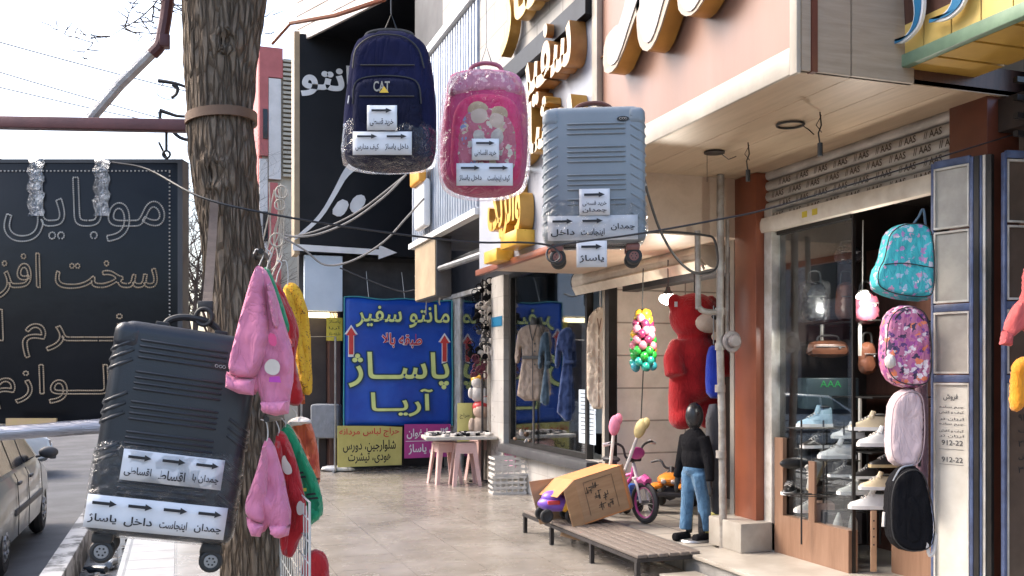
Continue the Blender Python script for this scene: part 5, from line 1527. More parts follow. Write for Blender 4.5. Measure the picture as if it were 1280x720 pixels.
# ------------------------------------------------------------------ in front of the toy recess
M['bench_wood'] = grain('bench_wood', (.20, .165, .14), (.11, .09, .078), 'xyz', 4, (9, 1, 9), .6, .2)
M['iron'] = mat('iron', (.045, .04, .04), (.025, .022, .022), 8, .5, metal=.3, bump=.1)
t = thing('low_bench', 'long low slatted wooden bench with dark iron legs along the raised tiled floor', 'bench', (3.57, 7.83, 0))
for k in range(6):
    g = G(); g.bb(-.27 + k * .092, -.27 + k * .092 + .078, -1.27, 1.27, .195, .222, .004); g.build('slat', M['bench_wood'], t)
fr = G(); fr.bb(-.28, -.25, -1.28, 1.28, .165, .193); fr.bb(.25, .28, -1.28, 1.28, .165, .193)
for y in (-1.27, -.42, .42, 1.24): fr.bb(-.25, .25, y, y + .03, .165, .193)
fr.build('frame', M['iron'], t)
for y in (-1.27, -.42, .50, 1.22):
    for x in (-.28, .245):
        g = G(); g.bb(x, x + .035, y, y + .035, 0, .164); g.build('leg', M['iron'], t)

# carton with a toy inside
M['carton'] = mat('carton', (.42, .265, .15), (.33, .20, .11), 3, .75, bump=.12, stretch=(1, 1, 6))
M['carton_edge'] = mat('carton_edge', (.56, .24, .09), (.46, .19, .07), 3, .75, bump=.1)
t = thing('cardboard_box', 'open brown cardboard box with black print tipped on its side on the low bench', 'box', (3.70, 8.28, .475), -TH + R(22), roll=R(-14), rx=R(-3))
w, h, d = .50, .42, .42
g = G()
g.bb(-w / 2, w / 2, -d / 2, -d / 2 + .006, -h / 2, h / 2); g.bb(-w / 2, w / 2, d / 2 - .006, d / 2, -h / 2, h / 2)
g.bb(-w / 2, w / 2, -d / 2 + .0065, d / 2 - .0065, h / 2 - .006, h / 2); g.bb(-w / 2, w / 2, -d / 2 + .0065, d / 2 - .0065, -h / 2, -h / 2 + .006)
g.bb(w / 2 - .006, w / 2 - .0002, -d / 2 + .007, d / 2 - .007, -h / 2 + .0065, h / 2 - .0065)
bx = g.build('carton', M['carton'], t, ang=0)
def flap(hinge0, hinge1, out, m='carton'):
    a, b, o = Vector(hinge0), Vector(hinge1), Vector(out)
    n = (b - a).cross(o).normalized() * .005
    g = G(); g.slab([a, b, b + o, a + o], n); g.build('flap', M[m], bx, ang=0)
x = -w / 2 - .001
flap((x, -d / 2, -h / 2), (x, -d / 2, h / 2), (-.15, -.06, -.05))
flap((-x, -d / 2, -h / 2), (-x, -d / 2, h / 2), (.07, .10, -.01))
flap((x, d / 2, -h / 2), (x, d / 2, h / 2), (-.26, .02, .04))
flap((x, -d / 2, h / 2), (x, d / 2, h / 2), (-.21, -.03, -.10), 'carton_edge')
flap((x, -d / 2, -h / 2), (x, d / 2, -h / 2), (-.10, -.02, -.12))
g = G(); g.bb(-w / 2, w / 2, -d / 2 - .002, d / 2, h / 2, h / 2 + .002); g.bb(-w / 2, w / 2, -d / 2 - .003, -d / 2 - .0005, -h / 2, -h / 2 + .014); g.bb(w / 2 - .02, w / 2, -d / 2 - .003, -d / 2 - .0005, -h / 2, h / 2); g.build('tape', M['carton_edge'], bx, ang=0)
g = G()
random.seed(11)
for (cx, cz) in ((-.06, .10), (-.05, .02), (.02, -.02), (.05, -.09), (-.13, .085), (-.03, -.10)):
    for k in range(7):
        a, b_ = random.uniform(-.026, .026), random.uniform(-.03, .03)
        if k % 2: g.bb(cx + a - .022, cx + a + .016, -d / 2 - .0035, -d / 2 - .0006, cz + b_, cz + b_ + .007)
        else: g.bb(cx + a, cx + a + .007, -d / 2 - .0035, -d / 2 - .0006, cz + b_ - .02, cz + b_ + .02)
g.bb(-.17, -.168, -d / 2 - .0035, -d / 2 - .0006, -.15, .16); g.bb(.13, .132, -d / 2 - .0035, -d / 2 - .0006, -.15, .16); g.bb(-.17, .13, -d / 2 - .0035, -d / 2 - .0006, .16, .163)
g.build('print', M['print_black'], bx, ang=0)
M['toy_purple'] = mat('toy_purple', (.22, .10, .55), rough=.35, bump=0)
M['toy_yellow'] = mat('toy_yellow', (.72, .38, .03), rough=.35, bump=0)
M['toy_red'] = mat('toy_red', (.60, .05, .05), rough=.35, bump=0)
M['toy_blue'] = mat('toy_blue', (.03, .12, .50), rough=.35, bump=0)
t = thing('toy_car', 'purple and yellow plastic toy car poking out of the open cardboard box', 'toy', (0, 0, 0), -TH + R(12))
t.location = bpy.data.objects['cardboard_box'].matrix_basis @ Vector((-.42, -.02, -.07))
t.location.z = .235
t.scale = (1.3, 1.3, 1.3)
g = G(); g.ell((0, 0, .13), (.14, .09, .06)); g.ell((-.03, 0, .17), (.08, .07, .05)); g.build('body', M['toy_purple'], t)
g = G(); g.ell((.08, -.02, .12), (.08, .08, .055)); g.build('bonnet', M['toy_yellow'], t)
g = G(); g.box((-.04, -.085, .145), (.09, .02, .03), .006); g.build('trim', M['toy_red'], t)
for x_ in (-.09, .09):
    for y_ in (-.08, .08):
        g = G(); g.ring((x_, y_, .05), .033, .016); g.disc((x_, y_, .05), .03, .02); g.build('wheel', M['tyre'], t)
def stick_toy(label, px, py, m, lean):
    b = onZ(px, 610, .2); t = thing('stick_toy', label, 'toy', P(px, 600, 9.1), -TH, 'foam stick toys behind the cardboard box', roll=lean)
    g = G(); g.tube([(0, 0, -.1), (0, 0, .44)], .016, 8); g.build('stick', M['c_white'], t)
    g = G(); g.ell((0, 0, .52), (.055, .05, .10)); g.ell((.03, 0, .58), (.04, .04, .06)); g.build('head', M[m], t)
M['yellow_foam'] = mat('yellow_foam', (.66, .56, .26), rough=.7, bump=.2)
M['pink_foam'] = mat('pink_foam', (.66, .22, .34), rough=.7, bump=.2)
stick_toy('pink headed foam stick toy standing behind the cardboard box', 761, 0, 'pink_foam', R(6))
stick_toy('yellow headed foam stick toy beside the pink bicycle handlebar', 777, 0, 'yellow_foam', R(20))

# bicycle
M['bike_pink'] = mat('bike_pink', (.62, .10, .34), (.52, .07, .27), 8, .3, bump=0, coat=.4)
M['bike_white'] = mat('bike_white', (.66, .62, .64), rough=.3, bump=0, coat=.3)
M['bike_black'] = mat('bike_black', (.022, .02, .024), rough=.5, bump=0)
t = thing('bicycle', 'small pink child bicycle with white grips facing the street beside the cardboard box', 'bicycle', onZ(806, 655, .18), 0)
# local: +x forward, y left
fd = Vector((CT * .5 - ST * .87, -ST * .5 - CT * .87))
t.rotation_euler = (0, 0, math.atan2(fd.y, fd.x))
rw = .19
for x_ in (0, -.62):
    g = G(); g.ring((x_, 0, rw + .012), rw - .018, .027, 'y', 32, 10); wl = g.build('wheel', M['bike_black'], t)
    g = G(); g.ring((x_, 0, rw + .012), rw - .045, .013, 'y', 32, 6); g.build('rim', M['bike_pink'], wl)
    g = G()
    for k in range(14):
        a = 2 * PI * k / 14
        g.tube([(x_, 0, rw + .012), (x_ + math.cos(a) * .15, 0, rw + .012 + math.sin(a) * .15)], .0016, 4)
    g.disc((x_, 0, rw + .012), .022, .07); g.build('spokes', M['steel'], wl)
g = G()
g.tube([(-.17, 0, .52), (-.20, 0, .42), (-.42, 0, .24)], .02); g.tube([(-.19, 0, .46), (-.47, 0, .38)], .017); g.tube([(-.40, 0, .24), (-.50, 0, .46)], .017)
for s in (-1, 1): g.tube([(-.42, s * .03, .24), (-.62, s * .05, rw + .012)], .010); g.tube([(-.49, s * .02, .42), (-.62, s * .05, rw + .012)], .009)
g.build('frame', M['bike_pink'], t)
g = G()
for s in (-1, 1): g.tube([(0, s * .048, rw + .012), (-.06, s * .045, .36), (-.12, s * .035, .42)], .013)
g.tube([(-.12, 0, .42), (-.18, 0, .56)], .018); g.box((-.12, 0, .42), (.05, .10, .03), .01); g.build('fork', M['bike_white'], t)
g = G(); g.tube([(.05, 0, .40), (.0, 0, .425), (-.1, 0, .40)], [.045, .05, .03]); g.build('mudguard', M['bike_pink'], t)
g = G(); g.tube([(-.18, 0, .56), (-.20, 0, .62)], .014); g.tube(curve_pts([(-.24, .30, .74), (-.20, .22, .76), (-.19, .12, .72), (-.19, .08, .62), (-.19, 0, .60), (-.19, -.08, .62), (-.19, -.12, .72), (-.20, -.22, .76), (-.24, -.30, .74)], 4), .012); g.box((-.17, 0, .60), (.05, .16, .05), .015); hb = g.build('handlebar', M['bike_black'], t)
for s in (-1, 1):
    g = G(); g.tube([(-.205, s * .215, .76), (-.245, s * .31, .74)], .018); g.build('grip', M['bike_white'], hb)
g = G(); g.ell((-.12, 0, .66), (.03, .09, .06)); g.build('basket_badge', M['bike_pink'], t)
g = G(); g.tube([(-.50, 0, .46), (-.52, 0, .54)], .013); g.ell((-.54, 0, .57), (.12, .075, .035)); g.build('saddle', M['bike_black'], t)
for s in (-1, 1):
    g = G(); g.ring((-.62, s * .16, .075), .05, .018, 'y', 18, 8); g.disc((-.62, s * .16, .075), .05, .02); g.tube([(-.62, s * .05, rw), (-.62, s * .14, .09)], .008); g.build('training_wheel', M['bike_black'], t)
    g = G(); g.box((-.40 + s * .08, s * .09, .17 + s * .03), (.07, .06, .018), .004); g.tube([(-.40, s * .03, .17), (-.40 + s * .08, s * .07, .17 + s * .03)], .008); g.build('pedal', M['bike_black'], t)
# ride-on quad bike
t = thing('ride_on_quad', 'orange and black child ride-on quad bike parked beside the pink bicycle', 'toy', onZ(838, 641, .18), 0)
fd = Vector((-ST * .95 - CT * .3, -CT * .95 + ST * .3))
t.rotation_euler = (0, 0, math.atan2(fd.y, fd.x))
for x_ in (.02, -.52):
    for s in (-1, 1):
        g = G(); g.ring((x_, s * .17, .125), .075, .048, 'y', 22, 10); w_ = g.build('wheel', M['tyre'], t)
        g = G(); g.disc((x_, s * .17, .125), .06, .07); g.build('rim', M['iron'], w_)
g = G(); g.ell((-.02, 0, .34), (.16, .14, .07)); g.ell((.06, .13, .28), (.12, .07, .035)); g.ell((.06, -.13, .28), (.12, .07, .035)); g.ell((-.5, 0, .33), (.16, .17, .05)); g.build('fairing', mat('toy_orange', (.75, .26, .03), rough=.3, bump=0, coat=.3), t)
g = G(); g.tube([(-.60, 0, .2), (.05, 0, .2)], .07); g.box((.12, 0, .2), (.05, .26, .05), .01); g.tube([(.0, 0, .2), (-.10, 0, .46)], .022); g.build('chassis', M['bike_black'], t)
g = G(); g.tube(curve_pts([(-.17, .22, .50), (-.12, .12, .52), (-.10, .06, .45), (-.10, -.06, .45), (-.12, -.12, .52), (-.17, -.22, .50)], 4), .013); g.build('handlebar', M['bike_black'], t)
g = G(); g.ell((-.34, 0, .37), (.17, .09, .045)); g.build('seat', M['bike_black'], t)
g = G(); g.ell((.13, .05, .33), (.02, .03, .025)); g.ell((.13, -.05, .33), (.02, .03, .025)); g.build('headlight', M['acrylic'], t)
# blue toy between carton and bicycle
t = thing('toy_truck', 'blue toy truck on the floor between the cardboard box and the pink bicycle', 'toy', onZ(783, 640, .18), R(20))
g = G(); g.box((0, 0, .17), (.26, .17, .10), .02); g.box((.04, 0, .25), (.14, .15, .08), .02); g.build('body', M['toy_blue'], t)
for x_ in (-.09, .09):
    for s in (-1, 1):
        g = G(); g.ring((x_, s * .09, .06), .04, .02); g.disc((x_, s * .09, .06), .035, .02); g.build('wheel', M['tyre'], t)

# mannequin
M['black_gloss'] = mat('black_gloss', (.022, .022, .024), rough=.28, bump=0)
M['denim'] = fabric('denim', (.10, .21, .34), (.035, .085, .16), 10)
M['jacket'] = fabric('jacket', (.010, .010, .012), (.006, .006, .0075), 8)
b = onZ(868, 676, .18)
t = thing('mannequin', 'black headed child mannequin in dark jacket and blue jeans on the tiled floor', 'mannequin', b, R(-75))
# local: faces -y
H_ = 1.19
bones = [((-.075, 0, .06), (-.075, .01, .30), (-.07, .0, .54), (-.05, 0, .62)), ((.075, .02, .06), (.075, .03, .30), (.07, .0, .54), (.05, 0, .62))]
body = blobs('body', M['black_gloss'], t,
    [((0, 0, 1.06), (.082, .095, .118)), ((0, 0, .93), (.045, .045, .08)), ((0, 0, .80), (.125, .085, .13)), ((0, 0, .66), (.105, .08, .07)), ((0, -.078, 1.04), (.016, .02, .025)),
     ((-.235, -.02, .44), (.03, .02, .05)), ((.235, -.02, .44), (.03, .02, .05))], .012, 5,
    [(bb_, [.035, .04, .055, .06]) for bb_ in bones] + [([(s * .13, 0, .86), (s * .185, .01, .68), (s * .225, -.02, .47)], [.045, .04, .028]) for s in (-1, 1)])
blobs('jacket', M['jacket'], t, [((0, 0, .83), (.150, .108, .13)), ((0, 0, .70), (.145, .108, .15)), ((0, .01, .93), (.075, .07, .035))], .013, 4,
    [([(s * .12, 0, .885), (s * .19, .01, .70), (s * .225, -.015, .52)], [.062, .055, .042]) for s in (-1, 1)])
blobs('jeans', M['denim'], t, [((0, 0, .61), (.125, .10, .075))], .012, 3,
    [([(s * .066, .0, .58), (s * .08, .015 + .03 * s, .34), (s * .085, .015 + .05 * s, .09)], [.082, .064, .062]) for s in (-1, 1)])
for s in (-1, 1):
    g = G(); g.rbox(.085, .07, .19, .034, .02, (s * .085, -.04 + .05 * s, .036)); g.build('shoe', M['jacket'], t)
g = G(); g.tube([(0, .0, .005), (0, 0, .02)], [.16, .15], 28); g.tube([(0, .06, .01), (0, .06, .4)], .008); g.build('stand', M['steel'], t)

t.scale = (.86, .9, 1)
# teddy
M['plush'] = fabric('plush', (.40, .013, .017), (.26, .008, .011), 8, 75, 1.0)
M['plush_cream'] = fabric('plush_cream', (.58, .48, .40), (.48, .38, .30), 10, 260, .5)
c = P(868, 452, 8.55)
t = thing('teddy_bear', 'giant red plush teddy bear hanging in the toy recess behind the grey pipes', 'teddy bear', c, -TH + R(26))
blobs('body', M['plush'], t,
    [((0, 0, .40), (.235, .22, .215)), ((-.20, .02, .52), (.075, .05, .085)), ((.20, .02, .52), (.075, .05, .085)), ((0, 0, .0), (.25, .21, .27)), ((0, 0, -.18), (.235, .20, .19)),
     ((-.15, -.02, -.50), (.115, .14, .105)), ((.15, -.02, -.50), (.115, .14, .105))], .022, 8,
    [([(s * .17, 0, .16), (s * .27, -.05, .02), (s * .27, -.09, -.13)], [.085, .09, .095]) for s in (-1, 1)] + [([(s * .12, 0, -.15), (s * .15, 0, -.33), (s * .15, 0, -.52)], [.13, .115, .105]) for s in (-1, 1)])
g = G(); g.ell((0, -.215, .335), (.135, .095, .09)); mz = g.build('muzzle', M['plush_cream'], t)
g = G(); g.ell((0, -.285, .375), (.04, .025, .028)); g.build('nose', M['zip'], mz)
for s in (-1, 1):
    g = G(); g.ell((s * .085, -.19, .455), (.02, .015, .022)); g.build('eye', M['zip'], t)
g = G(); g.box((-.235, -.05, .50), (.03, .004, .045)); g.build('tag', M['paper'], t)
g = G(); g.tube([(0, 0, .55), (0, 0, 1.2)], .006); g.build('cord', M['zip'], t)

# balloon column
t = thing('balloon_column', 'hanging column of small balloons from yellow and pink down to green and turquoise', 'balloons', P(804, 400, 9.3))
cols = {n: mat('balloon_' + n, c, rough=.18, bump=0, spec=.6, coat=.3) for n, c in dict(yellow=(.75, .50, .03), plum=(.24, .03, .10), rose=(.72, .25, .33), green=(.03, .45, .06), mint=(.03, .46, .36), aqua=(.04, .42, .52)).items()}
random.seed(9)
rows = ['yellow', 'yellow', 'plum', 'rose', 'rose', 'green', 'rose', 'green', 'green', 'mint', 'aqua']
for i, n in enumerate(rows):
    z = .06 - i * .051
    r = .045 + .05 * math.sin(min(1, i / 8) * PI * .6)
    k = 4 if i < 3 else 5
    for j in range(k):
        a = 2 * PI * j / k + i * .7
        g = G(); g.ell((r * math.cos(a), r * math.sin(a), z + random.uniform(-.01, .01)), (.042, .042, .047), 12, 8)
        nm = n if random.random() < .75 else random.choice(rows)
        g.build('balloon', cols[nm], t)
g = G(); g.tube([(0, 0, .5), (-.01, 0, .1), (0, 0, -.5)], .006); g.tube([(0, 0, -.5), (-.03, 0, -1.1)], .006); g.build('cord', M['zip'], t)

# pipes on the pillar
t = thing('downpipe', 'tall grey jointed gas pipe standing in front of the red-brown pillar', 'pipe', onZ(904, 684, .2))
b = t.location.copy()
g = G(); g.tube([(0, 0, -.02), (-.01, 0, 1.0), (-.03, 0, 1.62), (-.025, 0, 3.0)], .030, 12)
for z in (.75, 1.28, 1.62, 1.9): g.tube([(-.02 - .008 * (z > 1.2), 0, z - .03), (-.02 - .008 * (z > 1.2), 0, z + .03)], .042, 12)
g.build('pipe', M['galv'], t)
g = G(); g.tube([(.07, .05, 1.7), (.07, .05, 2.65)], .016, 8); g.tube(curve_pts([(-.2, .06, 2.55), (-.2, .05, 1.98), (-.195, .04, 1.93), (-.15, .03, 1.90), (-.03, 0, 1.89)], 5), .024, 10); g.build('branch_pipe', M['galv'], t)
g = G(); g.disc((.05, -.05, 1.66), .085, .03, 'y', 22, .008); g.disc((.05, -.09, 1.66), .05, .06, 'y', 18, .01); g.ring((.05, -.055, 1.64), .06, .012); g.build('valve', M['acrylic'], t)

# lamp bulb
t = thing('hanging_bulb', 'glowing white bulb lamp hanging under the roller shutter beside the teddy bear', 'lamp', P(835, 372, 8.9))
g = G(); g.tube([(0, 0, .10), (0, 0, .06)], [.018, .028]); g.tube([(0, 0, .06), (0, 0, .02)], [.03, .07]); g.tube([(0, 0, .1), (0, 0, .35)], .005); g.build('socket', M['charcoal'], t)
g = G(); g.ell((0, 0, -.01), (.085, .085, .055), 18, 10); g.build('bulb', mat('bulb_glow', (1, .93, .82), rough=.3, bump=0, emit=2.2), t)
lp = bpy.data.objects.new('bulb_light', bpy.data.lights.new('bulb_light', 'POINT')); COL.objects.link(lp); lp.location = (0, 0, -.12); lp.parent = t
lp.data.energy = 12; lp.data.color = (1, .9, .76); lp.data.shadow_soft_size = .06

# blue garment and sacks behind mannequin
t = thing('hanging_coat', 'bright blue coat hanging beside the pipe between teddy bear and pillar', 'coat', P(892, 470, 8.2), -TH)
s_ = 8.2 / FPX; L = local(892, 470, s_)
g = G(); g.puffy(chaikin([L(q) for q in [(884, 436), (892, 430), (902, 438), (906, 470), (905, 498), (883, 498), (881, 470)]], 1), .06, .05, 0, .02, .05, .012, 8, 3); g.build('cloth', fabric('coat_blue', (.02, .05, .42), (.012, .03, .28)), t, ang=70)
g = G(); g.tube([(0, 0, .27), (0, 0, .6)], .005); g.build('hanger', M['steel'], t)
t = thing('trousers', 'grey trousers hanging under the blue coat behind the mannequin', 'trousers', P(892, 500, 8.3), -TH)
s_ = 8.3 / FPX; L = local(892, 500, s_)
g = G(); g.puffy(chaikin([L(q) for q in [(882, 506), (900, 504), (905, 560), (906, 640), (886, 652), (882, 570)]], 1), .05, .05, 0, .025, .05, .012, 8, 5); g.build('cloth', fabric('grey_cloth', (.13, .13, .14), (.07, .07, .08)), t, ang=70)
t = thing('shopping_bag', 'yellow and white carrier bag on the floor behind the mannequin', 'bag', onZ(888, 672, .18), -TH)
g = G(); g.puffy(chaikin([(-.10, 0), (.12, 0), (.13, .18), (.05, .25), (-.08, .2)], 1), .06, .06, 0, .02, .05, .01, 12, 2); g.build('bag', mat('bag_yellow', (.72, .66, .22), rough=.4, bump=.3, bscale=20), t)

# wires and lamp fittings in the soffit
def fitting(name, label, px, py, kind):
    t = thing(name, label, 'lamp fitting', onZ(px, py, 3.2), 0)
    g = G()
    if kind == 'ring': g.ring((0, 0, -.006), .085, .008, 'z', 26, 6); g.tube([(.08, -.02, -.01), (.05, -.12, -.06), (.06, -.16, -.10)], .004, 5)
    if kind == 'hole': g.disc((0, 0, -.004), .075, .012, 'z', 22); g.tube([(-.06, 0, 0), (-.06, 0, -.22)], .002, 4); g.tube([(.06, 0, -.01), (.13, .02, -.04), (.2, .03, -.01)], .004, 5)
    if kind == 'plug': g.tube([(0, 0, .0), (.01, 0, -.08), (-.012, 0, -.13), (0, 0, -.2)], .005, 5); g.tube([(0, 0, -.19), (0, 0, -.27)], .016, 8); g.tube([(.01, 0, -.02), (-.02, .01, -.08), (.02, .01, -.12)], .003, 5)
    g.build('wiring', M['dark_frame'], t)
fitting('ceiling_ring', 'empty dark lamp ring in the wood soffit', 988, 155, 'ring')
fitting('hanging_socket', 'dangling bulb socket in the wood soffit, nearest the roller shutter', 1025, 140, 'plug')
fitting('ceiling_plate', 'flat dark lamp plate in the wood soffit with a thin wire', 893, 190, 'hole')
fitting('hanging_socket', 'dangling bulb socket in the wood soffit beside the flat plate', 935, 178, 'plug')

# ------------------------------------------------------------------ dress window, table, stools, crates
M['dummy'] = mat('dummy', (.10, .095, .09), rough=.5, bump=0)
def dress_form(name, label, px, py, d, m, wd, long_, arms=True):
    t = thing(name, label, 'dress', P(px, py, d), -TH + R(-12))
    s = wd
    g = G(); g.puffy(chaikin([(-.06 * s, .01), (.06 * s, .01), (.20 * s, -.05), (.235 * s, -.22), (.26 * s, -.50), (.185 * s, -.51), (.165 * s, -.26), (.15 * s, -.42), (.19 * s, -.7), (.235 * s, -long_), (-.235 * s, -long_), (-.19 * s, -.7), (-.15 * s, -.42), (-.165 * s, -.26), (-.185 * s, -.51), (-.26 * s, -.50), (-.235 * s, -.22), (-.20 * s, -.05)], 1), .055, .035, 0, .022, .06, .035, 16, px); cl = g.build('cloth', M[m], t, ang=70)
    g = G(); g.tube([(-.05 * s, -.06, 0), (0, -.085, -.22), (.005, -.085, -long_ + .02)], .006, 5); g.tube([(.06 * s, -.06, 0), (0, -.088, -.22)], .006, 5)
    for q in (-.25, -.35, -.52): g.disc((.03, -.08, q), .012, .01)
    g.build('lapel_line', M['dummy'], cl)
    g = G(); g.box((0, -.075, -.43), (.27 * s, .03, .045), .006); g.build('belt', M['dummy'] if m == 'c_beige' else M[m], cl)
    g = G(); g.ell((0, 0, .02), (.05, .05, .08)); g.tube([(0, 0, -long_ + .05), (0, 0, .65 - P(px, py, d).z)], .015); g.build('stand', M['dummy'], t)
M['c_beige'] = fabric('c_beige', (.46, .36, .29), (.36, .28, .22), 8)
M['c_blue'] = fabric('c_blue', (.05, .085, .21), (.03, .05, .14), 8)
M['c_teal'] = fabric('c_teal', (.10, .15, .20), (.06, .10, .14), 8)
M['c_cream'] = fabric('c_cream', (.62, .53, .43), (.52, .43, .34), 8)
dress_form('coat_dress', 'beige belted coat dress on a dummy in the shop window', 667, 406, 12.6, 'c_beige', 1.0, 1.0)
dress_form('coat_dress', 'blue coat dress on a dummy at the right of the shop window', 719, 408, 11.6, 'c_blue', 1.0, 1.15)
dress_form('coat_dress', 'dark teal coat dress between the beige and the blue ones', 694, 412, 12.3, 'c_teal', .9, 1.0)
t = thing('cream_coat', 'long cream coat hanging against the dark door post right of the dress window', 'coat', P(750, 385, 10.7), -TH + R(-20))
g = G(); g.puffy(chaikin([(-.05, .0), (.06, .02), (.14, -.08), (.16, -.5), (.155, -.95), (.14, -1.12), (-.15, -1.13), (-.155, -.6), (-.15, -.12)], 1), .04, .03, 0, .022, .04, .03, 18, 3); cl = g.build('cloth', M['c_cream'], t, ang=70)
g = G(); g.tube([(-.03, -.04, 0), (.0, -.05, -.25), (.0, -.05, -1.1)], .005, 5); g.tube([(.05, -.04, 0), (0, -.052, -.25)], .005, 5); g.build('lapel_line', M['brown_belt'], cl)
g = G(); g.tube([(0, 0, 0), (0, 0, .35)], .006); g.build('hanger', M['steel'], t)
t = thing('price_notices', 'two pale blue paper sheets taped inside the dress window', 'notice', onX(735, 520, 4.452), W90)
for z0, z1 in ((.03, .30), (-.32, .02)):
    g = G(); g.bb(-.26, .22, -.003, 0, z0, z1); sh_ = g.build('sheet', M['sky_panel'], t)
    g = G()
    for k in range(5): g.bb(-.20, .17, -.005, -.0031, z1 - .05 - k * .045, z1 - .042 - k * .045)
    g.build('writing', M['charcoal'], sh_)
def posy(name, label, cat, c, n, r, mats, seed):
    random.seed(seed)
    t = thing(name, label, cat, c)
    gs = [G() for _ in mats]
    for k in range(n):
        v = Vector((random.gauss(0, r), random.gauss(0, r * .6), abs(random.gauss(0, r * .8))))
        q = gs[k % len(mats)]
        a = random.uniform(0, PI)
        q.ell(v + Vector((0, 0, .03)), (random.uniform(.025, .05), random.uniform(.02, .035), random.uniform(.015, .04)), 7, 5, Matrix.Rotation(a, 3, 'Y') @ Matrix.Rotation(a * 2, 3, 'X'))
    for q, m in zip(gs, mats): q.build('petals', M[m], t)
    return t
def win(px, X=4.75): 
    v = onX(px, 560, X); v.z = .64; return v
posy('flower_arrangement', 'white and brown dried flower arrangement at the left of the dress window floor', 'flowers', win(683), 110, .15, ('c_white', 'brown_belt', 'c_cream'), 1)
def boots(label, px, m, h):
    t = thing('boots', label, 'boots', win(px), R(60), 'boots on the dress window floor')
    for s in (-1, 1):
        g = G(); g.tube([(s * .06, 0, .02), (s * .06, 0, h)], [.04, .05], 10); g.ell((s * .06, -.07, .035), (.04, .10, .04)); g.build('boot', M[m], t)
boots('pale ankle boots on the window floor beside the dried flowers', 712, 'c_white', .22)
boots('cream ankle boots on the window floor under the blue dress', 724, 'c_cream', .20)
boots('black boots on the window floor by the cream coat', 748, 'jacket', .24)

M['stool_pink'] = mat('stool_pink', (.70, .48, .45), (.60, .40, .37), 4, .35, bump=.03)
def stool(label, px, py, rz, first=None):
    c = onZ(px, py, 0)
    if first: return dup(first, c, rz, label)
    t = thing('stool', label, 'stool', c, rz, 'pink plastic stools under the goods tray')
    g = G(); g.rbox(.30, .30, .03, .06, .01); g.move(Matrix.Translation((0, 0, .60)) @ Matrix.Rotation(PI / 2, 4, 'X')); g.build('seat', M['stool_pink'], t)
    for sx in (-1, 1):
        for sy in (-1, 1):
            g = G(); g.slab([(sx * .16, sy * .19, 0), (sx * .21, sy * .19, 0), (sx * .145, sy * .13, .59), (sx * .07, sy * .13, .59)], (0, -sy * .012, 0)); g.slab([(sx * .21, sy * .12, 0), (sx * .21, sy * .177, 0), (sx * .145, sy * .117, .59), (sx * .145, sy * .06, .59)], (-sx * .012, 0, 0)); g.build('leg', M['stool_pink'], t)
    g = G(); g.bb(-.15, .15, -.14, -.128, .46, .585); g.bb(-.15, .15, .128, .14, .46, .585); g.bb(-.14, -.128, -.127, .127, .46, .585); g.bb(.128, .14, -.127, .127, .46, .585); g.build('apron', M['stool_pink'], t)
    return t
s1 = stool('pink plastic stool under the left end of the goods tray', 556, 604, R(8))
stool('pink plastic stool under the middle of the goods tray, nearest to us', 581, 606, R(-5), s1)
stool('pink plastic stool under the right end of the goods tray, furthest back', 603, 600, R(15), s1)
c = onZ(572, 606, 0); c.z = .63
t = thing('goods_tray', 'grey tray board heaped with dark and white small goods on the pink stools', 'tray', c, -TH + R(12))
g = G(); g.box((.03, .1, .05), (1.02, .62, .05), .008); g.build('board', M['alu'], t)
random.seed(21)
for m in ('jacket', 'c_white', 'charcoal', 'c_white'):
    g = G()
    for k in range(16): g.box((random.uniform(-.44, .48), random.uniform(-.16, .36), .09 + random.uniform(0, .02)), (random.uniform(.04, .14), random.uniform(.03, .1), random.uniform(.015, .05)), .006, random.uniform(0, 3))
    g.build('small_goods', M[m], t)
M['crate_white'] = mat('crate_white', (.62, .60, .57), (.50, .48, .45), 6, .4, bump=.05)
def crate(label, c, rz):
    t = thing('plastic_crate', label, 'crate', c, rz, 'white plastic crates under the window sill')
    g = G(); w, d, h = .46, .34, .24
    for z in (0, .07, .14, .21):
        g.bb(-w / 2, w / 2, -d / 2, -d / 2 + .01, z, z + .03); g.bb(-w / 2, w / 2, d / 2 - .01, d / 2, z, z + .03)
        g.bb(-w / 2, -w / 2 + .01, -d / 2 + .011, d / 2 - .011, z, z + .03); g.bb(w / 2 - .01, w / 2, -d / 2 + .011, d / 2 - .011, z, z + .03)
    for k in range(6):
        x = -w / 2 + .02 + k * (w - .06) / 5
        g.bb(x, x + .02, -d / 2 + .002, -d / 2 + .008, 0, h); g.bb(x, x + .02, d / 2 - .008, d / 2 - .002, 0, h)
    g.bb(-w / 2 + .011, w / 2 - .011, -d / 2 + .011, d / 2 - .011, .004, .016)
    g.build('shell', M['crate_white'], t)
    return t
c0 = onZ(634, 616, 0)
crate('white plastic crate on the pavement under the dress window sill, lower of two', c0, R(-8))
crate('white plastic crate stacked on the other one under the window sill', c0 + Vector((.02, .02, .243)), R(-4))
t = thing('pink_sticker_sign', 'small pink notice on the wall tiles under the dress window', 'notice', onX(637, 571, 4.35), W90)
g = G(); g.bb(-.22, .22, 0, .012, -.13, .13); q_ = g.build('sheet', mat('sticker_pink', (.68, .22, .42), rough=.5, bump=0), t)
g = G(); g.text('پاساژ', 0, .05, .3, .08, -.005); g.text('آریا', 0, -.06, .2, .07, -.005); g.build('lettering', M['white_letter'], q_, ang=0)
t = thing('broom_stick', 'thin pale broom stick leaning on the window pilaster', 'stick', onZ(622, 592, 0) + Vector((.25, 0, 0)))
g = G(); g.tube([(0, 0, 0), (.2, .3, 1.45)], .012); g.build('stick', M['wire_white'], t)

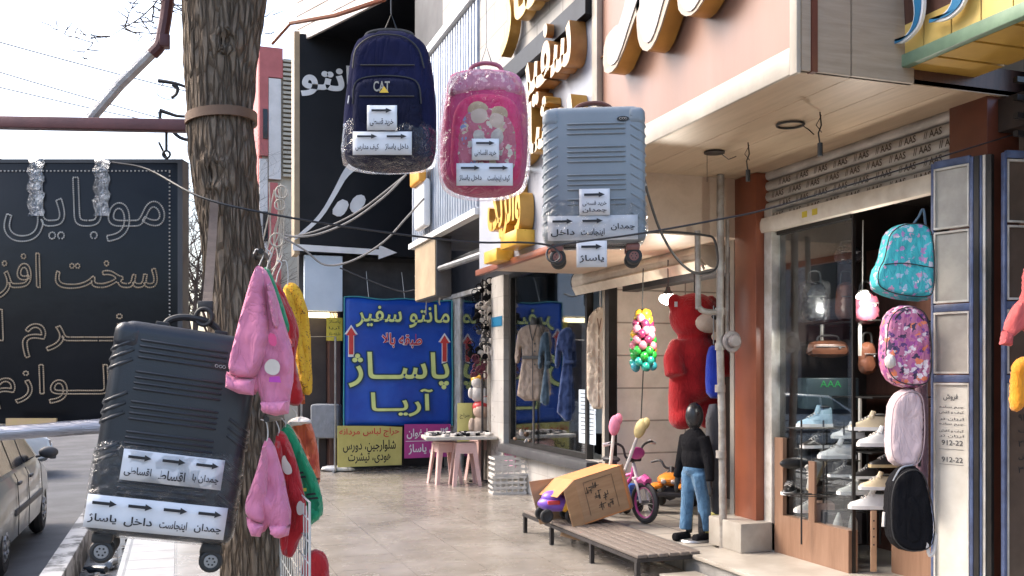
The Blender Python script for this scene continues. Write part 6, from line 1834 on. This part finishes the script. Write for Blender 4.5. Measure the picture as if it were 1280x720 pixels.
# accessories by the door
random.seed(31)
acc = [(602, 362, 'jacket', 'black'), (606, 388, 'c_white', 'white'), (600, 398, 'jacket', 'black'), (603, 420, 'charcoal', 'grey'), (596, 440, 'jacket', 'black'), (611, 434, 'c_white', 'white'), (598, 456, 'plum', 'plum')]
M['plum'] = fabric('plum', (.12, .03, .05))
t = thing('accessory_stand', 'tall dark wire stand with hooks by the arcade door', 'stand', onZ(603, 602, 0))
g = G(); g.tube([(0, 0, 0), (0, 0, 3.0)], .018); g.tube([(-.2, 0, .01), (.2, 0, .01)], .015); g.tube([(0, -.2, .01), (0, .2, .01)], .015)
for z in (2.9, 2.6, 2.3, 2.0, 1.8): g.tube([(-.12, -.12, z), (.12, -.12, z)], .006); g.tube([(0, 0, z), (0, -.13, z)], .006)
g.build('stand', M['iron'], t)
where = ['topmost on the accessory stand', 'second from the top, right side of the accessory stand', 'just under the white bunch of the accessory stand', 'at mid height of the accessory stand', 'lower left of the accessory stand', 'lower right of the accessory stand', 'lowest of the bunches on the accessory stand']
for i, (px, py, m, cn) in enumerate(acc):
    t = thing('accessory_bunch', cn + ' bunch of hair bands, ' + where[i], 'accessories', P(px, py, 14.15), 0, 'hanging bunches by the arcade door')
    g = G()
    for k in range(16):
        x, z = random.uniform(-.13, .13), random.uniform(-.16, .12)
        if k % 3: g.ell((x, random.uniform(-.12, .05), z), (random.uniform(.02, .05), .02, random.uniform(.03, .06)), 8, 6, Matrix.Rotation(random.uniform(-1, 1), 3, 'Y'))
        else: g.ring((x, random.uniform(-.12, 0), z), random.uniform(.03, .06), .008, seg=12, ts=5)
    g.build('bunch', M[m], t)
def plush(name, label, px, py, m1, m2, sc=1):
    t = thing(name, label, 'doll', P(px, py, 14.4), -TH, 'dolls beside the goods tray')
    g = G(); g.ell((0, 0, .12 * sc), (.12 * sc, .11 * sc, .12 * sc)); g.build('head', M[m1], t)
    g = G(); g.ell((0, 0, -.10 * sc), (.13 * sc, .10 * sc, .16 * sc)); g.ell((-.13 * sc, -.02, -.08 * sc), (.05 * sc, .05 * sc, .10 * sc)); g.ell((.13 * sc, -.02, -.08 * sc), (.05 * sc, .05 * sc, .10 * sc)); g.build('body', M[m2], t)
    g = G(); g.ell((0, .02, .17 * sc), (.13 * sc, .115 * sc, .09 * sc)); g.build('hair', M['toy_yellow'] if m2 == 'c_white' else M['toy_red'], t)
M['skin_doll'] = mat('skin_doll', (.60, .42, .33), rough=.5, bump=0)
plush('doll', 'white dressed doll with yellow hair above the goods tray', 597, 486, 'c_white', 'c_white', .8)
plush('doll', 'red haired doll sitting at the back of the goods tray', 602, 524, 'skin_doll', 'c_beige', 1.1)
plush('doll', 'small white plush between the two dolls by the tray', 607, 508, 'c_white', 'c_beige', .7)
t = thing('yellow_board', 'small yellow-green board leaning behind the goods tray', 'board', P(581, 528, 15.2), -TH, rx=R(-8))
g = G(); g.box((0, 0, 0), (.24, .02, .62), .004); q_ = g.build('board', M['banner_yellow'], t)
g = G(); g.text('حراج', 0, .1, .16, .09, -.013); g.build('lettering', M['ink'], q_, ang=0)

# left shop by the column: rail of clothes, grey cover, sack
t = thing('clothes_rail', 'steel clothes rail in the shop left of the arcade column', 'rail', onZ(400, 590, 0), -TH)
g = G(); g.tube([(-.3, 0, 0), (-.3, 0, 2.2), (.25, 0, 2.2), (.25, 0, 0)], .018); g.tube([(-.3, -.2, .02), (-.3, .2, .02)], .018); g.tube([(.25, -.2, .02), (.25, .2, .02)], .018); g.build('frame', M['steel'], t)
for i, (px, w_, m, cn) in enumerate(((388, 9, 'c_cream', 'cream'), (397, 9, 'brown_belt', 'brown'), (405, 8, 'jacket', 'black'), (412, 6, 'c_white', 'white'))):
    q = thing('long_garment', cn + ' long garment hanging on the clothes rail left of the column', 'garment', P(px, 412, 16.4), -TH, 'garments on the clothes rail')
    g = G(); g.puffy(chaikin([(-.01, .02), (.01, .02), (.012 * w_ * .5, -.08), (.012 * w_ * .6, -1.1), (-.012 * w_ * .6, -1.1), (-.012 * w_ * .5, -.08)], 1), .12, .05, 0, .03, .1, .01, 9, i); g.build('cloth', M[m], q, ang=70)
t = thing('covered_table', 'small table under a grey cloth left of the blue banner', 'table', onZ(408, 588, 0), -TH)
g = G(); g.rbox(.46, .56, .35, .05, .03, (0, 0, .82)); g.build('cloth', fabric('grey_cover', (.26, .27, .29), (.18, .19, .20)), t)
for sx in (-.16, .16):
    for sy in (-.1, .1):
        g = G(); g.bb(sx - .015, sx + .015, sy - .015, sy + .015, 0, .55); g.build('leg', M['steel'], t)
t = thing('white_sack', 'flat white plastic sack lying on the pavement by the yellow banner', 'sack', onZ(422, 589, 0), -TH)
g = G(); g.puffy(chaikin([(-.28, 0), (.25, -.01), (.30, .04), (.1, .10), (-.25, .09)], 1), .1, .05, 0, .025, .1, .02, 12, 4); g.build('sack', M['white'], t)

# litter in the gutter
for i, (px, py, c) in enumerate(((128, 690, 'blue'), (140, 704, 'clear'), (120, 712, 'dark'))):
    t = thing('plastic_bottle', dict(blue='crushed bluish plastic bottle in the gutter nearest the suitcase wheel', clear='crushed clear plastic bottle in the gutter by the pale tiles', dark='dark crushed bottle furthest down in the gutter')[c], 'bottle', onZ(px, py, -.28), i * 1.3, 'crushed bottles in the gutter')
    g = G(); g.tube([(-.11, 0, 0), (-.10, 0, 0), (-.02, .01, .01), (.06, 0, 0), (.10, 0, .01), (.13, 0, .01)], [.03, .04, .032, .04, .016, .014], 10); g.build('bottle', mat('bottle_' + c, dict(blue=(.10, .16, .26), clear=(.45, .48, .50), dark=(.05, .06, .07))[c], rough=.15, bump=.2, spec=.7), t)
t = thing('litter', 'scraps of leaves and paper lying in the gutter', 'litter', (-.65, 7.5, -.33))
t['kind'] = 'stuff'
g = G(); random.seed(5)
for k in range(220):
    g.box((random.uniform(-.2, .18), random.uniform(-2.5, 5), .012 + random.uniform(0, .03)), (random.uniform(.03, .09), random.uniform(.02, .06), .004), 0, m=Euler((random.uniform(-.5, .5), random.uniform(-.5, .5), random.uniform(0, 6))).to_matrix())
g.build('scraps', mat('scrap', (.30, .27, .23), (.06, .05, .045), 18, .7), t)

# ------------------------------------------------------------------ shoe display
def shoe(name, label, px, py, d, m, rz, L_=.27, high=.01, sole='white', group='shoes in the glass display', roll=0, rx=0):
    t = thing(name, label, 'shoe', P(px, py, d), -TH + rz, group, roll, rx)
    # local: toe at -x, heel at +x, sole at z=0
    k = L_ / .27
    st = [(-.135, .012, .028, .0), (-.125, .034, .045, 0), (-.09, .046, .056, 0), (-.04, .048, .075, 0), (.0, .043, .098, .0), (.04, .038, .112 + high * .5, 0), (.09, .038, .110 + high, 0), (.122, .034, .105 + high, 0), (.134, .018, .09 + high, 0)]
    rings = []
    for x, w, h, _ in st:
        rings.append([Vector((x * k, w * math.cos(a) * (1 if math.sin(a) < .3 else .80) * k, (.022 + max(0, math.sin(a)) * (h - .022) + min(0, math.sin(a)) * .008) * k)) for a in [2 * PI * i / 14 for i in range(14)]])
    g = G(); g.loops(rings); u = g.build('upper', M[m], t, ang=60)
    g = G()
    so = [(-.140, .010), (-.13, .036), (-.09, .050), (-.03, .050), (.03, .043), (.09, .043), (.13, .036), (.142, .012)]
    out = [(x * k, w * k) for x, w in so] + [(x * k, -w * k) for x, w in reversed(so)]
    g.slab([(x, y, 0) for x, y in out], (0, 0, .026 * k)); g.build('sole', M[sole], t, ang=40)
    g = G(); g.ell((.072 * k, 0, (.103 + high) * k), (.052 * k, .028 * k, .012 * k), 14, 6); g.build('collar', M['zip'], u)
    g = G(); g.tube([(.02 * k, 0, .09 * k), (.035 * k, 0, (.135 + high * .6) * k)], [.026 * k, .018 * k], 8); g.build('tongue', M[m], u)
    g = G()
    for i in range(4):
        x = (-.05 + i * .022) * k; z = (.070 + i * .012) * k
        g.tube([(x, -.030 * k, z), (x + .004, 0, z + .014 * k), (x, .030 * k, z)], .0035 * k, 5)
    g.build('laces', M['c_white'], u)
    return t
M['leather_white'] = mat('leather_white', (.68, .68, .68), (.58, .58, .58), 8, .4, bump=.1)
M['leather_cream'] = mat('leather_cream', (.62, .52, .36), (.54, .45, .30), 8, .45, bump=.1)
M['leather_sky'] = mat('leather_sky', (.36, .52, .62), (.28, .43, .53), 8, .45, bump=.1)
M['leather_black'] = mat('leather_black', (.025, .024, .024), rough=.35, bump=.1)
M['leather_grey'] = mat('leather_grey', (.42, .42, .40), (.34, .34, .32), 8, .5, bump=.1)
M['gum'] = mat('gum', (.52, .40, .22), rough=.5, bump=.1)
shoe('shoe', 'light blue high-top sneaker behind the glass, uppermost left', 1018, 534, 7.25, 'leather_sky', R(5), .27, .05)
shoe('shoe', 'white low sneaker behind the glass in the middle of the display', 1046, 573, 7.1, 'leather_white', R(0), .275)
shoe('shoe', 'cream sneaker on the upper shelf right of the glass corner', 1086, 538, 6.75, 'leather_cream', R(-8), .26)
shoe('shoe', 'white sneaker just below the cream one, beside the pale backpack', 1097, 558, 6.6, 'leather_white', R(-5), .27)
shoe('shoe', 'pale grey chunky trainer low in the middle of the display', 1068, 618, 6.9, 'leather_grey', R(5), .25)
shoe('shoe', 'white chunky trainer lowest of the shoes beside the black backpack', 1086, 636, 6.7, 'leather_white', R(-6), .27)
shoe('shoe', 'black and white small shoe in front of the dark boots', 1052, 596, 7.0, 'leather_black', R(4), .20, 0)
shoe('shoe', 'small dark slip-on with white sole right of the glass corner', 1080, 598, 6.8, 'leather_black', R(-3), .19, 0)
shoe('shoe', 'dark sandal with pale sole beside the white sneakers', 1106, 584, 6.6, 'leather_black', R(2), .22, 0, 'gum')
shoe('shoe', 'grey shoe standing on end showing its cream gum sole', 1022, 596, 7.2, 'leather_grey', R(10), .24, 0, 'gum', roll=R(-62))
shoe('shoe', 'black low shoe tucked under the light blue high-top', 1038, 550, 7.3, 'leather_black', R(-20), .28, .02, 'leather_black')
shoe('shoe', 'white soled dark shoe on the floor at the far left of the display', 986, 617, 7.45, 'leather_black', R(60), .24, 0)
def boot(label, px, py, d):
    t = thing('boot', label, 'boot', P(px, py, d), -TH + R(20), 'dark boots in the glass display')
    blobs('boot', M['leather_black'], t, [((-.06, 0, .045), (.13, .045, .045)), ((.05, 0, .06), (.06, .045, .06))], .012, 4, [([(.04, 0, .05), (.05, 0, .26)], [.05, .058])])
boot('tall black boot at the left of the display behind the glass', 1000, 586, 7.4)
boot('tall black boot in the middle of the display beside the gum soled shoe', 1043, 620, 7.3)
t = thing('shoe_rack', 'black wire shoe rack carrying the sneakers behind the glass', 'rack', P(1060, 660, 7.0), -TH)
s7 = 7.0 / FPX
g = G()
for px in (1008, 1036, 1062, 1092, 1108): g.tube([((px - 1060) * s7, .12, -.14), ((px - 1060) * s7, .12, .78)], .007, 6)
for py, x0, x1 in ((534, 990, 1045), (574, 1022, 1072), (538, 1064, 1110), (559, 1072, 1122), (598, 1030, 1112), (620, 1044, 1092), (638, 1060, 1112), (618, 985, 1050)):
    z = (660 - py) * s7 - .008
    for dy in (-.05, .05, .11): g.tube([((x0 - 1060) * s7, dy, z), ((x1 - 1060) * s7, dy, z)], .004, 5)
    for q in range(4): g.tube([((x0 + (x1 - x0) * q / 3 - 1060) * s7, -.05, z), ((x0 + (x1 - x0) * q / 3 - 1060) * s7, .12, z)], .004, 5)
g.build('rack', M['dark_frame'], t)
t = thing('hanging_belt', 'tan leather belt with holes hanging below the white chunky trainer', 'belt', P(1092, 640, 6.6), -TH)
s7 = 6.6 / FPX
g = G(); g.box((0, 0, -.20), (.042, .006, .42), .002); b_ = g.build('strap', mat('belt_tan', (.50, .31, .19), (.42, .25, .15), 9, .5), t)
g = G()
for k in range(4): g.disc((0, -.004, -.06 - k * .055), .006, .003)
g.build('hole', M['zip'], b_)
t = thing('pale_shopping_bag', 'pale brown and glossy grey shoe boxes at the bottom of the display', 'box', P(1030, 672, 7.15), -TH + R(-10))
g = G(); g.box((0, .05, .10), (.14, .2, .32), .004); g.build('box', mat('card_brown', (.34, .20, .15), rough=.6), t)
t = thing('pumps', 'silver pointed pumps on a grey stand low behind the glass', 'shoes', P(1056, 664, 7.0), -TH)
for s in (-1, 1):
    g = G(); g.tube([(s * .06, 0, .0), (s * .055, -.02, .07), (s * .05, -.02, .14)], [.035, .032, .008], 10); g.build('pump', M['leather_grey'], t)
g = G(); g.box((0, .08, .02), (.28, .1, .24), .01); g.build('stand', M['charcoal'], t)
# bags inside, behind glass
M['pu_black'] = mat('pu_black', (.03, .032, .036), (.02, .02, .024), 6, .25, bump=.3, bscale=12, dist=.01)
M['pu_brown'] = mat('pu_brown', (.20, .075, .04), (.13, .05, .028), 6, .35, bump=.1)
M['pu_maroon'] = mat('pu_maroon', (.12, .03, .045), (.08, .02, .03), 6, .4, bump=.1)
def handbag(label, px, py, d, w, h, m, rz=0, wrap=False):
    t = thing('handbag', label, 'bag', P(px, py, d), -TH + rz, 'bags inside the shoe shop')
    g = G(); g.puffy(chaikin([(-w / 2, 0), (w / 2, 0), (w / 2 * .92, h * .7), (w / 2 * .7, h), (-w / 2 * .7, h), (-w / 2 * .92, h * .7)], 2), .06, .06, 0, .025, .06, .006, 9, px); b = g.build('body', M[m], t)
    g = G(); g.tube(curve_pts([(-w * .25, 0, h * .95), (-w * .18, 0, h * 1.25), (w * .18, 0, h * 1.25), (w * .25, 0, h * .95)], 5), .009, 6); g.build('handle', M['zip'], t)
    g = G(); g.tube([(-w * .32, -.066, h * .62), (w * .32, -.066, h * .62)], .004, 5); g.ell((w * .2, -.07, h * .55), .009); g.build('zip', M['steel'], b)
    if wrap:
        g = G(); g.rbox(w * 1.05, h * 1.05, .15, .04, .03, (0, 0, h * .5)); g.build('plastic_wrap', M['wrap'], t)
handbag('black backpack in crinkled plastic on the upper shelf behind the glass', 1018, 402, 7.25, .20, .30, 'pu_black', 0, True)
handbag('dark brown upright bag right of the plastic wrapped black backpack', 1058, 402, 7.3, .18, .30, 'pu_brown')
handbag('reddish brown duffel lying on the lower shelf behind the glass', 1035, 447, 7.3, .34, .13, 'pu_brown')
handbag('maroon bag hanging behind the pink backpack', 1083, 405, 7.0, .20, .24, 'pu_maroon')
handbag('black shoulder bag hanging near the top of the display', 1060, 330, 7.3, .22, .14, 'pu_black')
handbag('rust coloured tall bag by the glass corner', 1084, 468, 7.1, .14, .24, 'pu_brown')
t = thing('hanging_lamp', 'white spotlight hanging on a long cord inside the shoe shop', 'lamp', P(1078, 371, 6.9))
g = G(); g.tube([(0, 0, .03), (.005, 0, .55)], .004, 5); g.tube([(0, .02, .04), (0, 0, .015)], [.02, .05], 14); g.build('cord', M['wire_white'], t)
g = G(); g.ell((0, -.01, .005), (.05, .05, .028)); g.build('bulb', bpy.data.materials['bulb_glow'], t)
lp = bpy.data.objects.new('spotlight', bpy.data.lights.new('spotlight', 'POINT')); COL.objects.link(lp); lp.location = (-.02, -.06, -.07); lp.parent = t
lp.data.energy = 9; lp.data.color = (1, .93, .84); lp.data.shadow_soft_size = .05
t = thing('dark_crate', 'dark bluish storage box with green writing on the floor level shelf behind the glass', 'box', P(1040, 492, 7.35), -TH)
g = G(); g.box((0, .1, .0), (.40, .25, .24), .01); g.build('box', mat('box_dark', (.05, .08, .09), rough=.3), t)
g = G(); g.text('AAA', -.02, .075, .16, .05, -.03); g.build('lettering', mat('led_green', (.03, .40, .10), rough=.5, bump=0), t, ang=0)

# ------------------------------------------------------------------ folding door and the bags hung beside it
t = thing('folding_metal_door', 'blue and grey folding metal door with frosted panes and handwritten papers, open beside the display', 'door', (4.30, 4.63, 0), 0)
dirv = Vector((4.374 - 4.30, 4.38 - 4.63, 0)); ln = dirv.length
t.rotation_euler.z = math.atan2(dirv.y, dirv.x)
def leaf(x0, x1, zs, y=0):
    fr = G()
    fr.bb(x0, x0 + .018, y - .015, y + .015, .2, 2.86, .002); fr.bb(x1 - .022, x1, y - .015, y + .015, .2, 2.86, .002)
    for z in (.21, 1.57, 1.99, 2.85): fr.bb(x0 + .0185, x1 - .0225, y - .013, y + .013, z - .022, z + .022, .002)
    lf = fr.build('leaf_frame', M['door_blue'], t)
    for a, b, pm in zs:
        fr = G(); xa, xb = x0 + .020, x1 - .024
        for q in ((xa, xa + .009, a, b), (xb - .009, xb, a, b), (xa + .0095, xb - .0095, a, a + .012), (xa + .0095, xb - .0095, b - .012, b)): fr.bb(q[0], q[1], y - .018, y + .010, q[2], q[3])
        p = fr.build('pane_frame', M['alu'], lf)
        g = G(); g.bb(xa + .0095, xb - .0095, y - .004, y + .004, a + .0125, b - .0125); g.build('pane', M[pm], p)
    return lf
l1 = leaf(0, ln, [(2.46, 2.825, 'frosted'), (2.02, 2.445, 'frosted'), (1.60, 1.965, 'frosted'), (.24, 1.545, 'paper_old')])
random.seed(6)
def scrawl(lf, st_, x, z, w, h=None, m='charcoal'):
    g = G(); g.text(st_, x, z, w, h, -.0062, 0, .01); g.build('handwriting', M[m], lf, ang=0)
scrawl(l1, 'فروش', .12, 1.46, .09, .04)
for k, z in enumerate((1.40, 1.37, 1.33, 1.30, 1.26, 1.23)): scrawl(l1, ('چرم ساده', 'کیف و کفش', 'ارزان تر')[k % 3], .125, z, .15, .018)
for z in (1.19, 1.09): scrawl(l1, '912-22', .13, z, .13, .03)
for z in (1.15, 1.06):
    g = G(); g.bb(.05, .2, -.0065, -.006, z, z + .002); g.build('rule', M['charcoal'], l1)
for k, (x, w_, m) in enumerate(((ln + .003, .03, 'dark_frame'), (ln + .035, .012, 'door_blue'), (ln + .049, .016, 'alu'), (ln + .067, .03, 'dark_frame'))):
    g = G(); g.bb(x, x + w_, -.012 + .006 * k, .02 + .006 * k, .2, 2.86); g.build('hinge_post', M[m], t)
t2 = thing('folding_metal_door', 'brown glazed door leaf at the right edge with scribbled paper in its lower pane', 'door', (4.44, 4.24, 0), R(-10))
tt_, t = t, t2
l2 = leaf(0, .62, [(2.46, 2.82, 'window_brown'), (2.02, 2.445, 'window_brown'), (1.60, 1.965, 'window_brown'), (.24, 1.545, 'window_brown')]) if M.setdefault('window_brown', mat('window_brown', (.13, .095, .075), (.09, .065, .05), 3, .18, bump=.03, spec=.6)) else None
for k, s in enumerate(('حراج', 'چرم', '۹۱۲-۲', 'کیف', '۲۲-۹', 'کفش', '۳۹-۴')): scrawl(l2, s, .15, 1.50 - k * .075, .11, .035, 'ink')
t = tt_
def backpack(label, ax, ay, d, outline, m, details, T=.10, turn=0, res=.014, seed=0, name='backpack', wr=.014):
    t = faced(name, label, 'backpack', ax, ay, d, turn, 'backpacks hung by the folding door')
    s = d / FPX; L = local(ax, ay, s)
    g = G(); g.puffy(chaikin([L(q) for q in outline], 1), T, .04, 0, res, .06, wr, 14, seed); b = g.build('body', m, t, ang=60)
    cen = sum((L(q) for q in outline), Vector((0, 0))) / len(outline)
    g = G(); g.tube([Vector((cen.x + (p.x - cen.x) * .90, -T * 1.01, cen.y + (p.y - cen.y) * .92)) for p in chaikin([L(q) for q in outline], 2)], .0035, 5, closed=True); g.build('piping', M['zip'] if seed != 5 else M['blush_dark'], b, ang=60)
    for nm, pts, TT, y, mm in details:
        g = G(); g.puffy(chaikin([L(q) for q in pts], 2), TT, .025, y, .012, .01, .004, 12, seed + 3); g.build(nm, mm, t, ang=60)
    return t, L
M['turq'] = flowers('turq', (.05, .46, .50), [(.40, .24, .46), (.56, .55, .60), (.50, .28, .42), (.30, .45, .58), (.04, .34, .40)], 27, .40, .7)
M['swirl'] = flowers('swirl', (.50, .16, .30), [(.10, .04, .16), (.70, .40, .48), (.20, .06, .26), (.70, .20, .10), (.66, .58, .62), (.35, .08, .28), (.05, .03, .08)], 30, .52, .6)
M['blush_dark'] = fabric('blush_dark', (.40, .31, .33), (.34, .26, .28))
M['blush'] = fabric('blush', (.60, .48, .50), (.50, .39, .41), 7)
t, L = backpack('turquoise flowered backpack hung highest beside the folding door', 1126, 325, 5.55,
    [(1101, 306), (1105, 292), (1118, 282), (1134, 279), (1152, 281), (1160, 292), (1163, 330), (1162, 368), (1156, 378), (1120, 375), (1098, 368), (1088, 360), (1089, 340), (1097, 328)], M['turq'],
    [('front_pocket', [(1099, 334), (1125, 333), (1158, 338), (1159, 372), (1120, 372), (1096, 364)], .03, -.085, M['turq'])], .11, R(-6), .014, 2)
g = G(); g.tube(curve_pts([Vector((L(q).x, -.115, L(q).y)) for q in [(1099, 333), (1125, 332), (1158, 338)]], 4), .003, 5); g.tube(curve_pts([Vector((L(q).x, -.10, L(q).y)) for q in [(1148, 322), (1150, 300), (1159, 296)]], 4), .003, 5); g.build('zip', M['zip'], t)
g = G(); g.tube(curve_pts([Vector((L(q).x, 0, L(q).y)) for q in [(1138, 284), (1147, 272), (1153, 262), (1156, 284)]], 4), .007, 6); g.build('handle', M['c_teal'], t)
t, L = backpack('pink and purple patterned backpack with pompom, second down beside the folding door', 1128, 432, 5.5,
    [(1100, 425), (1102, 400), (1112, 386), (1130, 380), (1148, 386), (1156, 402), (1159, 440), (1158, 474), (1150, 486), (1120, 484), (1104, 472), (1098, 448)], M['swirl'],
    [('front_pocket', [(1110, 415), (1118, 396), (1134, 392), (1146, 405), (1150, 440), (1148, 474), (1115, 470), (1108, 440)], .03, -.085, M['swirl'])], .11, R(-6), .014, 4)
g = G(); g.tube(curve_pts([Vector((L(q).x, -.11, L(q).y)) for q in [(1109, 412), (1115, 396), (1132, 389), (1147, 402)]], 4), .004, 5); g.build('zip', M['zip'], t)
g = G(); q = L((1106, 452)); g.ell((q.x, -.12, q.y), (.03, .03, .04)); g.build('pompom', M['c_white'], t)
t, L = backpack('pale blush plain backpack, third down, covering the shoe shelf end', 1128, 535, 5.5,
    [(1107, 525), (1110, 502), (1121, 488), (1140, 484), (1149, 494), (1151, 540), (1147, 574), (1136, 586), (1112, 581), (1106, 562)], M['blush'], [], .10, R(-6), .014, 5)
g = G(); g.tube(curve_pts([Vector((L(q).x, -.04, L(q).y)) for q in [(1143, 490), (1148, 530), (1146, 560), (1146, 582)]], 4), .008, 6); g.build('strap', M['zip'], t)
t, L = backpack('black backpack with white-lined straps hanging lowest by the folding door', 1134, 632, 5.45,
    [(1105, 652), (1106, 610), (1115, 588), (1136, 578), (1150, 588), (1160, 630), (1163, 664), (1157, 686), (1128, 690), (1109, 676)], M['jacket'],
    [('front_pocket', [(1114, 640), (1128, 612), (1142, 618), (1148, 660), (1140, 680), (1116, 670)], .03, -.085, M['jacket'])], .11, R(-6), .014, 6)
g = G(); g.tube(curve_pts([Vector((L(q).x, -.10, L(q).y)) for q in [(1146, 655), (1150, 672), (1154, 690), (1160, 682), (1161, 662)]], 4), .010, 6); g.build('strap', M['c_white'], t)
g = G(); g.tube([Vector((L((1105, 640)).x, -.02, L((1105, 640)).y)), Vector((L((1104, 658)).x, -.02, L((1104, 658)).y))], .010, 6); g.build('strap', M['c_white'], t)
g = G(); q = L((1122, 592)); g.ell((q.x, -.06, q.y), (.008, .008, .012)); g.tube(curve_pts([Vector((L(q).x, -.07, L(q).y)) for q in [(1113, 600), (1122, 584), (1136, 580)]], 4), .007, 6); g.build('zip_pull', M['steel'], t)
t = thing('garment_strip', 'dark purple jacket hanging between the backpacks and the door edge', 'jacket', P(1150, 500, 5.75), -TH)
s7 = 5.75 / FPX; L = local(1150, 500, s7)
g = G(); g.puffy(chaikin([L(q) for q in [(1146, 395), (1156, 398), (1160, 470), (1161, 600), (1157, 640), (1146, 640), (1143, 520)]], 1), .03, .03, 0, .02, .03, .006, 9, 1); g.build('cloth', fabric('purple_dark', (.14, .09, .11), (.09, .05, .07)), t, ang=70)
t = faced('coral_sweater', 'coral sweater with its sleeve reaching in at the right edge', 'sweater', 1275, 380, 4.9, 0)
s7 = 4.9 / FPX; L = local(1275, 380, s7)
g = G(); g.puffy(chaikin([L(q) for q in [(1278, 335), (1290, 330), (1340, 340), (1345, 450), (1290, 452), (1282, 408), (1264, 424), (1252, 418), (1256, 402), (1266, 382), (1277, 372)]], 1), .035, .025, 0, .013, .03, .022, 16, 1); cl = g.build('cloth', fabric('coral', (.60, .12, .11), (.46, .085, .085)), t, ang=70)
g = G(); g.puffy([L(q) for q in [(1253, 411), (1264, 418), (1263, 433), (1249, 431)]], .038, .02, -.004, .008, .03, .006, 60, 3); g.build('cuff', fabric('coral_cuff', (.52, .10, .10), (.40, .07, .075), 30), cl)
t = faced('orange_sweater', 'orange yellow sweater below the coral one at the right edge', 'sweater', 1275, 480, 4.85, 0)
L = local(1275, 480, 4.85 / FPX)
g = G(); g.puffy(chaikin([L(q) for q in [(1266, 452), (1280, 444), (1330, 446), (1335, 560), (1288, 560), (1284, 500), (1274, 516), (1261, 512), (1263, 470)]], 1), .035, .025, 0, .013, .03, .022, 16, 2); g.build('cloth', fabric('orange_knit', (.74, .29, .02), (.62, .22, .015)), t, ang=70)

# more stock in the display
for px, py, d, m, rz, lab in ((1020, 560, 7.2, 'leather_black', 12, 'black trainer beside the dark boots, left end of the display'),
                              (1060, 548, 7.15, 'leather_white', -6, 'white trainer behind the glass between light blue high-top and cream sneaker'),
                              (1012, 640, 7.3, 'leather_grey', 8, 'grey shoe on the plinth at the lower left of the display'),
                              (1096, 612, 6.65, 'leather_cream', -4, 'cream trainer between the dark sandal and the white chunky trainer')):
    shoe('shoe', lab, px, py, d, m, R(rz), .24)
# rucksack straps and handles on the door bags
